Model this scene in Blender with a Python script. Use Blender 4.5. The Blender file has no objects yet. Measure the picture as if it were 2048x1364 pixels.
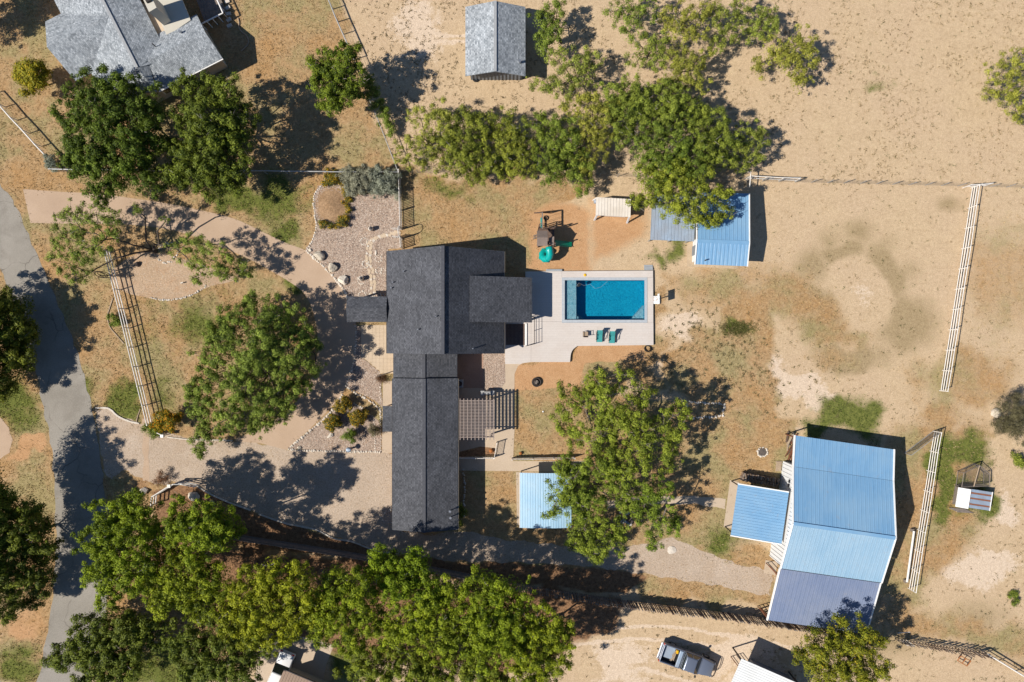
import bpy, bmesh, math, random
import numpy as np
from mathutils import Vector, Matrix

random.seed(7)
rng = np.random.default_rng(11)
SC = bpy.context.scene
COL = SC.collection

# ------------------------------------------------------------------ camera, sky, sun, exposure
S = 0.05            # metres per photograph pixel on the ground
H = 68.27           # height of the drone camera
cam_d = bpy.data.cameras.new('camera')
cam_d.sensor_width = 36.0
cam_d.lens = 24.0
cam_d.clip_start = 0.5
cam_d.clip_end = 3000.0
cam = bpy.data.objects.new('camera', cam_d)
cam.location = (0, 0, H)
COL.objects.link(cam)
SC.camera = cam

SUN_EL = math.radians(46.0)
SUN_AZ = math.radians(17.6)
sdir = Vector((-math.cos(SUN_EL) * math.cos(SUN_AZ), -math.cos(SUN_EL) * math.sin(SUN_AZ), math.sin(SUN_EL)))
world = bpy.data.worlds.new('World')
SC.world = world
world.use_nodes = True
wn = world.node_tree
wn.nodes.clear()
w_out = wn.nodes.new('ShaderNodeOutputWorld')
w_bg = wn.nodes.new('ShaderNodeBackground')
w_sky = wn.nodes.new('ShaderNodeTexSky')
w_sky.sky_type = 'NISHITA'
w_sky.sun_disc = False
w_sky.sun_elevation = SUN_EL
w_sky.sun_rotation = math.atan2(sdir.x, sdir.y)
w_sky.air_density = 1.0
w_sky.dust_density = 0.2
w_sky.ozone_density = 6.0
w_bg.inputs['Strength'].default_value = 0.07
wn.links.new(w_sky.outputs[0], w_bg.inputs[0])
wn.links.new(w_bg.outputs[0], w_out.inputs[0])
sun_d = bpy.data.lights.new('sun', 'SUN')
sun_d.energy = 5.0
sun_d.angle = math.radians(0.53)
sun_d.color = (1.0, 0.935, 0.835)
sun = bpy.data.objects.new('sun', sun_d)
sun.rotation_euler = sdir.to_track_quat('Z', 'Y').to_euler()
sun.location = (-60, -20, 60)
COL.objects.link(sun)
SC.view_settings.view_transform = 'Standard'
SC.view_settings.look = 'None'
SC.view_settings.gamma = 1.0
SC.view_settings.use_curve_mapping = False
SC.view_settings.exposure = 0.36

# ------------------------------------------------------------------ helpers
def P(px, py, z=0.0):
    k = S * (H - z) / H
    return Vector(((px - 1024) * k, (682 - py) * k, z))

def PX(pts, z=0.0):
    return [P(a, b, z) for a, b in pts]

def tag(o, label, cat, group=None, kind=None):
    o['label'] = label
    o['category'] = cat
    if group: o['group'] = group
    if kind: o['kind'] = kind
    return o

def thing(name, label, cat, loc=(0, 0, 0), group=None):
    o = bpy.data.objects.new(name, None)
    o.empty_display_size = 0.3
    o.location = loc
    COL.objects.link(o)
    return tag(o, label, cat, group)

def root_loc(o):
    v = Vector((0, 0, 0))
    while o is not None:
        v += o.location
        o = o.parent
    return v

def link(name, me, parent=None, loc=None):
    o = bpy.data.objects.new(name, me)
    COL.objects.link(o)
    if parent is not None: o.parent = parent
    if loc is not None: o.location = loc
    return o

class MB:
    def __init__(s): s.v = []; s.f = []
    def add(s, vs, fs):
        n = len(s.v); s.v += [tuple(v) for v in vs]; s.f += [tuple(i + n for i in f) for f in fs]; return s
    def box(s, c, d, rz=0.0, M=None):
        cx, cy, cz = c; hx, hy, hz = d[0] / 2, d[1] / 2, d[2] / 2
        ca, sa = math.cos(rz), math.sin(rz); vs = []
        for z in (-hz, hz):
            for x, y in ((-hx, -hy), (hx, -hy), (hx, hy), (-hx, hy)):
                p = Vector((cx + x * ca - y * sa, cy + x * sa + y * ca, cz + z))
                vs.append(M @ p if M else p)
        return s.add(vs, [(3, 2, 1, 0), (4, 5, 6, 7), (0, 1, 5, 4), (1, 2, 6, 5), (2, 3, 7, 6), (3, 0, 4, 7)])
    def prism(s, poly, z0, z1):
        n = len(poly)
        vs = [(p[0], p[1], z0) for p in poly] + [(p[0], p[1], z1) for p in poly]
        a = sum(poly[i][0] * poly[(i + 1) % n][1] - poly[(i + 1) % n][0] * poly[i][1] for i in range(n))
        fs = [tuple(range(n - 1, -1, -1)), tuple(range(n, 2 * n))] + [(i, (i + 1) % n, n + (i + 1) % n, n + i) for i in range(n)]
        if a < 0: fs = [tuple(reversed(f)) for f in fs]
        return s.add(vs, fs)
    def hexa(s, b, t):
        return s.add(list(b) + list(t), [(3, 2, 1, 0), (4, 5, 6, 7), (0, 1, 5, 4), (1, 2, 6, 5), (2, 3, 7, 6), (3, 0, 4, 7)])
    def tube(s, pts, rad, n=6, cap=True):
        pts = [Vector(p) for p in pts]
        if not isinstance(rad, (list, tuple)): rad = [rad] * len(pts)
        rings = []; prev = None
        for i, p in enumerate(pts):
            d = (pts[min(i + 1, len(pts) - 1)] - pts[max(i - 1, 0)]).normalized()
            if prev is None:
                a = Vector((1, 0, 0)) if abs(d.x) < 0.8 else Vector((0, 1, 0))
            else: a = prev
            a = (a - d * a.dot(d))
            if a.length < 1e-5: a = d.orthogonal()
            a.normalize(); b = d.cross(a); prev = a
            rings.append([p + (a * math.cos(2 * math.pi * k / n) + b * math.sin(2 * math.pi * k / n)) * rad[i] for k in range(n)])
        vs = [v for r in rings for v in r]; fs = []
        for i in range(len(rings) - 1):
            for k in range(n):
                fs.append((i * n + k, i * n + (k + 1) % n, (i + 1) * n + (k + 1) % n, (i + 1) * n + k))
        if cap:
            fs.append(tuple(range(n - 1, -1, -1))); fs.append(tuple((len(rings) - 1) * n + k for k in range(n)))
        return s.add(vs, fs)
    def build(s, name, mat, parent=None, smooth=False, bevel=0.0, world_at=None):
        off = root_loc(parent) if parent is not None else (Vector(world_at) if world_at is not None else Vector((0, 0, 0)))
        me = bpy.data.meshes.new(name)
        me.from_pydata([(v[0] - off.x, v[1] - off.y, v[2] - off.z) for v in s.v], [], s.f)
        me.materials.append(mat)
        if bevel > 0:
            bm = bmesh.new(); bm.from_mesh(me)
            bmesh.ops.bevel(bm, geom=list(bm.edges), offset=bevel, segments=2, affect='EDGES', profile=0.5)
            bm.to_mesh(me); bm.free()
        if smooth: me.polygons.foreach_set('use_smooth', [True] * len(me.polygons))
        me.update()
        return link(name, me, parent, None if parent is not None or world_at is None else world_at)

_uc = {}
def unit_mesh(kind, mat):
    key = (kind, mat.name)
    if key not in _uc:
        b = MB()
        if kind == 'box': b.box((0, 0, 0), (1, 1, 1))
        elif kind == 'cyl': b.tube([(0, 0, -0.5), (0, 0, 0.5)], 1.0, 8)
        me = bpy.data.meshes.new(kind + '_' + mat.name)
        me.from_pydata(b.v, [], b.f); me.materials.append(mat); me.update()
        if kind == 'cyl':
            me.polygons.foreach_set('use_smooth', [len(p.vertices) == 4 for p in me.polygons])
        _uc[key] = me
    return _uc[key]

def rod(name, a, b, r, mat, parent):
    a = Vector(a); b = Vector(b); d = b - a
    o = link(name, unit_mesh('cyl', mat), parent)
    q = d.to_track_quat('Z', 'Y')
    o.matrix_local = Matrix.LocRotScale((a + b) / 2 - root_loc(parent), q, Vector((r, r, d.length)))
    return o

def block(name, c, d, mat, parent, rz=0.0, rx=0.0, ry=0.0):
    o = link(name, unit_mesh('box', mat), parent)
    o.matrix_local = Matrix.LocRotScale(Vector(c) - root_loc(parent), Matrix.Rotation(rz, 3, 'Z') @ Matrix.Rotation(ry, 3, 'Y') @ Matrix.Rotation(rx, 3, 'X'), Vector(d))
    return o

def beam(name, a, b, w, h, mat, parent):
    a = Vector(a); b = Vector(b); d = b - a
    x = d.normalized(); up = Vector((0, 0, 1)) if abs(x.z) < 0.95 else Vector((0, 1, 0))
    y = up.cross(x).normalized(); z = x.cross(y)
    R = Matrix((x, y, z)).transposed()
    o = link(name, unit_mesh('box', mat), parent)
    o.matrix_local = Matrix.LocRotScale((a + b) / 2 - root_loc(parent), R, Vector((d.length, w, h)))
    return o

def slab(name, pts, t, mat, parent):
    """roof plane: top polygon pts (anticlockwise from above), thickness t downwards; UV in metres, u along the first edge"""
    off = root_loc(parent); pts = [Vector(p) for p in pts]; n = len(pts)
    me = bpy.data.meshes.new(name)
    vs = [p - off for p in pts] + [p - off - Vector((0, 0, t)) for p in pts]
    fs = [tuple(range(n)), tuple(range(2 * n - 1, n - 1, -1))] + [(i, n + i, n + (i + 1) % n, (i + 1) % n) for i in range(n)]
    me.from_pydata(vs, [], fs); me.materials.append(mat)
    u = (pts[1] - pts[0]).normalized(); nn = (pts[1] - pts[0]).cross(pts[2] - pts[1]).normalized(); v = nn.cross(u)
    uv = me.uv_layers.new(name='UVMap')
    for l in me.loops:
        p = me.vertices[l.vertex_index].co + off
        uv.data[l.index].uv = (p.dot(u), p.dot(v))
    me.update()
    return link(name, me, parent)

def panels(parent, name, O, U, V, n, mat, rib=0.035, th=0.02, ribw=0.05):
    """metal roof of n separate panels: O ridge corner, U whole vector along the ridge, V whole vector down the slope"""
    O = Vector(O); U = Vector(U); V = Vector(V)
    w = U.length / n; L = V.length
    prof = [(0, 0), (ribw * .3, rib), (ribw * .7, rib), (ribw, 0), (w * .5, 0), (w * .5 + .012, rib * .3), (w * .5 + .03, 0), (w - .004, 0), (w - .004, -th), (0, -th)]
    m = len(prof)
    vs = [(x, 0, z) for x, z in prof] + [(x, L, z) for x, z in prof]
    fs = [(i, m + i, m + (i + 1) % m, (i + 1) % m) for i in range(m)]
    fs += [tuple(range(m)), tuple(range(2 * m - 1, m - 1, -1))]
    me = bpy.data.meshes.new(name); me.from_pydata(vs, [], fs); me.materials.append(mat); me.update()
    bm = bmesh.new(); bm.from_mesh(me); bmesh.ops.recalc_face_normals(bm, faces=bm.faces); bm.to_mesh(me); bm.free()
    x = U.normalized(); y = V.normalized(); z = x.cross(y)
    flip = z.z < 0
    if flip: z = -z
    off = root_loc(parent)
    for i in range(n):
        o = link(name, me, parent)
        M = Matrix((x, y, z)).transposed().to_4x4(); M.translation = O + x * (w * i) - off
        if flip:   # keep a right-handed frame: run the panels the other way round
            M = Matrix((-x, y, z)).transposed().to_4x4(); M.translation = O + x * (w * (i + 1)) - off
        o.matrix_local = M

def catmull(pts, step=4.0, closed=False):
    out = []; n = len(pts); pts = [Vector((p[0], p[1])) for p in pts]
    rngi = range(n if closed else n - 1)
    for i in rngi:
        p0 = pts[(i - 1) % n] if closed or i > 0 else pts[0]; p1 = pts[i]; p2 = pts[(i + 1) % n]
        p3 = pts[(i + 2) % n] if closed or i + 2 < n else pts[-1]
        k = max(1, int((p2 - p1).length / step))
        for j in range(k):
            t = j / k
            q = 0.5 * ((2 * p1) + (p2 - p0) * t + (2 * p0 - 5 * p1 + 4 * p2 - p3) * t * t + (3 * p1 - p0 - 3 * p2 + p3) * t ** 3)
            out.append((q.x, q.y))
    if not closed: out.append((pts[-1].x, pts[-1].y))
    return out

def resample(poly, step=5.0, amp=0.0, closed=True):
    out = []; n = len(poly); ph = random.random() * 50
    for i in range(n if closed else n - 1):
        a = Vector(poly[i]); b = Vector(poly[(i + 1) % n]); L = (b - a).length
        k = max(1, int(L / step)); nrm = Vector((-(b - a).y, (b - a).x)).normalized() if L else Vector((0, 0))
        for j in range(k):
            t = j / k; p = a.lerp(b, t)
            if amp: p = p + nrm * amp * (random.random() - .5 + .6 * math.sin((p.x + p.y) * .11 + ph))
            out.append((p.x, p.y))
    return out

def sheet(name, poly, z, mat, label, cat, holes=None):
    me = bpy.data.meshes.new(name)
    pts = PX(poly)
    a = sum(pts[i].x * pts[(i + 1) % len(pts)].y - pts[(i + 1) % len(pts)].x * pts[i].y for i in range(len(pts)))
    if a < 0: pts = pts[::-1]
    me.from_pydata([(p.x, p.y, z) for p in pts], [], [tuple(range(len(pts)))])
    me.materials.append(mat); me.update()
    o = link(name, me)
    return tag(o, label, cat, kind='structure')

def inpoly(X, Y, poly):
    r = np.zeros(X.shape, bool); n = len(poly); j = n - 1
    for i in range(n):
        xi, yi = poly[i]; xj, yj = poly[j]
        c = ((yi > Y) != (yj > Y)) & (X < (xj - xi) * (Y - yi) / (yj - yi + 1e-12) + xi)
        r ^= c; j = i
    return r

def pdist(X, Y, poly):
    """signed distance in px, negative inside"""
    d = np.full(X.shape, 1e9); n = len(poly)
    for i in range(n):
        ax, ay = poly[i]; bx, by = poly[(i + 1) % n]
        vx, vy = bx - ax, by - ay; L = vx * vx + vy * vy + 1e-9
        t = np.clip(((X - ax) * vx + (Y - ay) * vy) / L, 0, 1)
        d = np.minimum(d, np.hypot(X - ax - t * vx, Y - ay - t * vy))
    return np.where(inpoly(X, Y, poly), -d, d)

# ------------------------------------------------------------------ materials
def nodes_of(name):
    m = bpy.data.materials.new(name); m.use_nodes = True
    nt = m.node_tree; nt.nodes.clear()
    out = nt.nodes.new('ShaderNodeOutputMaterial')
    bs = nt.nodes.new('ShaderNodeBsdfPrincipled')
    nt.links.new(bs.outputs[0], out.inputs[0])
    return m, nt, bs, out

class G:
    """small node-graph helper"""
    def __init__(s, nt): s.nt = nt; s.pos = None
    def n(s, t, **kw):
        nd = s.nt.nodes.new('ShaderNode' + t)
        for k, v in kw.items(): setattr(nd, k, v)
        return nd
    def l(s, a, b): s.nt.links.new(a, b)
    def position(s):
        if s.pos is None: s.pos = s.n('NewGeometry').outputs['Position']
        return s.pos
    def noise(s, scale, detail=4, rough=0.55, vec=None, dist=0.0):
        nd = s.n('TexNoise'); nd.inputs['Scale'].default_value = scale; nd.inputs['Detail'].default_value = detail
        nd.inputs['Roughness'].default_value = rough; nd.inputs['Distortion'].default_value = dist
        s.l(vec if vec is not None else s.position(), nd.inputs['Vector']); return nd.outputs['Fac']
    def ramp(s, fac, stops, interp='LINEAR'):
        nd = s.n('ValToRGB'); cr = nd.color_ramp; cr.interpolation = interp
        while len(cr.elements) < len(stops): cr.elements.new(0.5)
        for e, (p, c) in zip(cr.elements, stops):
            e.position = p; e.color = (c, c, c, 1) if not isinstance(c, tuple) else (*c, 1)
        s.l(fac, nd.inputs[0]); return nd.outputs[0]
    def mix(s, fac, a, b, blend='MIX'):
        nd = s.n('Mix'); nd.data_type = 'RGBA'; nd.blend_type = blend
        for val, k in ((fac, 0), (a, 6), (b, 7)):
            if isinstance(val, (int, float)): nd.inputs[k].default_value = val if k == 0 else (val, val, val, 1)
            elif isinstance(val, tuple): nd.inputs[k].default_value = (*val, 1)
            else: s.l(val, nd.inputs[k])
        return nd.outputs[2]
    def math(s, op, a, b=None, c=None, clamp=False):
        nd = s.n('Math'); nd.operation = op; nd.use_clamp = clamp
        for i, v in enumerate((a, b, c)):
            if v is None: continue
            if isinstance(v, (int, float)): nd.inputs[i].default_value = v
            else: s.l(v, nd.inputs[i])
        return nd.outputs[0]
    def bump(s, h, strength, dist, bs):
        nd = s.n('Bump'); nd.inputs['Strength'].default_value = strength; nd.inputs['Distance'].default_value = dist
        s.l(h, nd.inputs['Height']); s.l(nd.outputs[0], bs.inputs['Normal'])

def plain(name, c1, c2=None, scale=3.0, rough=0.7, fine=25.0, fine_amt=0.25, bump=0.0, metal=0.0, spec=0.3, big=None):
    m, nt, bs, out = nodes_of(name); g = G(nt)
    c2 = c2 or tuple(x * .75 for x in c1)
    f = g.ramp(g.noise(scale, 5, .6), [(.3, 0.0), (.7, 1.0)])
    col = g.mix(f, c1, c2)
    ff = g.ramp(g.noise(fine, 3, .7), [(.25, 1 - fine_amt), (.75, 1 + fine_amt * .6)])
    col = g.mix(1.0, col, ff, 'MULTIPLY')
    if big:
        bf = g.ramp(g.noise(big[0], 4, .6), [(.35, 0.0), (.65, big[2])])
        col = g.mix(bf, col, big[1])
    g.l(col, bs.inputs['Base Color'])
    bs.inputs['Roughness'].default_value = rough; bs.inputs['Metallic'].default_value = metal
    bs.inputs['Specular IOR Level'].default_value = spec
    if bump: g.bump(g.noise(fine, 4, .7), bump, .03, bs)
    return m

def roofmetal(name, c1, c2, fade, rough=.42):
    m, nt, bs, out = nodes_of(name); g = G(nt)
    tc = g.n('TexCoord'); mp = g.n('Mapping'); mp.inputs['Scale'].default_value = (1.0, .12, 1.0); g.l(tc.outputs['Object'], mp.inputs[0])
    oi = g.n('ObjectInfo')
    vadd = g.n('VectorMath'); vadd.operation = 'ADD'; g.l(mp.outputs[0], vadd.inputs[0])
    cmb = g.n('CombineXYZ'); g.l(g.math('MULTIPLY', oi.outputs['Random'], 37.), cmb.inputs[0]); g.l(cmb.outputs[0], vadd.inputs[1])
    st = g.noise(5.0, 4, .6, vec=vadd.outputs[0])
    col = g.mix(g.ramp(st, [(.35, 0.), (.65, 1.)]), c1, c2)
    col = g.mix(g.math('MULTIPLY', oi.outputs['Random'], .35), col, c2)
    col = g.mix(g.ramp(g.noise(.28, 5, .65), [(.42, 0.), (.66, .6)]), col, fade)
    col = g.mix(g.ramp(g.noise(1.6, 5, .7), [(.60, 0.), (.74, .35)]), col, (.30, .27, .25))
    g.l(col, bs.inputs['Base Color']); bs.inputs['Specular IOR Level'].default_value = .45
    g.l(g.ramp(g.noise(.9, 4, .6), [(.3, rough - .08), (.7, rough + .15)]), bs.inputs['Roughness'])
    return m

def shingles(name, c_lo, c_hi, w=.34, h=.145, spread=1.0):
    m, nt, bs, out = nodes_of(name); g = G(nt)
    uv = g.n('UVMap'); uv.uv_map = 'UVMap'
    br = g.n('TexBrick'); br.offset = .5
    for k, v in (('Scale', 1.0), ('Mortar Size', .022), ('Bias', 0.0), ('Brick Width', w), ('Row Height', h)): br.inputs[k].default_value = v
    br.inputs['Color1'].default_value = (0, 0, 0, 1); br.inputs['Color2'].default_value = (1, 1, 1, 1); br.inputs['Mortar'].default_value = (.02, .02, .02, 1)
    g.l(uv.outputs[0], br.inputs['Vector'])
    vor = g.n('TexWhiteNoise'); vor.noise_dimensions = '2D'
    sn = g.n('VectorMath'); sn.operation = 'SNAP'; sn.inputs[1].default_value = (w * .55, h, 1)
    g.l(uv.outputs[0], sn.inputs[0]); g.l(sn.outputs[0], vor.inputs['Vector'])
    f = g.mix(.45, br.outputs['Color'], vor.outputs['Value'])
    col = g.mix(f, c_lo, c_hi)
    blot = g.ramp(g.noise(.55, 6, .7), [(.3, .74), (.7, 1.18)])
    col = g.mix(1.0, col, blot, 'MULTIPLY')
    grit = g.ramp(g.noise(30, 2, .6), [(.3, .85), (.7, 1.15)])
    col = g.mix(1.0, col, grit, 'MULTIPLY')
    g.l(col, bs.inputs['Base Color']); bs.inputs['Roughness'].default_value = .85; bs.inputs['Specular IOR Level'].default_value = .25
    g.bump(br.outputs['Fac'], .5, -.02, bs)
    return m

def leafmat(name, dark, light, accent=None, acc_amt=0.0, trans=.14):
    m, nt, bs, out = nodes_of(name); g = G(nt)
    at = g.n('Attribute'); at.attribute_name = 'tint'
    col = g.ramp(at.outputs['Fac'], [(0.05, dark), (0.95, light)])
    big = g.ramp(g.noise(.45, 3, .5), [(.3, .78), (.7, 1.18)])
    col = g.mix(1.0, col, big, 'MULTIPLY')
    oi = g.n('ObjectInfo'); col = g.mix(1.0, col, g.ramp(oi.outputs['Random'], [(0., (.80, .92, .85)), (.5, (1.0, 1.0, 1.0)), (1., (1.18, 1.05, .95))]), 'MULTIPLY')
    if accent:
        a2 = g.n('Attribute'); a2.attribute_name = 'acc'
        fa = g.math('GREATER_THAN', a2.outputs['Fac'], 1.0 - acc_amt)
        col = g.mix(fa, col, accent)
    g.l(col, bs.inputs['Base Color']); bs.inputs['Roughness'].default_value = .6; bs.inputs['Specular IOR Level'].default_value = .18
    tr = g.n('BsdfTranslucent'); g.l(g.mix(1.0, col, (1.25, 1.2, .5), 'MULTIPLY'), tr.inputs[0])
    mx = g.n('MixShader'); mx.inputs[0].default_value = trans
    g.l(bs.outputs[0], mx.inputs[1]); g.l(tr.outputs[0], mx.inputs[2]); g.l(mx.outputs[0], out.inputs[0])
    return m

M = {}
M['roof_dark'] = shingles('charcoal_shingle', (.042, .045, .053), (.112, .116, .132), .26, .15)
M['roof_grey'] = shingles('grey_shingle', (.15, .17, .19), (.46, .49, .52), .30, .15)
M['wall_tan'] = plain('tan_siding', (.52, .42, .31), (.46, .37, .27), 1.0, .8)
M['wall_brick'] = plain('red_brown_brick', (.28, .13, .08), (.2, .1, .06), 2.0, .85)
M['wall_grey'] = plain('grey_siding', (.22, .24, .27), (.18, .2, .23), 1.0, .7)
M['wall_white'] = plain('white_metal_siding', (.72, .74, .76), (.66, .68, .70), .8, .5)
M['trim_white'] = plain('white_trim', (.80, .79, .77), (.70, .69, .66), 2.0, .5, fine_amt=.1)
M['trim_dark'] = plain('dark_trim', (.03, .03, .035), None, 2.0, .5)
M['blue_metal'] = roofmetal('blue_roof_metal', (.135, .285, .465), (.175, .33, .505), (.225, .365, .50))
M['blue_light'] = roofmetal('pale_blue_roof_metal', (.25, .42, .58), (.30, .475, .62), (.37, .51, .62))
M['blue_grey'] = roofmetal('weathered_blue_grey_metal', (.13, .172, .275), (.165, .205, .31), (.215, .245, .325), .5)
M['galv'] = plain('galvanised_metal', (.34, .43, .54), (.27, .355, .46), 1.2, .45, fine=8, fine_amt=.15, metal=.2, spec=.5, big=(.6, (.33, .3, .28), .4))
M['blue_paler'] = roofmetal('paler_blue_metal', (.205, .34, .465), (.25, .38, .495), (.30, .415, .51))  # lighter, less saturated blue for the barn's south roof slope
M['white_roof'] = roofmetal('white_corrugated_metal', (.66, .67, .67), (.74, .75, .74), (.58, .58, .56))
M['brown_roof'] = plain('brown_ribbed_metal', (.30, .21, .15), (.26, .18, .13), .8, .55, fine=8, fine_amt=.1)
M['rust'] = plain('rusty_iron', (.20, .075, .035), (.13, .05, .03), 3.0, .85)
M['rust_roof'] = plain('rusted_roof_sheet', (.27, .11, .065), (.2, .085, .05), 3.0, .8)
M['pipe_white'] = plain('white_painted_pipe', (.76, .73, .69), (.62, .58, .53), 3.0, .5, fine_amt=.2)
M['pipe_grey'] = plain('galvanised_pipe', (.42, .42, .41), (.32, .32, .32), 3.0, .45, metal=.3)
M['iron'] = plain('dark_iron', (.03, .028, .028), (.05, .035, .03), 4.0, .6)
M['wood_grey'] = plain('weathered_grey_wood', (.24, .20, .17), (.15, .125, .11), 3.0, .85, fine=18, fine_amt=.35)
M['wood_tan'] = plain('tan_lumber', (.42, .32, .22), (.32, .24, .17), 3.0, .8, fine=18, fine_amt=.3)
M['wood_dark'] = plain('dark_brown_lumber', (.10, .065, .05), (.14, .095, .075), 3.0, .8, fine=18, fine_amt=.3)
M['wood_pergola'] = plain('greyed_pergola_lumber', (.36, .29, .25), (.27, .22, .2), 3.0, .8, fine=18, fine_amt=.3)
M['play_roof'] = plain('taupe_play_roof', (.24, .185, .155), (.19, .15, .13), 2.0, .8)
M['teal'] = plain('teal_plastic', (.0, .33, .30), (.0, .29, .27), 1.0, .35, fine_amt=.05, spec=.5)
M['green_plastic'] = plain('green_plastic', (.0, .23, .13), (.0, .2, .11), 1.0, .35, fine_amt=.05, spec=.5)
M['teal_fabric'] = plain('teal_sling_fabric', (.05, .30, .30), (.04, .25, .26), 4.0, .8)
M['stone_white'] = plain('pale_limestone', (.66, .60, .52), (.5, .44, .37), 2.5, .85, fine=12, fine_amt=.3)
M['boulder'] = plain('weathered_boulder', (.60, .53, .43), (.44, .38, .30), 1.6, .9, fine=9, fine_amt=.35, bump=.5)
M['bark'] = plain('dark_bark', (.055, .042, .034), (.10, .08, .065), 5.0, .9, fine=20, fine_amt=.4)
M['bark_grey'] = plain('grey_bark', (.22, .185, .155), (.13, .11, .095), 5.0, .9, fine=20, fine_amt=.4)
M['black'] = plain('black_rubber', (.018, .018, .02), None, 3.0, .7)
M['black_plastic'] = plain('black_plastic', (.02, .02, .022), None, 3.0, .45)
M['white_plastic'] = plain('white_plastic', (.8, .8, .78), (.74, .74, .73), 2.0, .4, fine_amt=.05)
M['silver_paint'] = plain('silver_car_paint', (.20, .23, .295), (.215, .245, .31), .6, .3, fine_amt=.02, metal=.55, spec=.6)
M['white_paint'] = plain('white_car_paint', (.70, .70, .70), (.66, .66, .66), .6, .3, fine_amt=.02, spec=.6)
M['glass'] = plain('dark_vehicle_glass', (.015, .02, .018), None, 1.0, .08, fine_amt=.0, spec=.8)
M['chrome'] = plain('bright_metal', (.55, .56, .58), None, 2.0, .3, metal=.8)
M['red_lamp'] = plain('red_lamp_glass', (.45, .02, .015), None, 2.0, .25)
M['yellow'] = plain('yellow_plastic', (.75, .42, .01), None, 2.0, .5)
M['orange'] = plain('orange_rust_paint', (.42, .15, .04), None, 3.0, .7)
M['mesh_wire'] = plain('thin_grey_wire', (.17, .15, .13), None, 3.0, .6)
M['ash'] = plain('ash_and_dirt', (.13, .105, .09), (.08, .07, .065), 4.0, .95, fine=15, fine_amt=.4)
M['log'] = plain('split_firewood', (.22, .15, .10), (.10, .07, .055), 4.0, .9, fine=14, fine_amt=.5)
M['deckstep'] = plain('grey_step_block', (.34, .36, .38), (.28, .3, .32), 2.0, .8)
M['coping'] = plain('grey_stone_coping', (.40, .43, .46), (.35, .38, .41), 2.0, .7, fine=14, fine_amt=.15)
M['brown_pad'] = plain('brown_deck_boards', (.14, .095, .08), (.1, .07, .06), 3.0, .85)

# leaves (dark, light)
M['lf_oak'] = leafmat('oak_leaves', (.026, .046, .005), (.195, .235, .026))
M['lf_pecan'] = leafmat('pecan_leaves', (.032, .056, .005), (.250, .295, .026))
M['lf_pine'] = leafmat('bright_pine_needles', (.036, .064, .003), (.335, .395, .020))
M['lf_mesq'] = leafmat('mesquite_leaves', (.076, .098, .013), (.400, .430, .075), trans=.16)
M['lf_mesq2'] = leafmat('green_mesquite_leaves', (.044, .072, .009), (.300, .355, .050), trans=.16)
M['lf_elm'] = leafmat('elm_leaves', (.046, .074, .007), (.335, .395, .044), trans=.16)
M['lf_yellow'] = leafmat('yellow_green_leaves', (0.085, 0.100, 0.006), (0.330, 0.310, 0.022), (.42, .30, .01), .15)
M['lf_silver'] = leafmat('silver_sage_leaves', (0.105, 0.120, 0.090), (0.370, 0.400, 0.310), trans=.15)
M['lf_orange'] = leafmat('turning_orange_leaves', (.06, .07, .008), (.30, .27, .018), (.60, .26, .01), .26)
M['lf_bed'] = leafmat('yellow_flowering_leaves', (0.045, 0.052, 0.012), (0.190, 0.175, 0.035), (.58, .33, .01), .22)
M['lf_brown'] = leafmat('dry_brown_leaves', (.06, .048, .026), (.25, .20, .11), trans=.2)
M['lf_red'] = leafmat('dry_red_stems', (0.070, 0.034, 0.020), (0.280, 0.160, 0.090), trans=.2)
# ------------------------------------------------------------------ outlines of the ground plan (photograph pixels)
ROAD = catmull([(-60, 250), (0, 366), (26, 401), (60, 478), (92, 551), (122, 622), (150, 690), (172, 767), (184, 815), (196, 880), (206, 960), (214, 1060), (217, 1140), (214, 1205), (196, 1280), (172, 1364), (150, 1440)], 10) \
     + catmull([(45, 1440), (75, 1364), (102, 1216), (110, 1120), (110, 1000), (102, 890), (87, 820), (77, 765), (60, 700), (38, 630), (10, 559), (-30, 470), (-90, 370)], 10)
DRIVE = catmull([(46, 378), (130, 384), (195, 387), (260, 396), (330, 406), (400, 420), (470, 438), (530, 466), (575, 487), (612, 501), (640, 522), (671, 552), (696, 590), (704, 620), (712, 650), (712, 690), (706, 735), (692, 773), (682, 792), (676, 800), (640, 838), (600, 876), (574, 900)], 8) \
     + catmull([(520, 886), (470, 880), (520, 858), (575, 822), (615, 772), (634, 715), (634, 660), (622, 612), (609, 588), (590, 571), (546, 544), (500, 519), (430, 488), (360, 464), (290, 452), (220, 448), (110, 447), (61, 446)], 8)
GRAVEL = [(190, 818), (214, 815), (222, 822), (250, 838), (280, 845), (318, 862), (380, 876), (450, 880), (520, 887), (575, 899), (690, 902), (766, 905), (789, 908), (792, 960), (792, 1058), (850, 1070), (925, 1062), (1000, 1078), (1120, 1090), (1250, 1096), (1345, 1075), (1400, 1100), (1480, 1130), (1545, 1140), (1540, 1192),
          (1400, 1165), (1300, 1150), (1180, 1132), (1050, 1125), (900, 1122), (781, 1106), (704, 1084), (634, 1061), (570, 1046), (518, 1028), (470, 1008), (417, 986), (391, 969), (345, 964), (330, 972), (290, 960), (250, 940), (222, 960), (208, 940)]
BED_N = catmull([(637, 372), (628, 395), (630, 425), (632, 455), (622, 485), (612, 500), (640, 522), (671, 552), (697, 592), (720, 598), (770, 598)], 6) + [(776, 596), (776, 498), (801, 496), (800, 392), (790, 380), (740, 388), (700, 392), (690, 372), (665, 366)]
BED_W = catmull([(222, 545), (250, 520), (290, 505), (345, 512), (400, 530), (450, 545), (470, 560), (430, 570), (395, 585), (375, 594), (340, 600), (300, 596), (262, 588), (232, 572)], 6, True)
BED_T = [(575, 898), (608, 872), (640, 842), (664, 818), (683, 792), (720, 816), (757, 842), (763, 862), (762, 903), (690, 902)]
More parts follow.
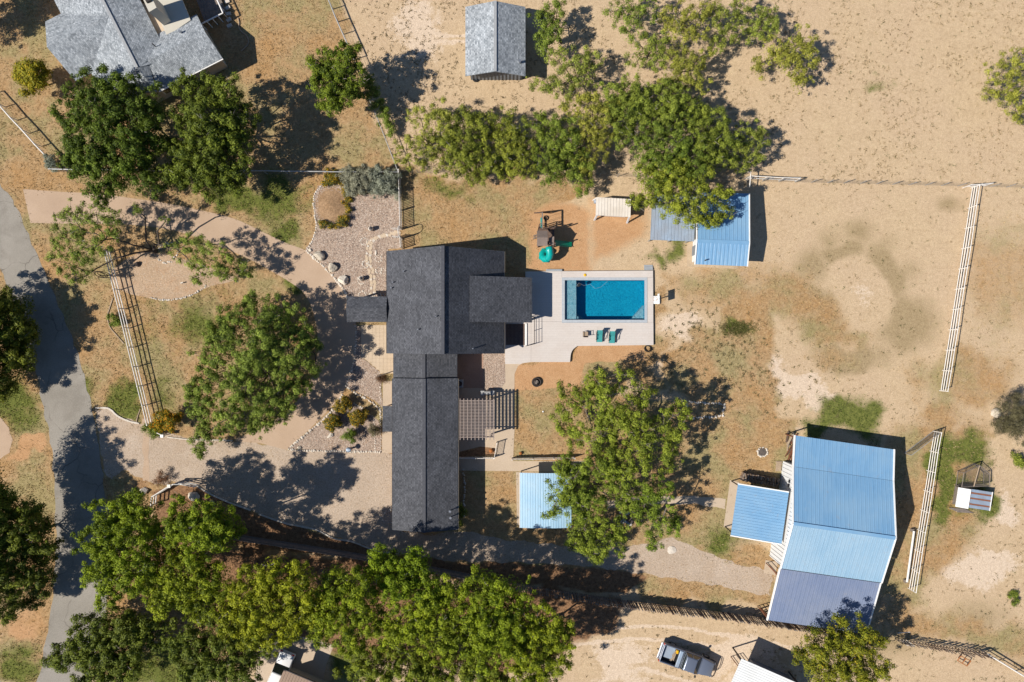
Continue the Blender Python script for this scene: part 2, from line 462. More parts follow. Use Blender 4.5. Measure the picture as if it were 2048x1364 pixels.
BED_M = [(713, 652), (722, 652), (722, 714), (760, 744), (762, 758), (764, 800), (765, 814), (748, 800), (720, 786), (692, 773), (706, 735), (713, 690)]
BED_P = [(967, 706), (1010, 704), (1010, 764), (1000, 778), (967, 778)]
FRONT = [(722, 650), (786, 650), (786, 745), (763, 744), (722, 712)]
WALK_W = [(766, 762), (788, 762), (790, 906), (764, 906)]
PATIO = [(913, 776), (968, 772), (990, 780), (1008, 768), (1012, 700), (1012, 640), (1052, 640), (1070, 724), (1050, 724), (1036, 732), (1029, 748), (1029, 860), (1026, 922), (1168, 922), (1168, 944), (913, 941), (913, 915), (990, 915), (990, 896), (960, 893), (913, 905)]
PATIO_B = [(913, 700), (967, 700), (967, 776), (913, 776)]
DECK = [(1051, 543), (1306, 541), (1307, 690)] + catmull([(1155, 692), (1147, 698), (1142, 707), (1140, 724)], 4) + [(1062, 724), (1048, 726), (1040, 728), (1010, 728), (1010, 643), (1051, 643)]
POOL = (1129, 560, 1289.5, 640)
COPE = (1123.5, 555, 1294.5, 645.5)
PAD_BARN = [(1460, 960), (1478, 964), (1480, 1060), (1447, 1054)]
PATH_BARN = [(1210, 1002), (1300, 992), (1390, 992), (1452, 998), (1450, 1018), (1390, 1008), (1300, 1008), (1212, 1018)]
PAD_SHED = [(1374, 488), (1398, 486), (1398, 528), (1478, 533), (1474, 538), (1374, 533)]
ARENA = [(1445, 385), (1940, 380), (1880, 785), (1420, 860), (1330, 600)]
APRON = [(-40, 820), (0, 836), (18, 854), (24, 880), (20, 905), (0, 920), (-40, 935)]

# ------------------------------------------------------------------ ground sheet with masks of what grows or lies where
def axis(lo, hi, n, far):
    return np.concatenate([-np.array(far[::-1]), np.linspace(lo, hi, n), np.array(far)])
gx = axis(-58, 58, 465, [75., 110., 200., 500., 1200.])
gy = axis(-41, 41, 329, [60., 100., 200., 500., 1200.])
GX, GY = np.meshgrid(gx, gy)
QX, QY = GX / S + 1024, 682 - GY / S            # photograph pixels of each vertex

def lat(X, Y, sc, seed):
    """cheap smooth value noise"""
    r = np.random.default_rng(seed); T = r.random((256, 256))
    x = X / sc + 1000.3; y = Y / sc + 1000.7
    xi = np.floor(x).astype(int); yi = np.floor(y).astype(int); fx = x - xi; fy = y - yi
    fx = fx * fx * (3 - 2 * fx); fy = fy * fy * (3 - 2 * fy)
    a = T[yi % 256, xi % 256]; b = T[yi % 256, (xi + 1) % 256]; c = T[(yi + 1) % 256, xi % 256]; d = T[(yi + 1) % 256, (xi + 1) % 256]
    return (a * (1 - fx) + b * fx) * (1 - fy) + (c * (1 - fx) + d * fx) * fy

def blob(X, Y, cx, cy, rx, ry, rot=0.0, soft=.5):
    c, s = math.cos(math.radians(rot)), math.sin(math.radians(rot))
    u = ((X - cx) * c + (Y - cy) * s) / rx; v = (-(X - cx) * s + (Y - cy) * c) / ry
    return np.clip((1 - np.hypot(u, v)) / soft + .5 * 0 + .0, 0, 1)

def soft(X, Y, poly, w):
    return np.clip(.5 - pdist(X, Y, poly) / w, 0, 1)

def masks(X, Y):
    wob = (lat(X, Y, 40, 1) - .5) * 46 + (lat(X, Y, 14, 2) - .5) * 18
    wob2 = (lat(X, Y, 40, 3) - .5) * 46 + (lat(X, Y, 14, 4) - .5) * 18
    x = X + wob; y = Y + wob2
    Z = np.zeros(X.shape)
    grass = Z.copy(); green = Z.copy(); red = Z.copy(); pale = Z.copy(); olive = Z.copy(); mulch = Z.copy()
    mx = np.maximum
    # golden dry grass: west of the corral fence, the yards round the house
    grass = mx(grass, soft(x, y, [(-3000, -3000), (660, -3000), (690, 60), (760, 210), (800, 350), (1180, 350), (1060, 545), (1030, 700), (1320, 560), (1330, 760), (1180, 780), (1180, 1000), (1450, 1110), (1560, 1110), (1420, 860), (1300, 720), (1540, 560), (1560, 1230), (1000, 1160), (600, 1090), (480, 1364), (-3000, 1400)], 26))
    grass = mx(grass, .9 * soft(x, y, [(1040, 780), (1180, 775), (1480, 850), (1590, 850), (1590, 960), (1470, 1100), (1100, 1100), (930, 1070), (930, 940)], 30))
    grass = mx(grass, .75 * soft(x, y, [(1310, 545), (1390, 530), (1620, 540), (1760, 690), (1650, 730), (1560, 640), (1470, 640), (1330, 580)], 60))
    grass = mx(grass, .8 * soft(x, y, [(1760, 880), (1880, 780), (1990, 860), (1960, 1060), (1830, 1200), (2048, 1250), (2100, 1330), (1750, 1260)], 50))
    grass = mx(grass, .7 * blob(x, y, 1930, 760, 140, 90)); grass = mx(grass, .55 * blob(x, y, 2010, 560, 110, 170))
    grass = np.where(inpoly(X, Y, [(690, -40), (930, -40), (930, 165), (830, 330), (780, 300), (720, 120)]), grass * .25, grass)
    # green lawn and weeds
    for a in [(555, 395, 75, 60, 20, .8), (580, 470, 50, 40, 40, .6), (470, 400, 80, 35, 0, .5), (575, 566, 36, 22, 35, .7), (1705, 835, 82, 52, 8, .55), (1640, 850, 60, 30, 0, .8), (1896, 930, 46, 100, 8, .55), (1945, 900, 60, 50, 0, .6), (1900, 1000, 30, 60, 0, .7), (1965, 1000, 48, 70, 0, .9), (1450, 1090, 60, 45, 20, .9), (1475, 657, 34, 17, 10, .9),
              (35, 800, 70, 60, 0, .8), (30, 1335, 70, 60, 0, .8), (335, 1340, 110, 60, 0, .5), (255, 795, 45, 50, 0, .8), (330, 790, 34, 80, -15, 1.4), (700, 1320, 60, 60, 0, .8), (1350, 480, 40, 50, 0, 1.), (1320, 525, 40, 25, 0, 1.), (1760, 160, 50, 22, -15, 1.6), (20, 600, 40, 60, 0, 1.), (400, 640, 70, 60, 0, 1.2), (150, 790, 60, 60, 0, 1.), (300, 670, 110, 130, 0, 3.2), (420, 600, 90, 50, 0, 3.), (900, 375, 90, 30, 0, 1.3)]:
        green = mx(green, blob(x, y, *a[:5], soft=a[5]))
    # reddish bare dirt: play yard and the beds by the pool
    for poly, w in (([(1058, 425), (1100, 405), (1180, 420), (1182, 545), (1055, 545)], 40), ([(1028, 745), (1040, 728), (1140, 722), (1155, 692), (1290, 692), (1290, 716), (1165, 730), (1160, 778), (1028, 780)], 8), ([(1180, 400), (1290, 430), (1290, 470), (1190, 520)], 60)):
        red = mx(red, soft(X + wob * .3, Y + wob2 * .3, poly, w))
    # bleached sand
    for a in [(1370, 640, 70, 50, 40, .9), (1430, 690, 95, 42, -15, .8), (1500, 730, 120, 55, 5, .8), (1570, 770, 120, 55, 0, .8), (1400, 730, 50, 40, 0, .9), (1380, 1125, 45, 22, 20, .9), (1640, 800, 70, 40, 0, 1.), (840, 60, 110, 110, 0, 1.2), (1960, 1130, 130, 60, 0, .9), (2010, 1010, 60, 70, 0, 1.), (1240, 1330, 110, 80, 0, 1.), (1470, 1320, 200, 70, 0, 1.), (1560, 1150, 60, 30, 0, 1.), (1480, 560, 40, 20, 0, 1.2), (1480, 1165, 120, 28, 8, 1.)]:
        pale = mx(pale, blob(x, y, *a[:5], soft=a[5]))
    def line(pts, w):
        pl = catmull(pts, 14); d = np.full(X.shape, 1e9)
        for i in range(len(pl) - 1):
            ax, ay = pl[i]; vx, vy = pl[i + 1][0] - ax, pl[i + 1][1] - ay; tt = np.clip(((X - ax) * vx + (Y - ay) * vy) / (vx * vx + vy * vy + 1e-9), 0, 1)
            d = np.minimum(d, np.hypot(X + wob * .08 - ax - tt * vx, Y + wob2 * .08 - ay - tt * vy))
        return np.clip(1.3 - d / w, 0, 1)
    for pts in ([(1150, 1262), (1300, 1252), (1440, 1268), (1560, 1290), (1620, 1300)], [(1150, 1290), (1290, 1278), (1430, 1292), (1470, 1300)], [(1200, 1364), (1280, 1340), (1330, 1350), (1400, 1372)], [(1560, 1158), (1480, 1148), (1380, 1128), (1280, 1118)], [(1560, 1182), (1470, 1172), (1370, 1150), (1270, 1138)],
                [(858, 20), (862, 60), (900, 72), (935, 70)], [(845, 10), (852, 70), (890, 84), (935, 82)], [(1310, 720), (1420, 790), (1520, 840), (1600, 860)]):
        pale = mx(pale, .8 * line(pts, 5.))
    # olive-brown moist patches of the paddock
    for a in [(1605, 590, 105, 44, 10, .7), (1685, 505, 70, 28, -10, .7), (1775, 545, 45, 90, -25, .6), (1805, 640, 105, 75, 10, .7), (1700, 715, 85, 46, 0, .6), (1650, 650, 50, 50, 30, .6), (1905, 405, 40, 26, 0, 1.), (1930, 720, 40, 30, 0, 1.), (30, 380, 60, 40, 30, 1.), (60, 300, 60, 40, 0, 1.2), (1780, 1280, 120, 60, 0, 1.), (1960, 1230, 100, 60, 0, 1.2), (120, 720, 90, 60, 0, 1.3), (1490, 1080, 60, 40, 0, 1.)]:
        olive = mx(olive, blob(X + wob * .35, Y + wob2 * .35, *a[:5], soft=a[5]))
    for kk in range(11):
        aa = kk * 2 * math.pi / 11; ex, ey = 100 * math.cos(aa), 128 * math.sin(aa); cr_, sr_ = math.cos(math.radians(-25)), math.sin(math.radians(-25))
        olive = mx(olive, (.55 + .4 * ((kk * 7) % 5) / 4) * blob(X + wob * .35, Y + wob2 * .35, 1727 + ex * cr_ - ey * sr_, 588 + ex * sr_ + ey * cr_, 56, 50, 0, .9))
    olive = olive * (1 - blob(X + wob * .25, Y + wob2 * .25, 1727, 588, 62, 92, -25, .35)) * (1 - .9 * blob(X, Y, 1700, 690, 28, 22, 0, .6))
    pale = mx(pale, .45 * blob(X + wob * .25, Y + wob2 * .25, 1727, 588, 60, 90, -25, .8)); grass = grass * (1 - .9 * blob(X, Y, 1727, 588, 60, 90, -25, .4))
    # red-brown mulch and leaf litter under the southern trees
    mulch = mx(mulch, soft(X + wob * .2, Y + wob2 * .2, [(305, 985), (345, 968), (391, 970), (417, 987), (500, 1022), (518, 1029), (570, 1047), (634, 1062), (704, 1085), (781, 1107), (900, 1124), (1050, 1126), (1180, 1134), (1300, 1152), (1250, 1190), (1000, 1160), (680, 1112), (460, 1086), (320, 1080)], 10))
    mulch = mx(mulch, .85 * soft(x, y, [(300, 1060), (460, 1090), (680, 1114), (1000, 1166), (1220, 1196), (1240, 1240), (1160, 1290), (1000, 1364), (620, 1300), (420, 1250), (280, 1200)], 40))
    mulch = mx(mulch, .8 * soft(X, Y, [(913, 905), (960, 893), (994, 880), (990, 912), (913, 915)], 6))
    mulch = mx(mulch, .5 * blob(x, y, 290, 960, 50, 22)); mulch = mx(mulch, .9 * blob(x, y, 1130, 880, 60, 40) * .4)
    # the brown earth by the apron and along the road
    red = mx(red, .7 * soft(x, y, [(20, 850), (95, 850), (102, 900), (20, 925)], 14)); red = mx(red, .75 * blob(x, y, 55, 1250, 70, 50, -40, .8))
    return grass, green, red, pale, olive, mulch

gm = masks(QX, QY)
ny, nx = GX.shape
nv = nx * ny
co = np.zeros((nv, 3), np.float32); co[:, 0] = GX.ravel(); co[:, 1] = GY.ravel()
I = np.arange(nv).reshape(ny, nx)
quads = np.stack([I[:-1, :-1], I[:-1, 1:], I[1:, 1:], I[1:, :-1]], -1).reshape(-1, 4)
# leave the pool basin open (the raised deck covers the cut edge)
qcx = QX.ravel()[quads].mean(1); qcy = QY.ravel()[quads].mean(1)
keep = ~((qcx > COPE[0] + 1) & (qcx < COPE[2] - 1) & (qcy > COPE[1] + 1) & (qcy < COPE[3] - 1))
quads = quads[keep]

def np_mesh(name, co, quads, mat, smooth=False):
    me = bpy.data.meshes.new(name)
    k = quads.shape[1]
    me.vertices.add(len(co)); me.vertices.foreach_set('co', np.ascontiguousarray(co, np.float32).ravel())
    me.loops.add(len(quads) * k); me.loops.foreach_set('vertex_index', np.ascontiguousarray(quads, np.int32).ravel())
    me.polygons.add(len(quads)); me.polygons.foreach_set('loop_start', np.arange(0, len(quads) * k, k, dtype=np.int32))
    me.materials.append(mat)
    me.update(calc_edges=True)
    return me

def ground_material():
    m, nt, bs, out = nodes_of('dry_ground'); g = G(nt)
    za = g.n('Attribute'); za.attribute_name = 'za'; zb = g.n('Attribute'); zb.attribute_name = 'zb'
    sa = g.n('SeparateColor'); g.l(za.outputs['Color'], sa.inputs[0]); sb = g.n('SeparateColor'); g.l(zb.outputs['Color'], sb.inputs[0])
    n_big = g.noise(.12, 4, .6); n_mid = g.noise(.9, 6, .65); n_fine = g.noise(3.2, 7, .80); n_grit = g.noise(11, 4, .75)
    n_area = g.noise(.22, 5, .6); streak = g.noise(2.0, 5, .8, dist=1.2)
    def fac(mask, k=.9, lo=.34, hi=.66):
        t = g.math('MULTIPLY_ADD', g.math('SUBTRACT', g.math('ADD', g.math('MULTIPLY', n_mid, .5), g.math('MULTIPLY', n_fine, .5)), .5), k * 1.6, mask)
        return g.ramp(t, [(lo, 0.0), (hi, 1.0)])
    fr = lambda a, b, lo=.32, hi=.68: g.mix(g.ramp(n_fine, [(lo, 0.), (hi, 1.)]), a, b)
    sand = g.mix(g.ramp(n_mid, [(.3, 0.), (.7, 1.)]), fr((.365, .26, .155), (.52, .39, .25)), fr((.445, .325, .20), (.60, .46, .30)))
    sand = g.mix(g.ramp(n_big, [(.4, 0.), (.65, .6)]), sand, fr((.42, .30, .19), (.55, .415, .285)))
    gr = fr((.205, .125, .058), (.475, .315, .160))
    gr = g.mix(g.ramp(n_area, [(.51, 0.), (.66, .85)]), gr, fr((.23, .120, .045), (.47, .275, .115)))
    gr = g.mix(g.ramp(n_area, [(.40, .8), (.52, 0.)]), gr, fr((.145, .130, .050), (.35, .305, .145)))
    gr = g.mix(g.ramp(streak, [(.52, 0.), (.72, .6)]), gr, (.50, .37, .235))
    grn = fr((.045, .068, .013), (.190, .205, .045))
    red = g.mix(g.ramp(n_mid, [(.3, 0.), (.7, 1.)]), fr((.36, .195, .092), (.46, .27, .138)), fr((.43, .25, .128), (.52, .32, .175)))
    pal = fr((.48, .37, .27), (.67, .54, .41))
    olv = fr((.20, .145, .075), (.37, .28, .155))
    mul = fr((.105, .054, .030), (.37, .215, .115))
    col = sand
    col = g.mix(fac(za.outputs['Alpha'], 1.0, .40, .60), col, pal)
    col = g.mix(g.math('MULTIPLY', fac(sb.outputs[0], 1.1, .2, .8), .8), col, olv)
    col = g.mix(g.math('MULTIPLY', fac(sa.outputs[0], 1.0, .25, .75), .92), col, gr)
    col = g.mix(fac(sa.outputs[2], .6), col, red)
    col = g.mix(g.math('MULTIPLY', fac(sa.outputs[1], 1.2, .15, .72), .95), col, grn)
    col = g.mix(fac(sb.outputs[1], .7), col, mul)
    # tufts, clods and dark litter specks
    sp = g.n('TexVoronoi'); sp.inputs['Scale'].default_value = 1.7; sp.inputs['Randomness'].default_value = 1.0; g.l(g.position(), sp.inputs['Vector'])
    spk = g.ramp(g.math('ADD', sp.outputs['Distance'], g.math('MULTIPLY', n_fine, .35)), [(.20, 1.0), (.32, 0.0)])
    spk = g.math('MULTIPLY', spk, g.ramp(n_mid, [(.42, 0.), (.6, .6)]))
    col = g.mix(spk, col, (.21, .155, .10))
    grit = g.ramp(n_grit, [(.25, .62), (.75, 1.36)])
    col = g.mix(1.0, col, grit, 'MULTIPLY')
    g.l(col, bs.inputs['Base Color']); bs.inputs['Roughness'].default_value = .95; bs.inputs['Specular IOR Level'].default_value = .1
    hsum = g.math('ADD', g.math('MULTIPLY', n_fine, .6), g.math('MULTIPLY', n_grit, .4))
    g.bump(hsum, .85, .10, bs)
    return m

M['ground'] = ground_material()
gme = np_mesh('ground', co, quads, M['ground'])
a1 = gme.attributes.new('za', 'FLOAT_COLOR', 'POINT'); a2 = gme.attributes.new('zb', 'FLOAT_COLOR', 'POINT')
A = np.stack([gm[0].ravel(), gm[1].ravel(), gm[2].ravel(), gm[3].ravel()], 1).astype(np.float32)
B = np.stack([gm[4].ravel(), gm[5].ravel(), np.zeros(nv), np.ones(nv)], 1).astype(np.float32)
a1.data.foreach_set('color', A.ravel()); a2.data.foreach_set('color', B.ravel())
ground = tag(link('ground', gme), 'dry tan and golden ground of the whole property', 'ground', kind='structure')

# ------------------------------------------------------------------ paved and gravelled surfaces
def surf(name, cols, sc=.5, fine=14, fine_amt=.22, rough=.9, stain=None, bump=.35):
    m, nt, bs, out = nodes_of(name); g = G(nt)
    col = g.mix(g.ramp(g.noise(sc, 6, .65), [(.3, 0.), (.7, 1.)]), cols[0], cols[1])
    if stain: col = g.mix(g.ramp(g.noise(stain[0], 5, .6, dist=.6), [(.5, 0.), (.72, stain[2])]), col, stain[1])
    col = g.mix(1.0, col, g.ramp(g.noise(fine, 3, .75), [(.25, 1 - fine_amt), (.75, 1 + fine_amt)]), 'MULTIPLY')
    g.l(col, bs.inputs['Base Color']); bs.inputs['Roughness'].default_value = rough; bs.inputs['Specular IOR Level'].default_value = .2
    g.bump(g.noise(fine, 4, .7), bump, .04, bs)
    return m
M['road'] = surf('chip_seal_road', ((.225, .205, .175), (.29, .265, .23)), .25, 14, .30, stain=(.4, (.17, .15, .125), .6))
M['drive'] = surf('tan_concrete_drive', ((.385, .275, .19), (.445, .328, .236)), .3, 12, .12, stain=(.35, (.35, .25, .18), .4), bump=.1)
M['gravel'] = surf('tan_crushed_gravel', ((.36, .28, .21), (.44, .355, .28)), .3, 7, .34, stain=(.3, (.34, .245, .165), .6), bump=.7)
M['pebble_bed'] = surf('mixed_river_gravel', ((.25, .185, .145), (.37, .285, .225)), .8, 6, .40, stain=(.6, (.36, .24, .15), .5), bump=.8)
M['bed_tan'] = surf('tan_bed_grit', ((.36, .25, .16), (.43, .31, .21)), .6, 7, .35, stain=(.8, (.36, .19, .09), .4), bump=.7)
M['patio'] = surf('patio_concrete', ((.43, .34, .25), (.48, .385, .29)), .5, 10, .10, stain=(.8, (.34, .25, .18), .3), bump=.1)
M['pool_deck'] = surf('pale_pool_concrete', ((.50, .42, .36), (.555, .475, .415)), .5, 10, .06, stain=(.6, (.46, .38, .32), .35), bump=.08)
def plank_mat():
    m, nt, bs, out = nodes_of('stamped_plank_concrete'); g = G(nt)
    br = g.n('TexBrick'); br.offset = .37
    for k_, v_ in (('Scale', 1.0), ('Mortar Size', .012), ('Brick Width', 1.7), ('Row Height', .24)): br.inputs[k_].default_value = v_
    br.inputs['Color1'].default_value = (.515, .468, .432, 1); br.inputs['Color2'].default_value = (.535, .488, .452, 1); br.inputs['Mortar'].default_value = (.475, .43, .395, 1)
    g.l(g.position(), br.inputs['Vector'])
    col = g.mix(g.ramp(g.noise(.6, 5, .6), [(.45, 0.), (.7, .4)]), br.outputs['Color'], (.47, .40, .35))
    col = g.mix(1.0, col, g.ramp(g.noise(9, 3, .7), [(.25, .93), (.75, 1.06)]), 'MULTIPLY')
    g.l(col, bs.inputs['Base Color']); bs.inputs['Roughness'].default_value = .85; bs.inputs['Specular IOR Level'].default_value = .2
    return m
M['pool_deck'] = plank_mat()
M['paver'] = surf('tan_paver', ((.46, .36, .255), (.52, .415, .305)), 1.3, 12, .10, bump=.1)
M['board_pad'] = surf('tan_board_pad', ((.45, .35, .24), (.40, .30, .20)), 1., 9, .2)
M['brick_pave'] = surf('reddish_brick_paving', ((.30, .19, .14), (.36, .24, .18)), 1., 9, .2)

def crack_road(m):
    nt = m.node_tree; g = G(nt); bs = [n_ for n_ in nt.nodes if n_.type == 'BSDF_PRINCIPLED'][0]; src = bs.inputs['Base Color'].links[0].from_socket
    v = g.n('TexVoronoi'); v.feature = 'DISTANCE_TO_EDGE'; v.inputs['Scale'].default_value = .22
    wv = g.n('VectorMath'); wv.operation = 'ADD'; g.l(g.position(), wv.inputs[0]); nz = g.n('TexNoise'); nz.inputs['Scale'].default_value = .8; g.l(g.position(), nz.inputs['Vector']); g.l(nz.outputs['Color'], wv.inputs[1]); g.l(wv.outputs[0], v.inputs['Vector'])
    f = g.math('MULTIPLY', g.ramp(v.outputs['Distance'], [(.004, 1.), (.013, 0.)]), g.ramp(g.noise(.35, 3, .5), [(.45, 0.), (.6, .7)]))
    nt.links.remove(bs.inputs['Base Color'].links[0]); g.l(g.mix(f, src, (.10, .085, .07)), bs.inputs['Base Color'])
crack_road(M['road'])
sheet('road', resample(ROAD, 6, 2.6), .010, M['road'], 'pale grey chip-seal road curving down the left edge', 'road')
sheet('gravel_drive', resample(GRAVEL, 6, 3.0), .006, M['gravel'], 'tan gravel drive running east from the road past the long house', 'gravel drive')
sheet('driveway', DRIVE, .014, M['drive'], 'curved tan concrete driveway sweeping round to the front porch', 'driveway')
sheet('cattle_strip', resample([(285, 838), (296, 838), (298, 900), (299, 962), (287, 962), (286, 900)], 5, 2.), .013, M['drive'], 'narrow brown strip crossing the mouth of the gravel drive', 'dirt strip')
sheet('dirt_apron', resample(APRON, 6, 2.), .012, M['drive'], 'pale concrete apron at the far left edge beside the road', 'driveway apron')
for nm, poly, lab in (('gravel_bed', BED_N, 'river-gravel garden bed between the curved driveway and the house'),
                      ('gravel_bed', BED_W, 'oval gravel bed under the leaning mesquite by the pipe fence'),
                      ('gravel_bed', BED_T, 'triangular gravel bed holding the round yellow-flecked shrubs'),
                      ('gravel_bed', BED_M, 'narrow gravel bed between driveway and front pavers'),
                      ('gravel_bed', BED_P, 'square gravel bed between the house and the back patio')):
    sheet(nm, resample(poly, 6, 1.2), .020, M['bed_tan'] if poly is BED_W else M['pebble_bed'], lab, 'gravel bed')
sheet('walkway', WALK_W, .018, M['patio'], 'concrete walk along the west wall of the long wing', 'walkway')
sheet('patio', PATIO, .012, M['patio'], 'concrete back patio and walk around the pergola', 'patio')
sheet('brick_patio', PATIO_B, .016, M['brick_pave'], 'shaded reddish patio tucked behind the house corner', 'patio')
sheet('concrete_pad', PAD_BARN, .02, M['patio'], 'concrete pad in front of the barn lean-to', 'concrete pad')
sheet('path', resample(PATH_BARN, 6, 1.5), .014, M['patio'], 'narrow concrete path leading to the barn lean-to', 'path')
sheet('porch_slab', PAD_SHED, .03, M['board_pad'], 'tan boarded porch slab round the blue shed corner', 'porch slab')
sheet('concrete_pad', [(1531, 1120), (1556, 1124), (1550, 1150), (1527, 1146)], .02, M['patio'], 'small concrete pad at the south-west corner of the barn', 'concrete pad')
sheet('carport_slab', [(1032, 944), (1140, 946), (1138, 1052), (1034, 1050)], .016, M['patio'], 'concrete slab under the small pale blue carport', 'concrete pad')
sheet('neighbour_drive', [(520, 1300), (560, 1262), (668, 1290), (652, 1330), (640, 1400), (500, 1400)], .012, M['patio'], 'neighbour concrete drive beneath the trees at the bottom edge', 'driveway')

# front pavers, one by one (also as a thing-like surface: each paver a piece of the walk)
front = sheet('front_walk', FRONT, .012, M['patio'], 'tan paved front walk between porch roof and long wing', 'walkway')
pav_me = []
for k in range(4):
    b = MB().box((0, 0, 0), (.36, .36, .03)); me = bpy.data.meshes.new('paver'); me.from_pydata(b.v, [], b.f); me.materials.append(M['paver']); me.update(); pav_me.append(me)
fx0, fy0 = P(722, 650).x, P(722, 650).y
for i in range(9):
    for j in range(13):
        x = fx0 + .2 + i * .372; y = fy0 - .2 - j * .372
        px, py = x / S + 1024, 682 - y / S
        if inpoly(np.array([px]), np.array([py]), [(a, b) for a, b in FRONT])[0]:
            o = link('paver', pav_me[(i * 7 + j * 3) % 4], front, (x, y, .012 + random.uniform(.004, .012)))
            o.rotation_euler = (random.uniform(-.01, .01), random.uniform(-.01, .01), random.uniform(-.02, .02))

# driveway joints are real grooves too fine to build; stepping-stone path of the gravel bed
PATHP = catmull([(796, 465), (775, 470), (752, 476), (740, 487), (737, 505), (738, 525), (742, 545), (746, 560), (746, 578), (742, 595)], 3)
flag = thing('stone_path', 'curving pale flagstone path through the river-gravel bed', 'stone path', P(745, 520))
for i, (px, py) in enumerate(PATHP):
    for s in (-1, 1):
        if random.random() < .85:
            q = P(px + s * 3.4 + random.uniform(-1.2, 1.2), py + random.uniform(-1.2, 1.2))
            n = random.randint(5, 7); r = random.uniform(.11, .19)
            poly = [(q.x + r * random.uniform(.75, 1.15) * math.cos(2 * math.pi * k / n), q.y + r * random.uniform(.75, 1.15) * math.sin(2 * math.pi * k / n)) for k in range(n)]
            MB().prism(poly, .015, .045 + random.uniform(0, .015)).build('flagstone', M['paver'] if random.random() < .75 else M['stone_white'], flag)

# raised pool deck (top at 0.28 m) built round the basin, coping, basin, water
DZ = .28
deck = tag(bpy.data.objects.new('pool_deck', None), 'pale raised concrete deck around the swimming pool', 'pool deck', kind='structure'); COL.objects.link(deck); deck.location = P(1200, 690)
cx0, cy0, cx1, cy1 = COPE
def dk(poly, nm='deck_slab'):
    MB().prism([(p.x, p.y) for p in PX(poly, DZ)], .0, DZ).build(nm, M['pool_deck'], deck)
g1 = .25
dk([(1051, 543), (cx0, 542.4), (cx0, 643), (1051, 643)]); dk([(1010, 643 + g1), (1062, 643 + g1), (1062, 724), (1048, 726), (1040, 728), (1010, 728)])
dk([(cx0 + g1, 542.4), (1306, 541), (1306, cy0), (cx0 + g1, cy0)]); dk([(cx1, cy0 + g1), (1306.2, cy0 + g1), (1306.6, cy1), (cx1, cy1)])
dk([(1062 + g1, 643 + g1), (cx0, 643 + g1), (cx0, cy1 + g1), (1306.7, cy1 + g1), (1307, 690)] + catmull([(1155, 692), (1147, 698), (1142, 707), (1140, 724)], 4) + [(1062 + g1, 724)])
pool = thing('swimming_pool', 'rectangular blue swimming pool with grey coping and shallow ledge', 'swimming pool', P(1209, 600, DZ))
M['basin'] = surf('blue_pool_plaster', ((.002, .255, .395), (.004, .29, .43)), .8, 9, .10, rough=.5)
M['ledge'] = surf('pale_pool_ledge', ((.27, .37, .41), (.32, .42, .46)), .8, 6, .15, rough=.5)
px0, py0, px1, py1 = POOL
A0 = P(px0, py1, DZ); A1 = P(px1, py0, DZ)          # south-west and north-east corners
x0, y0, x1, y1 = A0.x, A0.y, A1.x, A1.y
fz = -1.15; wz = .17
b = MB()
b.add([(x0, y0, fz), (x1, y0, fz), (x1, y1, fz), (x0, y1, fz), (x0, y0, DZ - .02), (x1, y0, DZ - .02), (x1, y1, DZ - .02), (x0, y1, DZ - .02)], [(0, 1, 2, 3), (0, 4, 5, 1), (1, 5, 6, 2), (2, 6, 7, 3), (3, 7, 4, 0)])
b.build('basin', M['basin'], pool)
lx = P(1153, 600, DZ).x
MB().prism([(x0 + .01, y0 + .01), (lx, y0 + .01), (lx, y1 - .01), (x0 + .01, y1 - .01)], fz, wz - .16).build('tanning_ledge', M['ledge'], pool)
for k in range(3):
    MB().prism([(lx, y0 + .012), (lx + .22 * (k + 1), y0 + .012), (lx + .22 * (k + 1), y0 + .30), (lx, y0 + .55 + .12 * k)], fz, -.12 - .26 * k).build('step', M['ledge'], pool)
MB().prism([(x1 - 1.35, y0 + .012), (x1 - .012, y0 + .012), (x1 - .012, y0 + 1.5)], fz, -.28).build('corner_bench', M['ledge'], pool)
# coping stones one by one
C0 = P(cx0, cy1, DZ); C1 = P(cx1, cy0, DZ)
def cope_strip(xa, ya, xb, yb, n, along):
    for i in range(n):
        t0, t1 = (i + .004) / n, (i + .996) / n
        if along == 'x': block('coping_stone', ((xa + (xb - xa) * (t0 + t1) / 2), (ya + yb) / 2, DZ), ((xb - xa) * (t1 - t0), yb - ya, .06), M['coping'], pool)
        else: block('coping_stone', ((xa + xb) / 2, ya + (yb - ya) * (t0 + t1) / 2, DZ), (xb - xa, (yb - ya) * (t1 - t0), .06), M['coping'], pool)
cope_strip(C0.x, C0.y, C1.x, y0 + .02, 16, 'x'); cope_strip(C0.x, y1 - .02, C1.x, C1.y, 16, 'x')
cope_strip(C0.x, y0 + .024, x0 + .02, y1 - .024, 8, 'y'); cope_strip(x1 - .02, y0 + .024, C1.x, y1 - .024, 8, 'y')
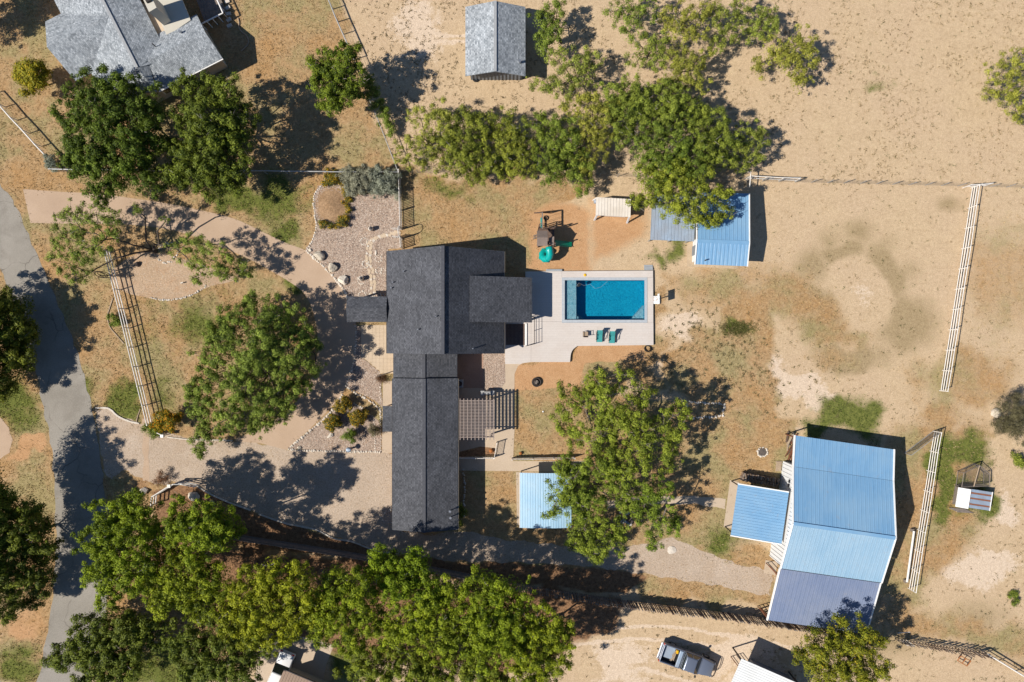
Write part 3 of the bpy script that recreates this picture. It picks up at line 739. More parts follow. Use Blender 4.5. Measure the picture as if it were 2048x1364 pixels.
def water_mat():
    m, nt, bs, out = nodes_of('pool_water'); g = G(nt)
    tr = g.n('BsdfTransparent')
    rip = g.noise(4.2, 3, .6, dist=2.2)
    g.l(g.ramp(rip, [(.36, (.40, .66, .76)), (.45, (.66, .88, .95)), (.50, (1., 1., 1.)), (.56, (.60, .84, .91)), (.66, (.42, .70, .79))]), tr.inputs[0])  # ripple highlights and darker bands painted into the transparent tint
    gl = g.n('BsdfGlossy'); gl.inputs['Roughness'].default_value = .04
    fr = g.n('Fresnel'); fr.inputs['IOR'].default_value = 1.33
    bp = g.n('Bump'); bp.inputs['Strength'].default_value = .35; bp.inputs['Distance'].default_value = .06
    g.l(g.noise(4.0, 3, .5, dist=1.2), bp.inputs['Height']); g.l(bp.outputs[0], gl.inputs['Normal']); g.l(bp.outputs[0], fr.inputs['Normal'])
    mx = g.n('MixShader'); g.l(fr.outputs[0], mx.inputs[0]); g.l(tr.outputs[0], mx.inputs[1]); g.l(gl.outputs[0], mx.inputs[2]); g.l(mx.outputs[0], out.inputs[0])
    nt.nodes.remove(bs)
    return m
M['water'] = water_mat()
MB().add([(x0 + .004, y0 + .004, wz), (x1 - .004, y0 + .004, wz), (x1 - .004, y1 - .004, wz), (x0 + .004, y1 - .004, wz)], [(0, 1, 2, 3)]).build('water', M['water'], pool)
hosep = [P(1150, 575, .2), P(1158, 566, .2), P(1168, 571, .2), P(1180, 568, .2), P(1190, 577, .2), P(1202, 574, .2), P(1215, 563, .2)]
cleaner = thing('pool_cleaner', 'small pool cleaner with thin floating hose at the ledge', 'pool cleaner', P(1158, 570, .17))
MB().tube([Vector((a.x, a.y, wz + .005)) for a in hosep], .010, 5).build('hose', M['pipe_grey'], cleaner)
MB().box((P(1158, 570, .1).x, P(1158, 570, .1).y, .08), (.35, .3, .2), .4).build('body', M['black_plastic'], cleaner, bevel=.04)
# ------------------------------------------------------------------ buildings
def V3(x, y, z): return Vector((x, y, z))

def gable_roof(parent, xw, xr, xe, y0, y1, zw, zr, ze, mat, t=.14, ridge=True):
    """ridge runs along y; west slope and east slope"""
    slab('roof_slope', [(xw, y1, zw), (xw, y0, zw), (xr, y0, zr), (xr, y1, zr)], t, mat, parent)
    slab('roof_slope', [(xe, y0, ze), (xe, y1, ze), (xr + .003, y1, zr), (xr + .003, y0, zr)], t, mat, parent)
    if ridge: beam('ridge_cap', (xr, y0, zr + .02), (xr, y1, zr + .02), .28, .05, mat_ridge, parent)

def gable_walls(parent, xa, xr, xb, y0, y1, za, zr, zb, mat, nm='wall'):
    prof = [(xa, 0), (xb, 0), (xb, zb), (xr, zr), (xa, za)]
    vs = [(x, y0, z) for x, z in prof] + [(x, y1, z) for x, z in prof]; n = 5
    fs = [tuple(range(n)), tuple(range(2 * n - 1, n - 1, -1))] + [(i, n + i, n + (i + 1) % n, (i + 1) % n) for i in range(n)]
    MB().add(vs, fs).build(nm, mat, parent)

mat_ridge = plain('ridge_shingle', (.085, .088, .10), (.06, .062, .075), 4.0, .85)
house = thing('main_house', 'main house with dark charcoal shingle roofs beside the swimming pool', 'house', (-6.3, 1.0, 0))
XW, XR, XE = -12.05, -6.28, -.75
gable_walls(house, XW + .45, XR, XE - .45, -1.0, 8.3, 2.45, 5.95, 2.4, M['wall_tan'])
gable_roof(house, XW, XR, XE, -1.2, 8.66, 2.55, 6.25, 2.35, M['roof_dark'])
# raised rear roof over the back porch
slab('rear_roof', [(1.93, 1.78, 2.55), (1.93, 6.1, 2.55), (-3.95, 6.1, 4.70), (-3.95, 1.78, 4.70)], .2, M['roof_dark'], house)
MB().add([(-3.9, 2.0, 2.5), (-.6, 2.0, 2.0), (-.6, 2.0, 3.2), (-3.9, 2.0, 4.35), (-3.9, 5.9, 2.5), (-.6, 5.9, 2.0), (-.6, 5.9, 3.2), (-3.9, 5.9, 4.35)], [(0, 1, 2, 3), (7, 6, 5, 4), (1, 5, 6, 2), (2, 6, 7, 3)]).build('rear_wall', M['wall_tan'], house)
for yy in (2.05, 4.0, 5.85): block('porch_post', (1.6, yy, 1.35), (.18, .18, 2.1), M['trim_white'], house)
# link and long south wing
gable_walls(house, -11.05, -8.37, -5.65, -3.6, -1.05, 2.3, 3.0, 2.3, M['wall_tan'])
gable_roof(house, -11.45, -8.37, -5.28, -3.6, -1.19, 2.48, 3.42, 2.48, M['roof_dark'])
gable_walls(house, -11.1, -8.3, -5.6, -17.8, -3.7, 2.4, 3.2, 2.4, M['wall_brick'])
gable_roof(house, -11.47, -8.3, -5.2, -18.12, -3.57, 2.78, 3.74, 2.74, M['roof_dark'])
# front porch gable (ridge east-west)
zr, ze = 3.0, 2.62
slab('porch_roof', [(-15.87, 1.83, ze), (-12.02, 1.83, ze), (-12.02, 3.1, zr), (-15.87, 3.1, zr)], .14, M['roof_dark'], house)
slab('porch_roof', [(-12.02, 4.28, ze), (-15.87, 4.28, ze), (-15.87, 3.103, zr), (-12.02, 3.103, zr)], .14, M['roof_dark'], house)
for yy in (2.0, 4.1): block('porch_post', (-15.6, yy, 1.27), (.16, .16, 2.5), M['trim_white'], house)
# small entry canopy on the west wall
slab('entry_canopy', [(-12.50, -8.75, 2.30), (-11.42, -8.75, 2.52), (-11.42, -6.28, 2.52), (-12.50, -6.28, 2.30)], .1, M['roof_dark'], house)
for yy in (-8.6, -6.45): block('canopy_post', (-12.35, yy, 1.12), (.1, .1, 2.2), M['trim_white'], house)
# fascias and gutters
for a, b_ in (((XW - .03, -1.2, 2.44), (XW - .03, 8.66, 2.44)), ((XE + .03, -1.2, 2.24), (XE + .03, 8.66, 2.24)), ((-11.5, -18.1, 2.64), (-11.5, -3.6, 2.64)), ((-5.16, -18.1, 2.62), (-5.16, -3.6, 2.62))):
    beam('gutter', a, b_, .07, .10, M['trim_dark'] if a[0] < -10 else M['wall_tan'], house)
# doors and windows of the walls
for (x, y, w, h, z) in ((-11.63, 6.5, 1.4, 1.2, 1.5), (-11.63, .6, 1.4, 1.2, 1.5), (-11.12, -12.5, 1.6, 1.2, 1.5), (-11.12, -15.5, 1.6, 1.2, 1.5), (-5.57, -12.0, 1.4, 1.1, 1.5), (-5.57, -15.5, 1.4, 1.1, 1.5)):
    f = MB().box((x, y, z), (.06, w + .16, h + .16)).build('window', M['trim_white'], house)
    sx = -.035 if x < -8 else .035
    for sgn in (-1, 1): MB().box((x + sx, y + sgn * w * .26, z), (.02, w * .48, h)).build('pane', M['glass'], f)
    MB().box((x + sx * 1.6, y, z - h / 2 - .1), (.12, w + .3, .06)).build('sill', M['trim_white'], f)
for (x, y) in ((-11.63, 3.1), (-11.12, -7.5)):
    d_ = MB().box((x, y, 1.05), (.07, 1.0, 2.05)).build('door', M['wood_dark'], house)
    MB().box((x - .06, y + .38, 1.0), (.06, .05, .14)).build('handle', M['chrome'], d_)
# vent pipes and roof fittings
def zmain(x): return 6.25 - (XR - x) / (XR - XW) * 3.7 if x < XR else 6.25 - (x - XR) / (XE - XR) * 3.9
for px, py in ((808, 543), (786, 565), (783, 576), (873, 633), (837, 659), (946, 697)):
    q = P(px, py, 4.0); z = zmain(q.x); q = P(px, py, z); z = zmain(q.x)
    rod('vent_pipe', (q.x, q.y, z - .1), (q.x, q.y, z + .42), .06, M['chrome'], house)
for px, py in ((901, 1020), (902, 1033)):
    q = P(px, py, 2.9); rod('vent_pipe', (q.x, q.y, 2.6), (q.x, q.y, 3.45), .05, M['chrome'], house)
    rod('vent_cap', (q.x, q.y, 3.45), (q.x, q.y, 3.52), .11, M['chrome'], house)
# back steps well with dark boards and iron railing
well = thing('stair_railing', 'black iron railing round the sunken back steps by the pool deck', 'railing', P(1051, 665))
rl = [(1053, 632), (1070, 632), (1070, 690), (1053, 692)]
rp = [P(a, b_, 1.1) for a, b_ in ((1060, 633), (1069, 634), (1069, 661), (1069, 688), (1052, 692))]
for i, p in enumerate(rp):
    rod('post', (p.x, p.y, DZ), (p.x, p.y, 1.15), .03, M['iron'], well)
    if i:
        q = rp[i - 1]
        for z in (.5, .8, 1.12): rod('rail', (q.x, q.y, z), (p.x, p.y, z), .022, M['iron'], well)
wp = thing('shade_patio_boards', 'dark brown boarded landing beside the back door', 'landing', P(1030, 668))
a = P(1012, 648, .3); c = P(1049, 690, .3)
for k in range(14):
    w = (c.x - a.x) / 14
    block('board', (a.x + w * (k + .5), (a.y + c.y) / 2, .305), (w - .012, a.y - c.y, .03), M['brown_pad'], wp)
block('curb', (P(1052, 668, .3).x, (a.y + c.y) / 2, .34), (.16, a.y - c.y + .1, .12), M['trim_white'], wp)

# air-conditioning unit, barbecue grill
ac = thing('air_conditioner', 'grey air-conditioning unit against the house behind the pergola', 'air conditioner', P(920, 767))
q = P(920, 767, .5); MB().box((q.x, q.y, .42), (.62, .8, .84)).build('case', M['pipe_grey'], ac, bevel=.03); rod('fan_grille', (q.x, q.y, .84), (q.x, q.y, .87), .26, M['iron'], ac)
gl = thing('barbecue_grill', 'dark barbecue grill standing at the pergola corner', 'grill', P(975, 786))
q = P(975, 786, .8); MB().box((q.x, q.y, .78), (.62, .5, .3)).build('firebox', M['iron'], gl, bevel=.05)
MB().tube([(q.x - .3, q.y + .02, .95), (q.x + .3, q.y + .02, .95)], .22, 10).build('lid', M['pipe_grey'], gl)
for sx in (-1, 1):
    block('side_shelf', (q.x + sx * .5, q.y, .86), (.36, .44, .04), M['pipe_grey'], gl)
    for sy in (-1, 1): rod('leg', (q.x + sx * .28, q.y + sy * .2, .012), (q.x + sx * .28, q.y + sy * .2, .66), .025, M['iron'], gl)

# ------------------------------------------------------------------ pergola
pg = thing('pergola', 'weathered wooden slatted pergola attached behind the long wing', 'pergola', (-3.3, -7.5, 0))
zt = 2.45
for yy in (-5.75, -9.25): beam('beam', (-5.0, yy, zt - .12), (-1.75, yy, zt - .12), .07, .2, M['wood_pergola'], pg)
for k in range(10):
    x = -5.0 + k * .36; beam('rafter', (x, -5.54, zt + .04), (x, -9.53, zt + .04), .065, .17, M['wood_pergola'], pg)
for k in range(26):
    y = -5.72 - k * .142; beam('batten', (-5.06, y, zt + .15), (-1.68 if k < 26 else -2.5, y, zt + .15), .045, .04, M['wood_pergola'], pg)
for x in (-4.75, -2.0):
    for y in (-5.75, -9.25): block('post', (x, y, 1.16), (.14, .14, 2.3), M['wood_pergola'], pg)

# ------------------------------------------------------------------ grey shed at the top
sh = thing('grey_shed', 'grey shingled gable shed at the top edge', 'shed', (-1.6, 28.9, 0))
mat_ridge = plain('grey_ridge_shingle', (.34, .35, .36), (.28, .29, .3), 4.0, .85)
gable_walls(sh, -4.1, -1.6, .95, 26.1, 31.9, 2.35, 3.35, 2.35, M['wall_grey'])
gable_roof(sh, -4.5, -1.6, 1.3, 25.57, 32.25, 2.4, 3.55, 2.4, M['roof_grey'], .12)
for k in range(14): block('batten', (-3.9 + k * .36, 26.07, 1.2), (.04, .05, 2.3), M['wall_grey'], sh)
rod('roof_vent', (.75, 26.8, 2.5), (.75, 26.8, 3.05), .13, M['chrome'], sh)
tyre = thing('old_tyre', 'dark tyre leaning by the grey shed corner', 'tyre', P(952, 158))
q = P(952, 158); b = MB()
b.tube([(q.x + .26 * math.cos(2 * math.pi * k / 14), q.y + .26 * math.sin(2 * math.pi * k / 14), .1) for k in range(15)], .1, 8, cap=False).build('tread', M['black'], tyre)

# ------------------------------------------------------------------ neighbour house, top left
nh = thing('neighbour_house', 'light grey shingled house with crossing gables at the top left', 'house', (-37, 29, 0))
th = math.radians(27.0)
ea = V3(math.cos(th), math.sin(th), 0); eb = V3(math.sin(th), -math.cos(th), 0)   # along the wings / along the main ridge southwards
R1 = V3(-35.3, 25.75, 0); Z_E, Z_R = 2.6, 4.0
def nhp(a, b_, z): p = R1 + ea * a + eb * b_; return (p.x, p.y, z)
hw = 4.6
slab('roof_slope', [nhp(-hw, -14, Z_E), nhp(-hw, .1, Z_E), nhp(0, 0, Z_R), nhp(0, -14, Z_R)], .14, M['roof_grey'], nh)
slab('roof_slope', [nhp(hw * .62, .1, Z_E + .3), nhp(hw * .62, -14, Z_E + .3), nhp(.003, -14, Z_R), nhp(.003, 0, Z_R)], .14, M['roof_grey'], nh)
beam('ridge_cap', nhp(0, -14, Z_R + .02), nhp(0, 0, Z_R + .02), .25, .05, mat_ridge, nh)
slab('hip_end', [nhp(-hw, .1, Z_E), nhp(.2, 2.1, Z_E + .02), nhp(.0, .003, Z_R)], .14, M['roof_grey'], nh)
slab('hip_end', [nhp(.2, 2.1, Z_E + .02), nhp(1.1, -.35, 3.64), nhp(hw * .62, -2.0, Z_E + .35), nhp(.004, .0, Z_R)], .14, M['roof_grey'], nh)
# west wing
w0 = -5.6; hw2 = 3.2
slab('roof_slope', [nhp(-6.3, w0 - hw2, Z_E), nhp(-6.7, w0, Z_R - .02), nhp(-.2, w0, Z_R - .02), nhp(-4.6, w0 - hw2, Z_E)][::-1], .14, M['roof_grey'], nh)
slab('roof_slope', [nhp(-6.7, w0, Z_R - .02), nhp(-6.3, w0 + hw2, Z_E), nhp(-4.2, w0 + hw2, Z_E + .02), nhp(-.2, w0, Z_R - .02)], .14, M['roof_grey'], nh)
MB().hexa([nhp(-6.1, w0 - 2.8, 0), nhp(-6.1, w0 + 2.8, 0), nhp(-3.9, w0 + 2.8, 0), nhp(-3.9, w0 - 2.8, 0)], [nhp(-6.1, w0 - 2.8, 2.55), nhp(-6.1, w0 + 2.8, 2.55), nhp(-3.9, w0 + 2.8, 2.55), nhp(-3.9, w0 - 2.8, 2.55)]).build('wall', M['wall_tan'], nh)
# east wing
e0 = -.35; he = 2.45; ZR2 = 3.65
slab('roof_slope', [nhp(7.3, e0 + he, Z_E), nhp(7.15, e0, ZR2), nhp(1.1, e0, ZR2), nhp(.4, e0 + he, Z_E)], .14, M['roof_grey'], nh)
slab('roof_slope', [nhp(7.15, e0 + .003, ZR2), nhp(7.0, e0 - he, Z_E), nhp(2.6, e0 - he, Z_E + .05), nhp(1.1, e0 + .003, ZR2)], .14, M['roof_grey'], nh)
MB().hexa([nhp(-4.2, 1.7, 0), nhp(6.9, 1.7, 0), nhp(6.7, -2.4, 0), nhp(-4.2, -13, 0)], [nhp(-4.2, 1.7, 2.5), nhp(6.9, 1.7, 2.5), nhp(6.7, -2.4, 2.5), nhp(-4.2, -13, 2.5)]).build('wall', M['wall_tan'], nh)
f = nhp(1.0, 1.72, 1.4); wf = MB().box(f, (1.3, .08, 1.1), th).build('window', M['trim_white'], nh); f = nhp(1.0, 1.76, 1.4); MB().box(f, (1.1, .08, .9), th).build('pane', M['glass'], wf)
beam('gutter', nhp(.4, e0 + he + .05, Z_E - .08), nhp(7.3, e0 + he + .05, Z_E - .08), .1, .1, M['trim_white'], nh)
# flat beige porch roof, chimney
M['beige_roof'] = plain('beige_membrane_roof', (.46, .43, .36), (.50, .47, .40), .6, .8, fine_amt=.08)
slab('porch_roof', [P(334, 72, 2.9), P(381, 40, 2.9), P(340, -60, 2.9), P(285, -36, 2.9)], .15, M['beige_roof'], nh)
MB().hexa([P(330, 66, 0), P(374, 40, 0), P(340, -50, 0), P(295, -20, 0)], [P(330, 64, 2.74), P(376, 38, 2.74), P(340, -56, 2.74), P(295, -20, 2.74)]).build('porch_wall', M['wall_tan'], nh)
ct = [P(298, 24, 5.6), P(313, 15, 5.6), P(297, -18, 5.6), P(282, -10, 5.6)]
MB().hexa([(p.x, p.y, 2.0) for p in ct], ct).build('chimney', M['beige_roof'], nh)
cc = sum(ct, Vector((0, 0, 0))) / 4
block('flue', (cc.x, cc.y + .1, 5.7), (.45, .45, .3), M['iron'], nh, rz=th)
q = P(362, 65, 3.2); rod('vent', (q.x, q.y, 2.9), (q.x, q.y, 3.55), .12, M['chrome'], nh)
q = P(310, 92, 3.3); rod('vent_pipe', (q.x, q.y, 3.1), (q.x, q.y, 3.8), .05, M['iron'], nh)
# its back deck
dkk = thing('back_deck', 'shadowed wooden deck with pale rail behind the neighbour house', 'deck', P(420, 20))
dpts = [P(385, -20, .5), P(430, -30, .5), P(452, 22, .5), P(410, 46, .5)]
for k in range(12):
    a0 = dpts[0].lerp(dpts[1], k / 12); a1_ = dpts[0].lerp(dpts[1], (k + .94) / 12); b0 = dpts[3].lerp(dpts[2], k / 12); b1_ = dpts[3].lerp(dpts[2], (k + .94) / 12)
    MB().hexa([V3(v.x, v.y, .42) for v in (a0, b0, b1_, a1_)], [V3(v.x, v.y, .47) for v in (a0, b0, b1_, a1_)]).build('board', M['wood_grey'], dkk)
rp = [P(402, 48, 1.3), P(446, 26, 1.3), P(424, -24, 1.3)]
for i in range(2):
    rod('rail', rp[i], rp[i + 1], .07, M['trim_white'], dkk)
    for k in range(5):
        p = rp[i].lerp(rp[i + 1], k / 4); rod('post', (p.x, p.y, 0), (p.x, p.y, 1.3), .05, M['trim_white'], dkk)
for i in range(6):
    p = P(452 + i * 1.2, -10 + i * 12, .25); block('step_stone', (p.x, p.y, .1), (.5, .3, .2), M['stone_white'], dkk, rz=random.random())
hc = catmull([(476, 36), (478, 45), (478, 55), (484, 64), (492, 70), (497, 80), (496, 88), (489, 96), (482, 102)], 3)
ge = thing('garden_edging', 'wavy tan edging round the shaded bed behind the neighbour house', 'edging', P(490, 70))
MB().tube([P(a, b_, .08) for a, b_ in hc], .06, 6).build('border', M['wood_tan'], ge)

# ------------------------------------------------------------------ blue shed with grey lean-to
bs_ = thing('blue_shed', 'blue metal-roofed shed under the tree north of the pool', 'shed', (20, 11, 0))
ang = math.radians(-2.2); ux = V3(math.cos(ang), math.sin(ang), 0); vy = V3(-math.sin(ang), math.cos(ang), 0)
So = V3(17.72, 9.58, 0)
def sp(u, v, z): p = So + ux * u + vy * v; return V3(p.x, p.y, z)
panels(bs_, 'roof_panel', sp(0, 0, 2.95), sp(4.95, 0, 2.95) - sp(0, 0, 2.95), sp(0, 4.85, 2.35) - sp(0, 0, 2.95), 13, M['blue_metal'])
panels(bs_, 'roof_panel', sp(0, 0, 2.95), sp(4.95, 0, 2.95) - sp(0, 0, 2.95), sp(0, -2.2, 2.6) - sp(0, 0, 2.95), 13, M['blue_metal'])
beam('ridge_cap', sp(0, 0, 2.98), sp(4.95, 0, 2.98), .34, .05, M['blue_metal'], bs_)
for u in (-.05, 5.0):
    beam('trim', sp(u, 0, 2.94), sp(u, 4.87, 2.34), .1, .16, M['trim_white'], bs_); beam('trim', sp(u, 0, 2.94), sp(u, -2.22, 2.59), .1, .16, M['trim_white'], bs_)
MB().hexa([sp(.35, -1.7, 0), sp(4.7, -1.7, 0), sp(4.7, 4.5, 0), sp(.35, 4.5, 0)], [sp(.35, -1.7, 2.55), sp(4.7, -1.7, 2.55), sp(4.7, 4.5, 2.35), sp(.35, 4.5, 2.35)]).build('wall', M['wall_white'], bs_)
d_ = MB().box(sp(.33, -.6, 1.05), (.07, .95, 2.05), ang).build('door', M['wall_grey'], bs_); MB().box(sp(.27, -.95, 1.0), (.06, .05, .14), ang).build('handle', M['chrome'], d_)
wf = MB().box(sp(2.5, -1.73, 1.5), (1.25, .07, 1.05), ang).build('window', M['trim_white'], bs_); MB().box(sp(2.5, -1.78, 1.5), (1.1, .05, .9), ang).build('pane', M['glass'], wf)
q = sp(.9, -1.75, 2.85); rod('flue_pipe', sp(.9, -1.8, 2.4), sp(.9, -1.8, 3.1), .06, M['iron'], bs_)
panels(bs_, 'lean_to_panel', sp(-4.35, .05, 2.2), sp(-.1, .05, 2.2) - sp(-4.35, .05, 2.2), sp(-4.35, 4.4, 2.35) - sp(-4.35, .05, 2.2), 13, M['galv'], rib=.028)
for u in (-4.1, -2.2, -.4):
    for v in (.25, 4.2): rod('lean_to_post', sp(u, v, .0), sp(u, v, 2.22), .06, M['pipe_grey'], bs_)

# ------------------------------------------------------------------ white canopy
cn = thing('storage_canopy', 'white corrugated canopy on splayed legs north-east of the play set', 'canopy', P(1225, 412))
c0 = P(1192, 394, 2.0)
uu = P(1262, 398, 2.0) - c0; vv = P(1193, 430, 1.8) - c0
panels(cn, 'roof_panel', c0, uu, vv, 12, plain('cream_metal', (.66, .61, .54), (.6, .55, .48), 1.0, .5, fine_amt=.1, big=(.9, (.45, .38, .3), .4)), rib=.03)
for (u, v, du, dv) in ((.03, .05, -.12, -.1), (.97, .05, .1, -.1), (.03, .95, -.1, .16), (.95, .95, .02, .22)):
    t = c0 + uu * u + vv * v; f_ = c0 + uu * (u + du * .3) + vv * (v + dv)
    beam('leg', (t.x, t.y, t.z - .05), (f_.x, f_.y, .0), .16, .1, M['wall_white'], cn)
MB().hexa([c0 + uu * .1 + vv * .12 - V3(0, 0, c0.z - .05), c0 + uu * .1 + vv * .85 - V3(0, 0, c0.z - .25), c0 + uu * .9 + vv * .85 - V3(0, 0, c0.z - .25), c0 + uu * .9 + vv * .12 - V3(0, 0, c0.z - .05)],
          [c0 + uu * .1 + vv * .12 - V3(0, 0, .7), c0 + uu * .1 + vv * .85 - V3(0, 0, .7), c0 + uu * .9 + vv * .85 - V3(0, 0, .7), c0 + uu * .9 + vv * .12 - V3(0, 0, .7)]).build('crate', M['wall_white'], cn)
tk = thing('gas_bottle', 'silver gas bottle standing at the canopy corner', 'gas bottle', P(1191, 403))
q = P(1191, 403, .4); MB().tube([(q.x, q.y, 0.0), (q.x, q.y, .05), (q.x, q.y, .55), (q.x, q.y, .68), (q.x, q.y, .72)], [.14, .17, .17, .1, .05], 10).build('tank', M['galv'], tk, smooth=True)
rod('valve', (q.x, q.y, .7), (q.x, q.y, .82), .04, M['chrome'], tk)

# ------------------------------------------------------------------ small pale blue carport
cp = thing('carport', 'small pale blue metal carport half hidden under the big trees', 'carport', P(1090, 1000))
xw, xe = P(1040, 1000, 2.4).x, P(1143, 1000, 2.4).x; yn, ys = P(1090, 946, 2.35).y, P(1090, 1056, 2.35).y
npan = 20; ptsx = [xw + (xe - xw) * i / npan for i in range(npan + 1)]
zf = lambda x: 2.25 + .22 * (1 - ((x - (xw + xe) / 2) / ((xe - xw) / 2)) ** 2)
for i in range(npan):
    a = V3(ptsx[i], yn, zf(ptsx[i])); bpt = V3(ptsx[i + 1], yn, zf(ptsx[i + 1]))
    panels(cp, 'roof_panel', a, bpt - a, V3(0, ys - yn, 0), 1, M['blue_light'], rib=.026)
for x in (xw + .15, xe - .15):
    for y in (yn - .25, (yn + ys) / 2, ys + .25): rod('post', (x, y, .016), (x, y, 2.27), .06, M['wood_tan'], cp)
beam('fascia', (xw - .02, yn, 2.2), (xw - .02, ys, 2.2), .05, .14, M['trim_white'], cp)

# ------------------------------------------------------------------ big blue barn
bn = thing('blue_barn', 'large blue metal barn with side lean-tos at lower right', 'barn', P(1680, 1030))
bt = math.radians(-8.1); bu = V3(math.cos(bt), math.sin(bt), 0); bv = V3(-math.sin(bt), math.cos(bt), 0); BO = V3(26.09, -16.91, 0)
def bp(u, v, z): p = BO + bu * u + bv * v; return V3(p.x, p.y, z)
Lb = 9.52
def brun(v0, z0, v1, z1, mat, n=24, nm='roof_panel', u0=0, L=Lb): panels(bn, nm, bp(u0, v0, z0), bp(u0 + L, v0, z0) - bp(u0, v0, z0), bp(u0, v1, z1) - bp(u0, v0, z0), n, mat, rib=.028)
brun(5.02, 3.32, 7.92, 2.72, M['blue_metal']); brun(0, 5.0, 5.0, 3.34, M['blue_metal']); brun(0, 5.0, -4.62, 3.78, M['blue_paler'])
brun(-4.64, 3.62, -10.1, 2.45, M['blue_grey'], nm='lean_to_panel')
beam('ridge_cap', bp(0, 0, 5.03), bp(Lb, 0, 5.03), .32, .05, M['blue_metal'], bn)
for u in (-.06, Lb + .06):
    for (v0, z0, v1, z1) in ((7.94, 2.7, 5.0, 3.3), (5.0, 3.3, 0, 4.97), (0, 4.97, -4.64, 3.74), (-4.66, 3.6, -10.12, 2.42)):
        beam('trim', bp(u, v0, z0), bp(u, v1, z1), .13, .18, M['trim_white'], bn)
beam('eave_trim', bp(0, -4.66, 3.7), bp(Lb, -4.66, 3.7), .05, .12, M['trim_dark'], bn)
prof = [(5.0, 0), (-4.6, 0), (-4.6, 3.6), (0, 4.85), (5.0, 3.2)]
for nm, ua, ub in (('wall', .32, Lb - .3),):
    vs = [bp(ua, v, z) for v, z in prof] + [bp(ub, v, z) for v, z in prof]; n = 5
    MB().add(vs, [tuple(range(n)), tuple(range(2 * n - 1, n - 1, -1))] + [(i, n + i, n + (i + 1) % n, (i + 1) % n) for i in range(n)]).build(nm, M['wall_white'], bn)
# ribs of the west gable siding
for k in range(26):
    v = -4.5 + k * .37
    zt_ = 3.58 + (v + 4.6) / 4.6 * 1.25 if v < 0 else 4.83 - v / 5.0 * 1.63
    if -2.4 < v < 2.4: zb_ = 3.2
    else: zb_ = 0.0
    beam('siding_rib', bp(.29, v, zb_), bp(.29, v, zt_ - .02), .05, .05, M['wall_white'], bn)
block('wall_vent', bp(.27, 3.4, 2.2), (.06, .3, .3), M['trim_dark'], bn, rz=bt); block('wall_vent', bp(.27, 3.0, 2.2), (.06, .3, .3), M['trim_dark'], bn, rz=bt)
for u in (.2, 3.2, 6.3, Lb - .2):
    rod('porch_post', bp(u, 7.7, 0), bp(u, 7.7, 2.68), .07, M['rust'], bn); rod('lean_to_post', bp(u, -9.9, 0), bp(u, -9.9, 2.42), .07, M['rust'], bn)
# west lean-to
panels(bn, 'lean_to_panel', bp(-.02, 2.48, 3.12), bp(-.02, -2.48, 3.12) - bp(-.02, 2.48, 3.12), bp(-4.72, 2.48, 2.5) - bp(-.02, 2.48, 3.12), 18, M['blue_metal'], rib=.026)
for v in (2.52, -2.52): beam('trim', bp(-.02, v, 3.1), bp(-4.74, v, 2.48), .1, .14, M['trim_white'], bn)
for v in (2.3, -2.3): rod('lean_to_post', bp(-4.5, v, 0), bp(-4.5, v, 2.45), .06, M['iron'], bn); rod('brace', bp(-4.5, v, 1.4), bp(-3.7, v, 2.5), .04, M['iron'], bn)
d_ = MB().box(bp(.3, -1.0, 1.1), (.08, 1.0, 2.15), bt).build('door', M['wall_grey'], bn); MB().box(bp(.22, -1.38, 1.0), (.06, .05, .14), bt).build('handle', M['chrome'], d_)

# hitching frames and clutter at the barn
for (a0, b0, lab) in (((1515, 1212), (1532, 1236), 'rusty iron gate leaning at the barn lean-to corner'), ((1532, 1126), (1551, 1147), 'rusty iron gate swung open at the barn side'), ((1462, 1313), (1484, 1342), 'thin iron gate frame beside the white metal roof')):
    t = thing('iron_gate', lab, 'gate', P(*a0)); pa = P(*a0); pb = P(*b0)
    rod('hinge_post', (pa.x, pa.y, 0), (pa.x, pa.y, 1.3), .04, M['rust'], t); rod('latch_post', (pb.x, pb.y, 0), (pb.x, pb.y, 1.3), .04, M['rust'], t)
    for z in (.2, .6, 1.0, 1.3): rod('bar', (pa.x, pa.y, z), (pb.x, pb.y, z), .03, M['rust'], t)
# firewood stack, log by log
wd = thing('firewood_stack', 'dark stack of split firewood north of the barn lean-to', 'firewood stack', P(1522, 962))
q0 = P(1482, 945); q1 = P(1552, 957); dirv = (q1 - q0).normalized(); nrm_ = V3(-dirv.y, dirv.x, 0); Lw = (q1 - q0).length
for layer in range(6):
    for k in range(26):
        for row in range(2):
            r = random.uniform(.06, .1); c = q0 + dirv * (Lw * (k + .5 + random.uniform(-.3, .3)) / 26) + nrm_ * (row * .42 - .5 + random.uniform(-.05, .05)); z = .08 + layer * .16
            d = nrm_ * random.uniform(.16, .21) + dirv * random.uniform(-.05, .05)
            rod('log', (c.x - d.x, c.y - d.y, z), (c.x + d.x, c.y + d.y, z + random.uniform(-.03, .03)), r, M['log'] if random.random() < .8 else M['wood_grey'], wd)
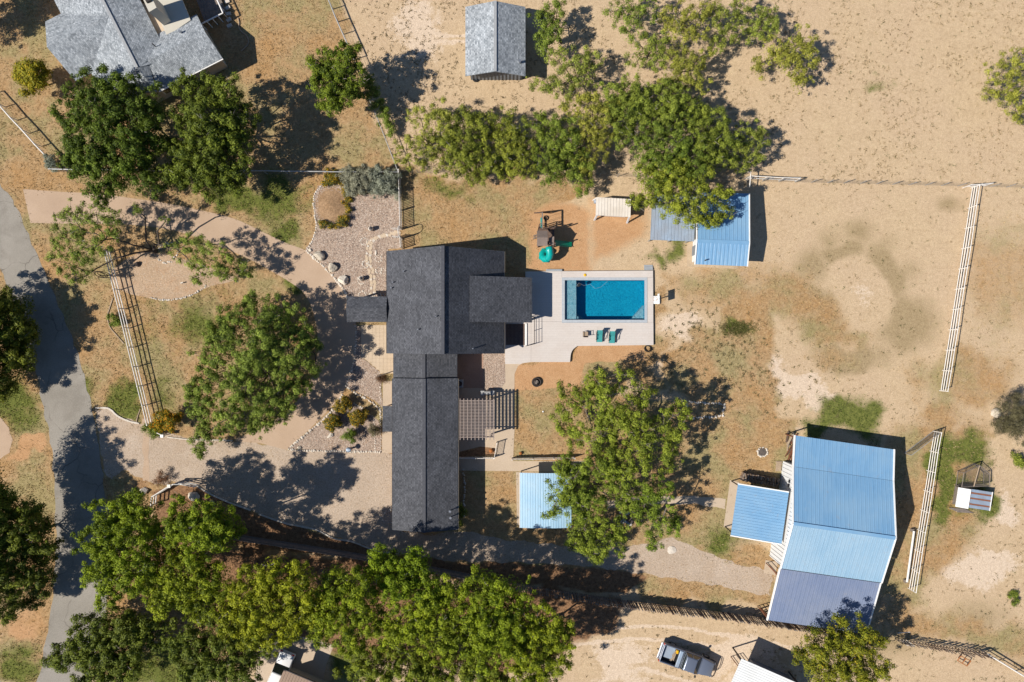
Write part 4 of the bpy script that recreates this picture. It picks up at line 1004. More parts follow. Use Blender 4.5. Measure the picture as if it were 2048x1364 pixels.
# junk pile at the barn's north-west corner
jk = thing('lumber_pile', 'loose pile of boards and scrap at the barn north-west corner', 'scrap pile', P(1580, 905))
for k in range(22):
    q = P(random.uniform(1572, 1588), random.uniform(872, 925)); a0 = random.uniform(-.5, .5) + 1.4
    block('board', (q.x, q.y, .08 + .02 * k), (random.uniform(.5, 1.5), random.uniform(.08, .2), .05), random.choice([M['wood_grey'], M['wood_tan'], M['rust'], M['galv'], M['wood_dark']]), jk, rz=a0, ry=random.uniform(-.1, .1))
jk2 = thing('pallet', 'small wooden pallet lying against the white barn wall', 'pallet', P(1556, 932))
for k in range(5): q = P(1552 + k * 2.2, 932); block('slat', (q.x, q.y, .12), (.09, 1.0, .03), M['wood_tan'], jk2, rz=-.1)
for k in range(3): q = P(1556.5, 924 + k * 8); block('bearer', (q.x, q.y, .05), (.6, .09, .1), M['wood_tan'], jk2, rz=-.1)

# ------------------------------------------------------------------ roofs at the bottom edge
br_ = thing('brown_outbuilding', 'brown ribbed-roof outbuilding cut by the bottom edge', 'outbuilding', P(590, 1390))
o0 = P(568, 1339, 2.6); d1 = (P(632, 1366, 2.6) - o0).normalized(); d2 = V3(d1.y, -d1.x, 0)
panels(br_, 'roof_panel', o0, d1 * 5.0, d2 * 5.0 - V3(0, 0, -.5), 18, M['brown_roof'], rib=.03)
MB().hexa([o0 + d1 * .3 + d2 * .9 - V3(0, 0, 2.6), o0 + d1 * 4.8 + d2 * .9 - V3(0, 0, 2.6), o0 + d1 * 4.8 + d2 * 4.8 - V3(0, 0, 2.6), o0 + d1 * .3 + d2 * 4.8 - V3(0, 0, 2.6)],
          [o0 + d1 * .3 + d2 * .9 - V3(0, 0, .1), o0 + d1 * 4.8 + d2 * .9 - V3(0, 0, .1), o0 + d1 * 4.8 + d2 * 4.8 + V3(0, 0, .2), o0 + d1 * .3 + d2 * 4.8 + V3(0, 0, .2)]).build('wall', M['wall_tan'], br_)
beam('eave', o0 - V3(0, 0, .05), o0 + d1 * 5 - V3(0, 0, .05), .08, .14, M['trim_dark'], br_)
wr = thing('white_outbuilding', 'white metal-roofed outbuilding cut by the bottom edge near the truck', 'outbuilding', P(1530, 1390))
o0 = P(1483, 1317, 2.9); d1 = (P(1600, 1368, 2.9) - o0).normalized(); d2 = V3(d1.y, -d1.x, 0)
panels(wr, 'roof_panel', o0, d2 * 6.0, d1 * 6.6 - V3(0, 0, .0), 26, M['white_roof'], rib=.026)
for a0, b0 in ((.2, .2), (6.3, .2), (.2, 5.7), (6.3, 5.7)): p = o0 + d1 * a0 + d2 * b0; rod('post', (p.x, p.y, 0), (p.x, p.y, 2.85), .08, M['iron'], wr)
pw = o0 + d1 * 3.0
MB().hexa([o0 + d1 * 2.2 + d2 * .5 - V3(0, 0, 2.9), o0 + d1 * 6.4 + d2 * .5 - V3(0, 0, 2.9), o0 + d1 * 6.4 + d2 * 5.6 - V3(0, 0, 2.9), o0 + d1 * 2.2 + d2 * 5.6 - V3(0, 0, 2.9)], [o0 + d1 * 2.2 + d2 * .5 - V3(0, 0, .06), o0 + d1 * 6.4 + d2 * .5 - V3(0, 0, .06), o0 + d1 * 6.4 + d2 * 5.6 - V3(0, 0, .06), o0 + d1 * 2.2 + d2 * 5.6 - V3(0, 0, .06)]).build('wall', M['wall_grey'], wr)

# ------------------------------------------------------------------ chicken coop, right
ck = thing('chicken_coop', 'small coop with white and rust-striped roof beside the right paddock', 'chicken coop', P(1940, 985))
kt = math.radians(-9.0); ku = V3(math.cos(kt), math.sin(kt), 0); kv = V3(-math.sin(kt), math.cos(kt), 0); KO = P(1910, 1013, 1.0); KO.z = 0
def kp(u, v, z): p = KO + ku * u + kv * v; return V3(p.x, p.y, z)
MB().hexa([kp(.35, .1, 0), kp(3.2, .1, 0), kp(3.2, 1.9, 0), kp(.35, 1.9, 0)], [kp(.35, .1, 0.84), kp(3.2, .1, 0.84), kp(3.2, 1.9, 0.84), kp(.35, 1.9, 0.84)]).build('wall', M['wood_grey'], ck)
for k in range(3): a0 = k * .65; MB().hexa([kp(0, a0, 1.02), kp(1.15, a0, 1.22), kp(1.15, a0 + .63, 1.22), kp(0, a0 + .63, 1.02)], [kp(0, a0, 1.06), kp(1.15, a0, 1.26), kp(1.15, a0 + .63, 1.26), kp(0, a0 + .63, 1.06)]).build('white_roof_panel', M['trim_white'], ck)
ws = [.28, .17, .36, .16, .42, .16, .3]; v0 = 1.95
for k, w in enumerate(ws):
    v1 = v0 - w
    MB().hexa([kp(1.17, v1 + .01, 1.00), kp(3.45, v1 + .01, 0.86), kp(3.45, v0, 0.86), kp(1.17, v0, 1.00)], [kp(1.17, v1 + .01, 1.05), kp(3.45, v1 + .01, 0.91), kp(3.45, v0, 0.91), kp(1.17, v0, 1.05)]).build('roof_sheet', M['rust_roof'] if k % 2 else M['galv'], ck); v0 = v1
beam('trim', kp(3.5, 0.1, 0.9), kp(3.5, 1.98, 0.9), .06, .1, M['trim_white'], ck)
for k in range(5): block('scrap_board', kp(.9 + k * .2, -.3 - .06 * k, .08), (1.6, .09, .05), M['wood_grey'], ck, rz=kt + .1)
# wire run
rn = thing('wire_run', 'triangular-topped wire chicken run on the north side of the coop', 'wire run', P(1938, 930))
Rb = [P(1911, 970), P(1915, 942), P(1946, 927), P(1966, 945), P(1966, 968)]
for i in range(5):
    a0 = Rb[i]; b0 = Rb[(i + 1) % 5]; rod('post', (a0.x, a0.y, 0), (a0.x, a0.y, 0.95), .04, M['wood_grey'], rn)
    for z in (.1, 0.95): rod('rail', (a0.x, a0.y, z), (b0.x, b0.y, z), .035, M['wood_grey'], rn)
rod('roof_beam', (Rb[2].x, Rb[2].y, 0.97), ((Rb[0].x + Rb[4].x) / 2 - .2, Rb[0].y + .05, 0.97), .05, M['wood_tan'], rn)
wb = MB()
for i in range(5):
    a0 = Rb[i]; b0 = Rb[(i + 1) % 5]; n = max(2, int((b0 - a0).length / .14))
    for k in range(1, n):
        p = a0.lerp(b0, k / n); wb.tube([(p.x, p.y, 0), (p.x, p.y, 0.95)], .008, 3, False)
    for k in range(1, 8): wb.tube([(a0.x, a0.y, k * .155), (b0.x, b0.y, k * .155)], .008, 3, False)
xa, xb = min(p.x for p in Rb), max(p.x for p in Rb); ya, yb = min(p.y for p in Rb), max(p.y for p in Rb); poly = [(p.x, p.y) for p in Rb]
for k in range(24):
    x = xa + (xb - xa) * (k + .5) / 24; ys_ = [y for y in np.linspace(ya, yb, 60) if inpoly(np.array([x]), np.array([y]), poly)[0]]
    if len(ys_) > 1: wb.tube([(x, ys_[0], 0.95), (x, ys_[-1], 0.95)], .009, 3, False)
for k in range(20):
    y = ya + (yb - ya) * (k + .5) / 20; xs_ = [x for x in np.linspace(xa, xb, 60) if inpoly(np.array([x]), np.array([y]), poly)[0]]
    if len(xs_) > 1: wb.tube([(xs_[0], y, 0.95), (xs_[-1], y, 0.95)], .009, 3, False)
o = wb.build('wire_mesh', M['mesh_wire'], rn); o['kind'] = 'stuff'
# ------------------------------------------------------------------ fences
def pipe_fence(name, label, a, b, n, rails, h, mat, r=.045, rr=.035, group=None, wires=0):
    a = Vector(a); b = Vector(b); t = thing(name, label, 'fence', (a + b) / 2, group); t.location.z = 0
    tops = []
    for i in range(n):
        p = a.lerp(b, i / (n - 1)); lx, ly = random.uniform(-.03, .03), random.uniform(-.03, .03); tops.append((p, lx, ly)); rod('post', (p.x, p.y, 0), (p.x + lx, p.y + ly, h + random.uniform(.0, .06)), r, mat, t)
    for z in rails:
        for i in range(n - 1):
            p, lx, ly = tops[i]; q, mx_, my_ = tops[i + 1]; f = z / h; dz0, dz1 = random.uniform(-.02, .02), random.uniform(-.02, .02)
            rod('rail', (p.x + lx * f, p.y + ly * f, z + dz0), (q.x + mx_ * f, q.y + my_ * f, z + dz1), rr, mat, t)
    for k in range(wires):
        z = h * (k + .5) / wires; rod('wire', (a.x, a.y, z), (b.x, b.y, z), .006, M['mesh_wire'], t)
    return t

pipe_fence('pipe_fence', 'long white pipe corral fence along the right side of the paddock', P(1942, 376), P(1879, 781), 11, (.25, .6, .95, 1.35), 1.35, M['pipe_white'], .05, .04)
pipe_fence('pipe_fence', 'white pipe fence between the barn and the chicken coop', P(1866, 862), P(1816, 1176), 9, (.25, .6, .95, 1.35), 1.35, M['pipe_white'], .05, .04)
wp_a, wp_b = P(1828, 1062, .5), P(1814, 1164, .5)
t = thing('white_pipe', 'single thick white pipe propped along the fence east of the barn', 'pipe', P(1821, 1113)); rod('pipe', (wp_a.x, wp_a.y, .5), (wp_b.x, wp_b.y, .5), .11, M['pipe_white'], t)
for q in (wp_a, wp_b): block('rest', (q.x, q.y, .2), (.2, .3, .4), M['wood_grey'], t)
t = pipe_fence('pipe_fence', 'white ranch pipe fence with long shadows beside the road bend', P(207, 500, 1.3), P(293, 850, 1.3), 10, (.35, .82, 1.28), 1.28, M['pipe_white'], .055, .05)
# chain-link gate panel
def mesh_panel(name, label, a, b, h, mat, cat='gate', step=.12, top=.03):
    a = Vector(a); b = Vector(b); t = thing(name, label, cat, (a + b) / 2); d = (b - a).length
    for p in (a, b): rod('post', (p.x, p.y, 0), (p.x, p.y, h), .035, mat, t)
    for z in (.08, h): rod('rail', (a.x, a.y, z), (b.x, b.y, z), top, mat, t)
    w = MB(); n = int(d / step)
    for k in range(n): p = a.lerp(b, (k + .5) / n); w.tube([(p.x, p.y, .08), (p.x, p.y, h)], .008, 3, False)
    for k in range(int(h / step)): w.tube([(a.x, a.y, .08 + k * step), (b.x, b.y, .08 + k * step)], .008, 3, False)
    o = w.build('wire_mesh', M['mesh_wire'], t); o['kind'] = 'stuff'; return t
mesh_panel('wire_gate', 'grey wire gate running from the barn corner to the pipe fence', P(1808, 906), P(1866, 862), 1.3, M['pipe_grey'])
# neighbour fences
pipe_fence('rail_fence', 'pale pipe rail fence along the road at the top left', P(-30, 180, 1.1), P(92, 313, 1.1), 6, (1.1,), 1.1, M['pipe_white'], .05, .07, wires=4)
pipe_fence('rail_fence', 'grey top-rail fence running under the dark oaks to the sage bushes', P(96, 338, 1.2), P(655, 343, 1.2), 14, (1.2,), 1.2, M['pipe_grey'], .04, .06, wires=5)
pipe_fence('rail_fence', 'grey top-rail fence behind the silvery sage bushes', P(655, 343, 1.2), P(797, 344, 1.2), 5, (1.2,), 1.2, M['pipe_grey'], .04, .05, wires=5)
pipe_fence('rail_fence', 'grey boundary fence leaving the top edge toward the young oak', P(648, -20, 1.3), P(703, 108, 1.3), 6, (1.3,), 1.3, M['pipe_grey'], .05, .06, wires=5)
pipe_fence('rail_fence', 'grey boundary fence from the young oak down to the iron fence', P(703, 108, 1.3), P(796, 342, 1.3), 7, (1.3,), 1.3, M['pipe_grey'], .045, .035, wires=5)
pipe_fence('wire_fence', 'thin wire fence hidden along the mesquite belt north of the yard', P(800, 345), P(1488, 358), 20, (), 1.2, M['pipe_grey'], .03, .02, wires=5)
pipe_fence('wire_fence', 'thin wire fence with leaning posts along the top of the paddock', P(1492, 362), P(2110, 377), 20, (), 1.25, M['pipe_grey'], .035, .02, wires=5)
t = pipe_fence('corner_brace', 'white pipe corner brace beside the blue shed', P(1492, 358), P(1590, 363), 4, (.5, 1.3), 1.3, M['pipe_white'], .05, .045)
a0 = P(1492, 350); rod('stay', (a0.x, a0.y, 1.4), (P(1490, 380).x, P(1490, 380).y, 1.35), .05, M['pipe_white'], t)
t = pipe_fence('corner_brace', 'white pipe brace at the top of the paddock fence', P(1925, 376), P(1968, 372), 3, (.6, 1.3), 1.3, M['pipe_white'], .05, .045)

# ornamental hoops at the ranch fence
hp = thing('iron_hoops', 'dark iron hoop ornament standing at the ranch fence under the mesquite', 'ornament', P(222, 552))
for dx, R_, zc in ((0, .62, 1.55), (.25, .62, 1.35), (-.25, .5, 1.2)):
    c = P(220, 552); b = MB(); b.tube([(c.x + dx + R_ * math.cos(2 * math.pi * k / 20) * .9, c.y + .25 * math.sin(2 * math.pi * k / 20), zc + R_ * math.sin(2 * math.pi * k / 20)) for k in range(21)], .03, 5, False); b.build('hoop', M['iron'], hp)
c = P(220, 552)
for dx in (-.35, .35): rod('post', (c.x + dx, c.y, 0), (c.x + dx, c.y, 1.2), .045, M['iron'], hp)

# iron yard fence with pickets, white gate
def picket_fence(name, label, a, b, n, h, mat, postmat=None, pr=.018, rails=(.25, 1.0), arch=0.0, seg=1, tops=None, cat='fence'):
    a = Vector(a); b = Vector(b); t = thing(name, label, cat, (a + b) / 2)
    for i in range(n):
        f = i / (n - 1); p = a.lerp(b, f); hh = h + (arch * math.sin(math.pi * ((f * seg) % 1.0)) if arch else 0)
        rod('picket', (p.x, p.y, .03), (p.x, p.y, hh), pr, mat, t)
    for i in range(seg + 1):
        p = a.lerp(b, i / seg); block('post', (p.x, p.y, (h + .1) / 2), (.09, .09, h + .1), postmat or mat, t)
    for z in rails: rod('rail', (a.x, a.y, z), (b.x, b.y, z), .03, postmat or mat, t)
    return t
picket_fence('iron_fence', 'white-topped picket yard fence north of the garden gate', P(801, 346), P(804, 458), 36, 1.35, M['pipe_white'], M['pipe_white'], .038, (.2, 1.3), seg=3)
picket_fence('iron_fence', 'short picket fence between the white gate and the house', P(804, 478), P(805, 497), 7, 1.35, M['pipe_white'], M['pipe_white'], .038, (.2, 1.3))
gt = thing('yard_gate', 'white arched garden gate standing open on the flagstone path', 'gate', P(800, 468))
ga, gb = P(803, 459), P(804, 477)
for p in (ga, gb): block('gate_post', (p.x, p.y, .9), (.12, .12, 1.8), M['pipe_white'], gt)
b = MB(); m_ = (ga + gb) / 2; L_ = (ga - gb).length / 2
b.tube([(m_.x, m_.y + L_ * math.cos(math.pi * k / 12), 1.8 + .5 * math.sin(math.pi * k / 12)) for k in range(13)], .035, 6).build('arch', M['pipe_white'], gt)
for k in range(4): z0 = .2; rod('gate_picket', (ga.x - .12 - k * .2, ga.y - .05, .1), (ga.x - .12 - k * .2, ga.y - .05, 1.2), .025, M['pipe_white'], gt)
for k in range(4): rod('gate_picket', (gb.x - .12 - k * .2, gb.y + .05, .1), (gb.x - .12 - k * .2, gb.y + .05, 1.2), .025, M['pipe_white'], gt)
for p, s in ((ga, -.05), (gb, .05)):
    for z in (.25, 1.15): rod('gate_rail', (p.x, p.y + s, z), (p.x - .8, p.y + s, z), .03, M['pipe_white'], gt)
picket_fence('white_picket_fence', 'white arched picket fence above the carport slab', P(1024, 916), P(1148, 914), 52, 1.0, M['pipe_white'], None, .018, (.2, .95), arch=.22, seg=3)
picket_fence('white_picket_fence', 'short white picket fence slanting beside the red planting bed', P(994, 884), P(989, 913), 12, 1.0, M['pipe_white'], None, .018, (.2, .95))
picket_fence('white_picket_fence', 'low white picket fence between red planting bed and walk', P(916, 914), P(988, 914), 28, .9, M['pipe_white'], None, .016, (.2, .85), seg=2)

# rustic stake fence and plank fence along the south boundary
def stakes(name, label, pts, step, h, mat, mat2, r, lean=.12, jit=.25):
    pts = [P(*p) for p in pts]; t = thing(name, label, 'fence', pts[len(pts) // 2])
    acc = 0
    for i in range(len(pts) - 1):
        d = pts[i + 1] - pts[i]; n = max(1, int(d.length / step))
        for k in range(n):
            p = pts[i].lerp(pts[i + 1], k / n); hh = h + random.uniform(-jit, jit)
            o = rod('stake', (p.x, p.y, 0), (p.x + random.uniform(-lean, lean), p.y + random.uniform(-lean * .5, lean * .5), hh), r * random.uniform(.75, 1.2), mat if random.random() < .6 else mat2, t)
        for z in (.5, h * .75): rod('stringer', (pts[i].x, pts[i].y + .07, z), (pts[i + 1].x, pts[i + 1].y + .07, z), .03, mat, t)
    return t
stakes('stake_fence', 'rustic fence of close-set wooden stakes south of the barn track', [(1000, 1162), (1110, 1180), (1224, 1198), (1355, 1213), (1440, 1224), (1540, 1238), (1640, 1254), (1740, 1270)], .17, 2.0, M['wood_grey'], M['wood_dark'], .06, .10, .22)
def planks(name, label, pts, w, h, mat):
    pts = [P(*p) for p in pts]; t = thing(name, label, 'fence', pts[len(pts) // 2])
    for i in range(len(pts) - 1):
        d = pts[i + 1] - pts[i]; n = max(1, int(d.length / w)); a0 = math.atan2(d.y, d.x)
        for k in range(n):
            p = pts[i].lerp(pts[i + 1], (k + .5) / n); hh = h + random.uniform(-.04, .04); block('plank', (p.x, p.y, hh / 2), (d.length / n - .015, .03, hh), mat, t, rz=a0 + random.uniform(-.02, .02))
        for z in (.4, h - .3): beam('stringer', (pts[i].x, pts[i].y + .06, z), (pts[i + 1].x, pts[i + 1].y + .06, z), .05, .09, mat, t)
planks('plank_fence', 'weathered grey plank fence along the mulch under the pines', [(455, 1066), (560, 1082), (612, 1090), (700, 1104), (850, 1130), (1000, 1160)], .26, 1.7, M['wood_grey'])
# corner fence by the road
t = thing('corner_fence', 'white-capped corner pipe fence at the south-west planting', 'fence', P(330, 985))
cpt = [P(a, b_, 1.25) for a, b_ in ((301, 1012), (303, 994), (338, 972), (345, 969), (362, 969), (388, 974))]
for i, p in enumerate(cpt):
    rod('post', (p.x, p.y, 0), (p.x, p.y, 1.28), .06, M['pipe_white'], t)
    if i:
        q = cpt[i - 1]
        for z in (.3, .75, 1.22): rod('rail', (q.x, q.y, z), (p.x, p.y, z), .055, M['pipe_white'] if i < 4 else M['pipe_grey'], t)
block('post_cap', (cpt[2].x, cpt[2].y, 1.3), (.32, .32, .1), M['pipe_white'], t)
# bottom-right pipe
t = thing('rail_pipe', 'long white pipe rail lying diagonally at the bottom right corner', 'pipe rail', P(2010, 1335)); a0, b0 = P(1975, 1308, .9), P(2080, 1372, .9)
rod('rail', a0, b0, .07, M['pipe_white'], t); rod('lower_rail', a0 - V3(0, 0, .45), b0 - V3(0, 0, .45), .04, M['pipe_grey'], t)
for f in (0, .33, .66, 1): p = a0.lerp(b0, f); rod('post', (p.x, p.y, 0), (p.x, p.y, .9), .05, M['pipe_grey'], t)
stakes('stake_fence', 'short dark stake fence at the bottom right corner', [(1790, 1277), (1880, 1291), (1975, 1306)], .3, 1.5, M['wood_dark'], M['wood_grey'], .05)
rg = thing('iron_gate', 'reddish iron gate frame lying at the bottom right', 'gate', P(1928, 1328))
for a0, b0 in (((1915, 1321), (1934, 1332)), ((1934, 1332), (1942, 1322)), ((1942, 1322), (1922, 1312)), ((1922, 1312), (1915, 1321)), ((1925, 1326), (1932, 1317))):
    rod('bar', P(*a0, .4), P(*b0, .4), .04, M['orange'], rg)
rod('leg', P(1934, 1332, 0), P(1934, 1332, .4), .04, M['orange'], rg); rod('leg', P(1922, 1312, 0), P(1922, 1312, .4), .04, M['orange'], rg)
tb = thing('utility_frame', 'pale blue-white pipe frame in the shade right of the barn', 'frame', P(1812, 1270))
for k in range(3):
    a0 = P(1801 + k * 6, 1280, 0); rod('upright', (a0.x, a0.y, 0), (a0.x, a0.y, 1.3), .04, M['pipe_white'], tb)
rod('crossbar', P(1796, 1266, 1.3), P(1820, 1264, 1.3), .035, M['pipe_white'], tb)

# ------------------------------------------------------------------ stones
def rock_mesh(name, seed, mat, sub=2, flat=.7, rough=.28):
    r = random.Random(seed); bm = bmesh.new(); bmesh.ops.create_icosphere(bm, subdivisions=sub, radius=1.0)
    pl = [(Vector((r.uniform(-1, 1), r.uniform(-1, 1), r.uniform(-.6, 1))).normalized(), r.uniform(.55, .85)) for _ in range(7)]
    for v in bm.verts:
        for n_, d in pl:
            k = v.co.dot(n_)
            if k > d: v.co -= n_ * (k - d)
        v.co *= 1 + r.uniform(-rough, rough) * .25; v.co.z *= flat
    me = bpy.data.meshes.new(name); bm.to_mesh(me); bm.free(); me.materials.append(mat); return me
ROCK = [rock_mesh('stone', k, M['stone_white'], 1) for k in range(6)]
ROCKG = [rock_mesh('stone', 20 + k, M['boulder'], 1) for k in range(4)]
def edging(name, label, pts, step, size, closed=False, smooth=True, meshes=None, jit=.8, cat='stone edging'):
    pl = catmull(pts, 1.5, closed) if smooth else resample(pts, 1.5, 0, closed)
    c = pl[len(pl) // 2]; t = thing(name, label, cat, P(*c)); acc = 0.; last = None; base = root_loc(t)
    for a in pl:
        if last is None or math.hypot(a[0] - last[0], a[1] - last[1]) >= step * random.uniform(.8, 1.15):
            last = a; s = size * random.uniform(.65, 1.2); q = P(a[0] + random.uniform(-jit, jit), a[1] + random.uniform(-jit, jit))
            o = link('stone', random.choice(meshes or ROCK), t, (q.x - base.x, q.y - base.y, s * .35))
            o.scale = (s * random.uniform(.8, 1.3), s * random.uniform(.8, 1.2), s * random.uniform(.8, 1.1)); o.rotation_euler = (0, 0, random.uniform(0, 6.28))
    return t
edging('stone_edging', 'white stone edging between green lawn and river-gravel bed', [(652, 345), (650, 360), (640, 375), (630, 388), (627, 402), (629, 425), (633, 450), (627, 475), (617, 495), (613, 502)], 4.2, .13)
edging('stone_edging', 'white stone edging along the driveway curve beside the boulders', [(613, 502), (628, 516), (645, 531), (660, 546), (673, 560), (684, 575), (693, 588), (696, 602)], 3.6, .15)
edging('stone_edging', 'white stone edging between driveway and narrow gravel bed', [(712, 652), (712, 690), (706, 730), (696, 760), (692, 773)], 4.2, .11)
edging('stone_edging', 'white stone edging along the top of the triangular bed walk', [(692, 773), (712, 786), (735, 799), (752, 810), (760, 822), (762, 836)], 4.0, .14)
edging('stone_edging', 'white stone edging on the driveway side of the triangular bed', [(684, 790), (668, 818), (640, 846), (610, 870), (590, 886), (578, 897)], 4.4, .16, smooth=False)
edging('stone_edging', 'white stone edging along the gravel-drive side of the triangular bed', [(578, 898), (610, 901), (660, 902), (710, 903), (762, 904)], 4.0, .14, smooth=False)
edging('stone_edging', 'white stone edging on the wall side of the triangular bed', [(684, 790), (700, 802), (722, 815), (748, 835), (750, 850), (750, 902)], 4.2, .11, smooth=False)
edging('stone_edging', 'white stone edging beside the west walk of the long wing', [(761, 770), (761, 800), (761, 840), (762, 880), (762, 902)], 4.2, .09, smooth=False)
edging('stone_edging', 'curved white stone edging at the foot of the oval gravel bed', [(301, 595), (320, 599), (340, 600), (360, 597), (380, 591), (397, 583), (412, 572)], 3.6, .13)
edging('stone_edging', 'jumbled white stone edging at the mesquite trunk', [(318, 498), (335, 487), (352, 490), (358, 500), (352, 512), (344, 522), (330, 526), (318, 518)], 3.6, .13, jit=2)
edging('stone_edging', 'white stone edging along the east wall of the long wing', [(926, 940), (929, 960), (930, 985), (928, 1010), (929, 1035)], 4.2, .12, jit=1.5)
edging('stone_edging', 'white stone triangle at the south-west corner of the long wing', [(790, 1008), (775, 1022), (760, 1037), (775, 1044), (790, 1048)], 4.0, .13, smooth=False, jit=1.5)
edging('stone_edging', 'white stone rectangle around the bed shaded by the big tree', [(1374, 803), (1448, 808), (1446, 832), (1376, 836)], 4.0, .15, True, False, jit=1.5)
edging('fire_ring', 'white stone fire ring on the dry grass west of the barn', [(1525 + 9.5 * math.cos(k * .628), 904 + 9.5 * math.sin(k * .628)) for k in range(10)], 3.2, .13, True, cat='fire ring')
for i, (cx, cy, r, lab) in enumerate(((728, 483, 7, 'ring of white stones round a plant beside the flagstone path bend'), (732, 528, 7, 'ring of white stones at the west side of the flagstone path'), (757, 517, 6.5, 'small ring of white stones east of the flagstone path'), (758, 541, 6, 'ring of white stones close to the house wall'), (766, 542, 6, 'second stone ring tight against the house wall'), (723, 560, 8, 'stone ring around the white pot near the porch'), (725, 590, 7, 'stone ring touching the porch roof edge'), (756, 590, 6, 'stone ring in the porch shadow'))):
    edging('stone_ring', lab, [(cx + r * math.cos(k * .7), cy + r * math.sin(k * .7)) for k in range(9)], 3.0, .10, True, cat='stone ring', jit=.6)
# low curb edging along the gravel drive and dirt
def curb(label, pts, w=.12, h=.1, mat=None):
    pl = catmull(pts, 5); t = thing('curb_edging', label, 'edging', P(*pl[len(pl) // 2]))
    for i in range(len(pl) - 1):
        a0, b0 = P(*pl[i]), P(*pl[i + 1]); beam('curb_segment', (a0.x, a0.y, h / 2), (b0.x, b0.y, h / 2), w * random.uniform(.85, 1.15), h * random.uniform(.9, 1.2), mat or M['stone_white'], t)
curb('pale curb edging between gravel drive and western mulch bed', [(391, 969), (417, 985.6), (460, 1005), (502, 1020)], .14)
curb('pale curb edging between gravel drive and eastern mulch bed', [(518, 1028), (570, 1046), (600, 1052), (634, 1060), (669, 1077), (704, 1083), (753, 1102), (781, 1105)], .14)
curb('pale curb edging at the mouth of the gravel drive', [(192, 816), (218, 817), (236, 832), (258, 842), (279, 847)], .16)
curb('tan border loop beside the ranch fence yucca', [(226, 597), (221, 612), (216, 628), (216, 640), (221, 655), (235, 672), (248, 687)], .08, .08, M['wood_tan'])
curb('tan border spur at the south end of the ranch fence', [(281, 818), (276, 832), (273, 844)], .08, .08, M['wood_tan'])
curb('thin pale edging peeking out below the big mesquite', [(335, 874), (380, 879), (440, 880), (466, 881)], .10, .09)
# boulders
def boulder(label, px, py, sx, sy, sz, seed, mat=None, rz=0.):
    q = P(px, py); o = link('boulder', rock_mesh('boulder', seed, mat or M['boulder'], 3, .8, .2), None, (q.x, q.y, sz * .45)); o.scale = (sx, sy, sz); o.rotation_euler = (0, 0, rz); tag(o, label, 'boulder')
M['boulder_pale'] = plain('pale_boulder', (.66, .60, .51), (.54, .47, .39), 1.6, .9, fine=9, fine_amt=.3, bump=.5)
boulder('grey angular boulder, uppermost beside the driveway curve', 639, 512, .62, .50, .5, 101, rz=-.5)
boulder('tan boulder in the middle of three beside the driveway curve', 666, 535, .55, .48, .52, 102, rz=.4)
boulder('large white boulder nearest the porch on the driveway curve', 687, 561, .55, .52, .5, 103, M['boulder_pale'])
boulder('small white stone at the lawn end of the driveway edging', 621, 500, .2, .18, .2, 104, M['boulder_pale'])
boulder('white boulder lying between the shrubs of the triangular bed', 661, 871, .36, .24, .25, 105, M['stone_white'], .6)
boulder('grey stone at the left tip of the triangular bed', 599, 895, .22, .2, .22, 106)
boulder('pale round boulder by the road at the corner fence', 290, 982, .45, .40, .4, 107, M['boulder_pale'])
boulder('grey boulder half in tree shade beside the road', 256, 995, .38, .34, .32, 108)
boulder('large flat stone in the shaded south-west planting', 389, 992, .7, .5, .3, 109)
boulder('upright pale stone in the shaded south-west planting', 424, 1010, .35, .5, .3, 110)
boulder('dark rock on the oval gravel bed below the mesquite', 277, 529, .3, .28, .3, 111, M['iron'])
boulder('white slab stone leaning near the flagstone path', 752, 506, .12, .28, .12, 112, M['stone_white'])
boulder('broken concrete lump by the track in the dry grass', 1342, 1100, .55, .4, .1, 113, M['stone_white'])
boulder('tan rock outcrop at the right edge beside the grey brush', 1990, 826, .5, .5, .35, 114)

# ------------------------------------------------------------------ small yard things
def lathe(t, nm, q, prof, mat, n=12, z0=0): 
    MB().tube([(q.x, q.y, z0 + z) for z, r in prof], [r for z, r in prof], n).build(nm, mat, t, smooth=True)
for px, py, lab in ((743, 459, 'white round planter pot on gravel near the white gate'), (724, 558, 'white round planter pot on gravel near the porch')):
    t = thing('planter_pot', lab, 'planter', P(px, py)); q = P(px, py)
    lathe(t, 'pot', q, [(.02, .16), (.3, .24), (.62, .2), (.66, .22)], M['stone_white']); lathe(t, 'soil', q, [(.60, .14), (.672, .14)], M['ash'])
bb = thing('bird_bath', 'round stone bird bath at the bottom of the triangular bed', 'bird bath', P(701, 897)); q = P(701, 897)
lathe(bb, 'pedestal', q, [(.02, .18), (.1, .1), (.7, .08), (.78, .14)], M['stone_white']); lathe(bb, 'bowl', q, [(.78, .14), (.86, .26), (.88, .26), (.86, .2)], M['galv'], 16)
fp = thing('fire_pit', 'round dark metal fire pit on the reddish dirt by the patio', 'fire pit', P(1073, 764)); q = P(1073, 764)
MB().tube([(q.x + .42 * math.cos(2 * math.pi * k / 20), q.y + .42 * math.sin(2 * math.pi * k / 20), .2) for k in range(21)], .07, 8, False).build('rim', M['iron'], fp, smooth=True)
lathe(fp, 'bowl', q, [(.02, .2), (.1, .34), (.2, .42), (.21, .4), (.12, .3)], M['iron'], 18)
for k in range(6): a0 = random.random() * 6.28; rod('charred_log', (q.x - .2 * math.cos(a0), q.y - .2 * math.sin(a0), .2), (q.x + .2 * math.cos(a0), q.y + .2 * math.sin(a0), .24), .035, M['wood_grey'], fp)
t = thing('ash_bed', 'patch of ash inside the white stone fire ring', 'ash', P(1525, 904)); q = P(1525, 904)
MB().tube([(q.x, q.y, .004), (q.x, q.y, .05)], [.42, .38], 16).build('ash', M['ash'], t)
hr = thing('hose_coil', 'black hose coiled on the ground at the deck corner', 'hose', P(1295, 697)); q = P(1295, 697); b = MB()
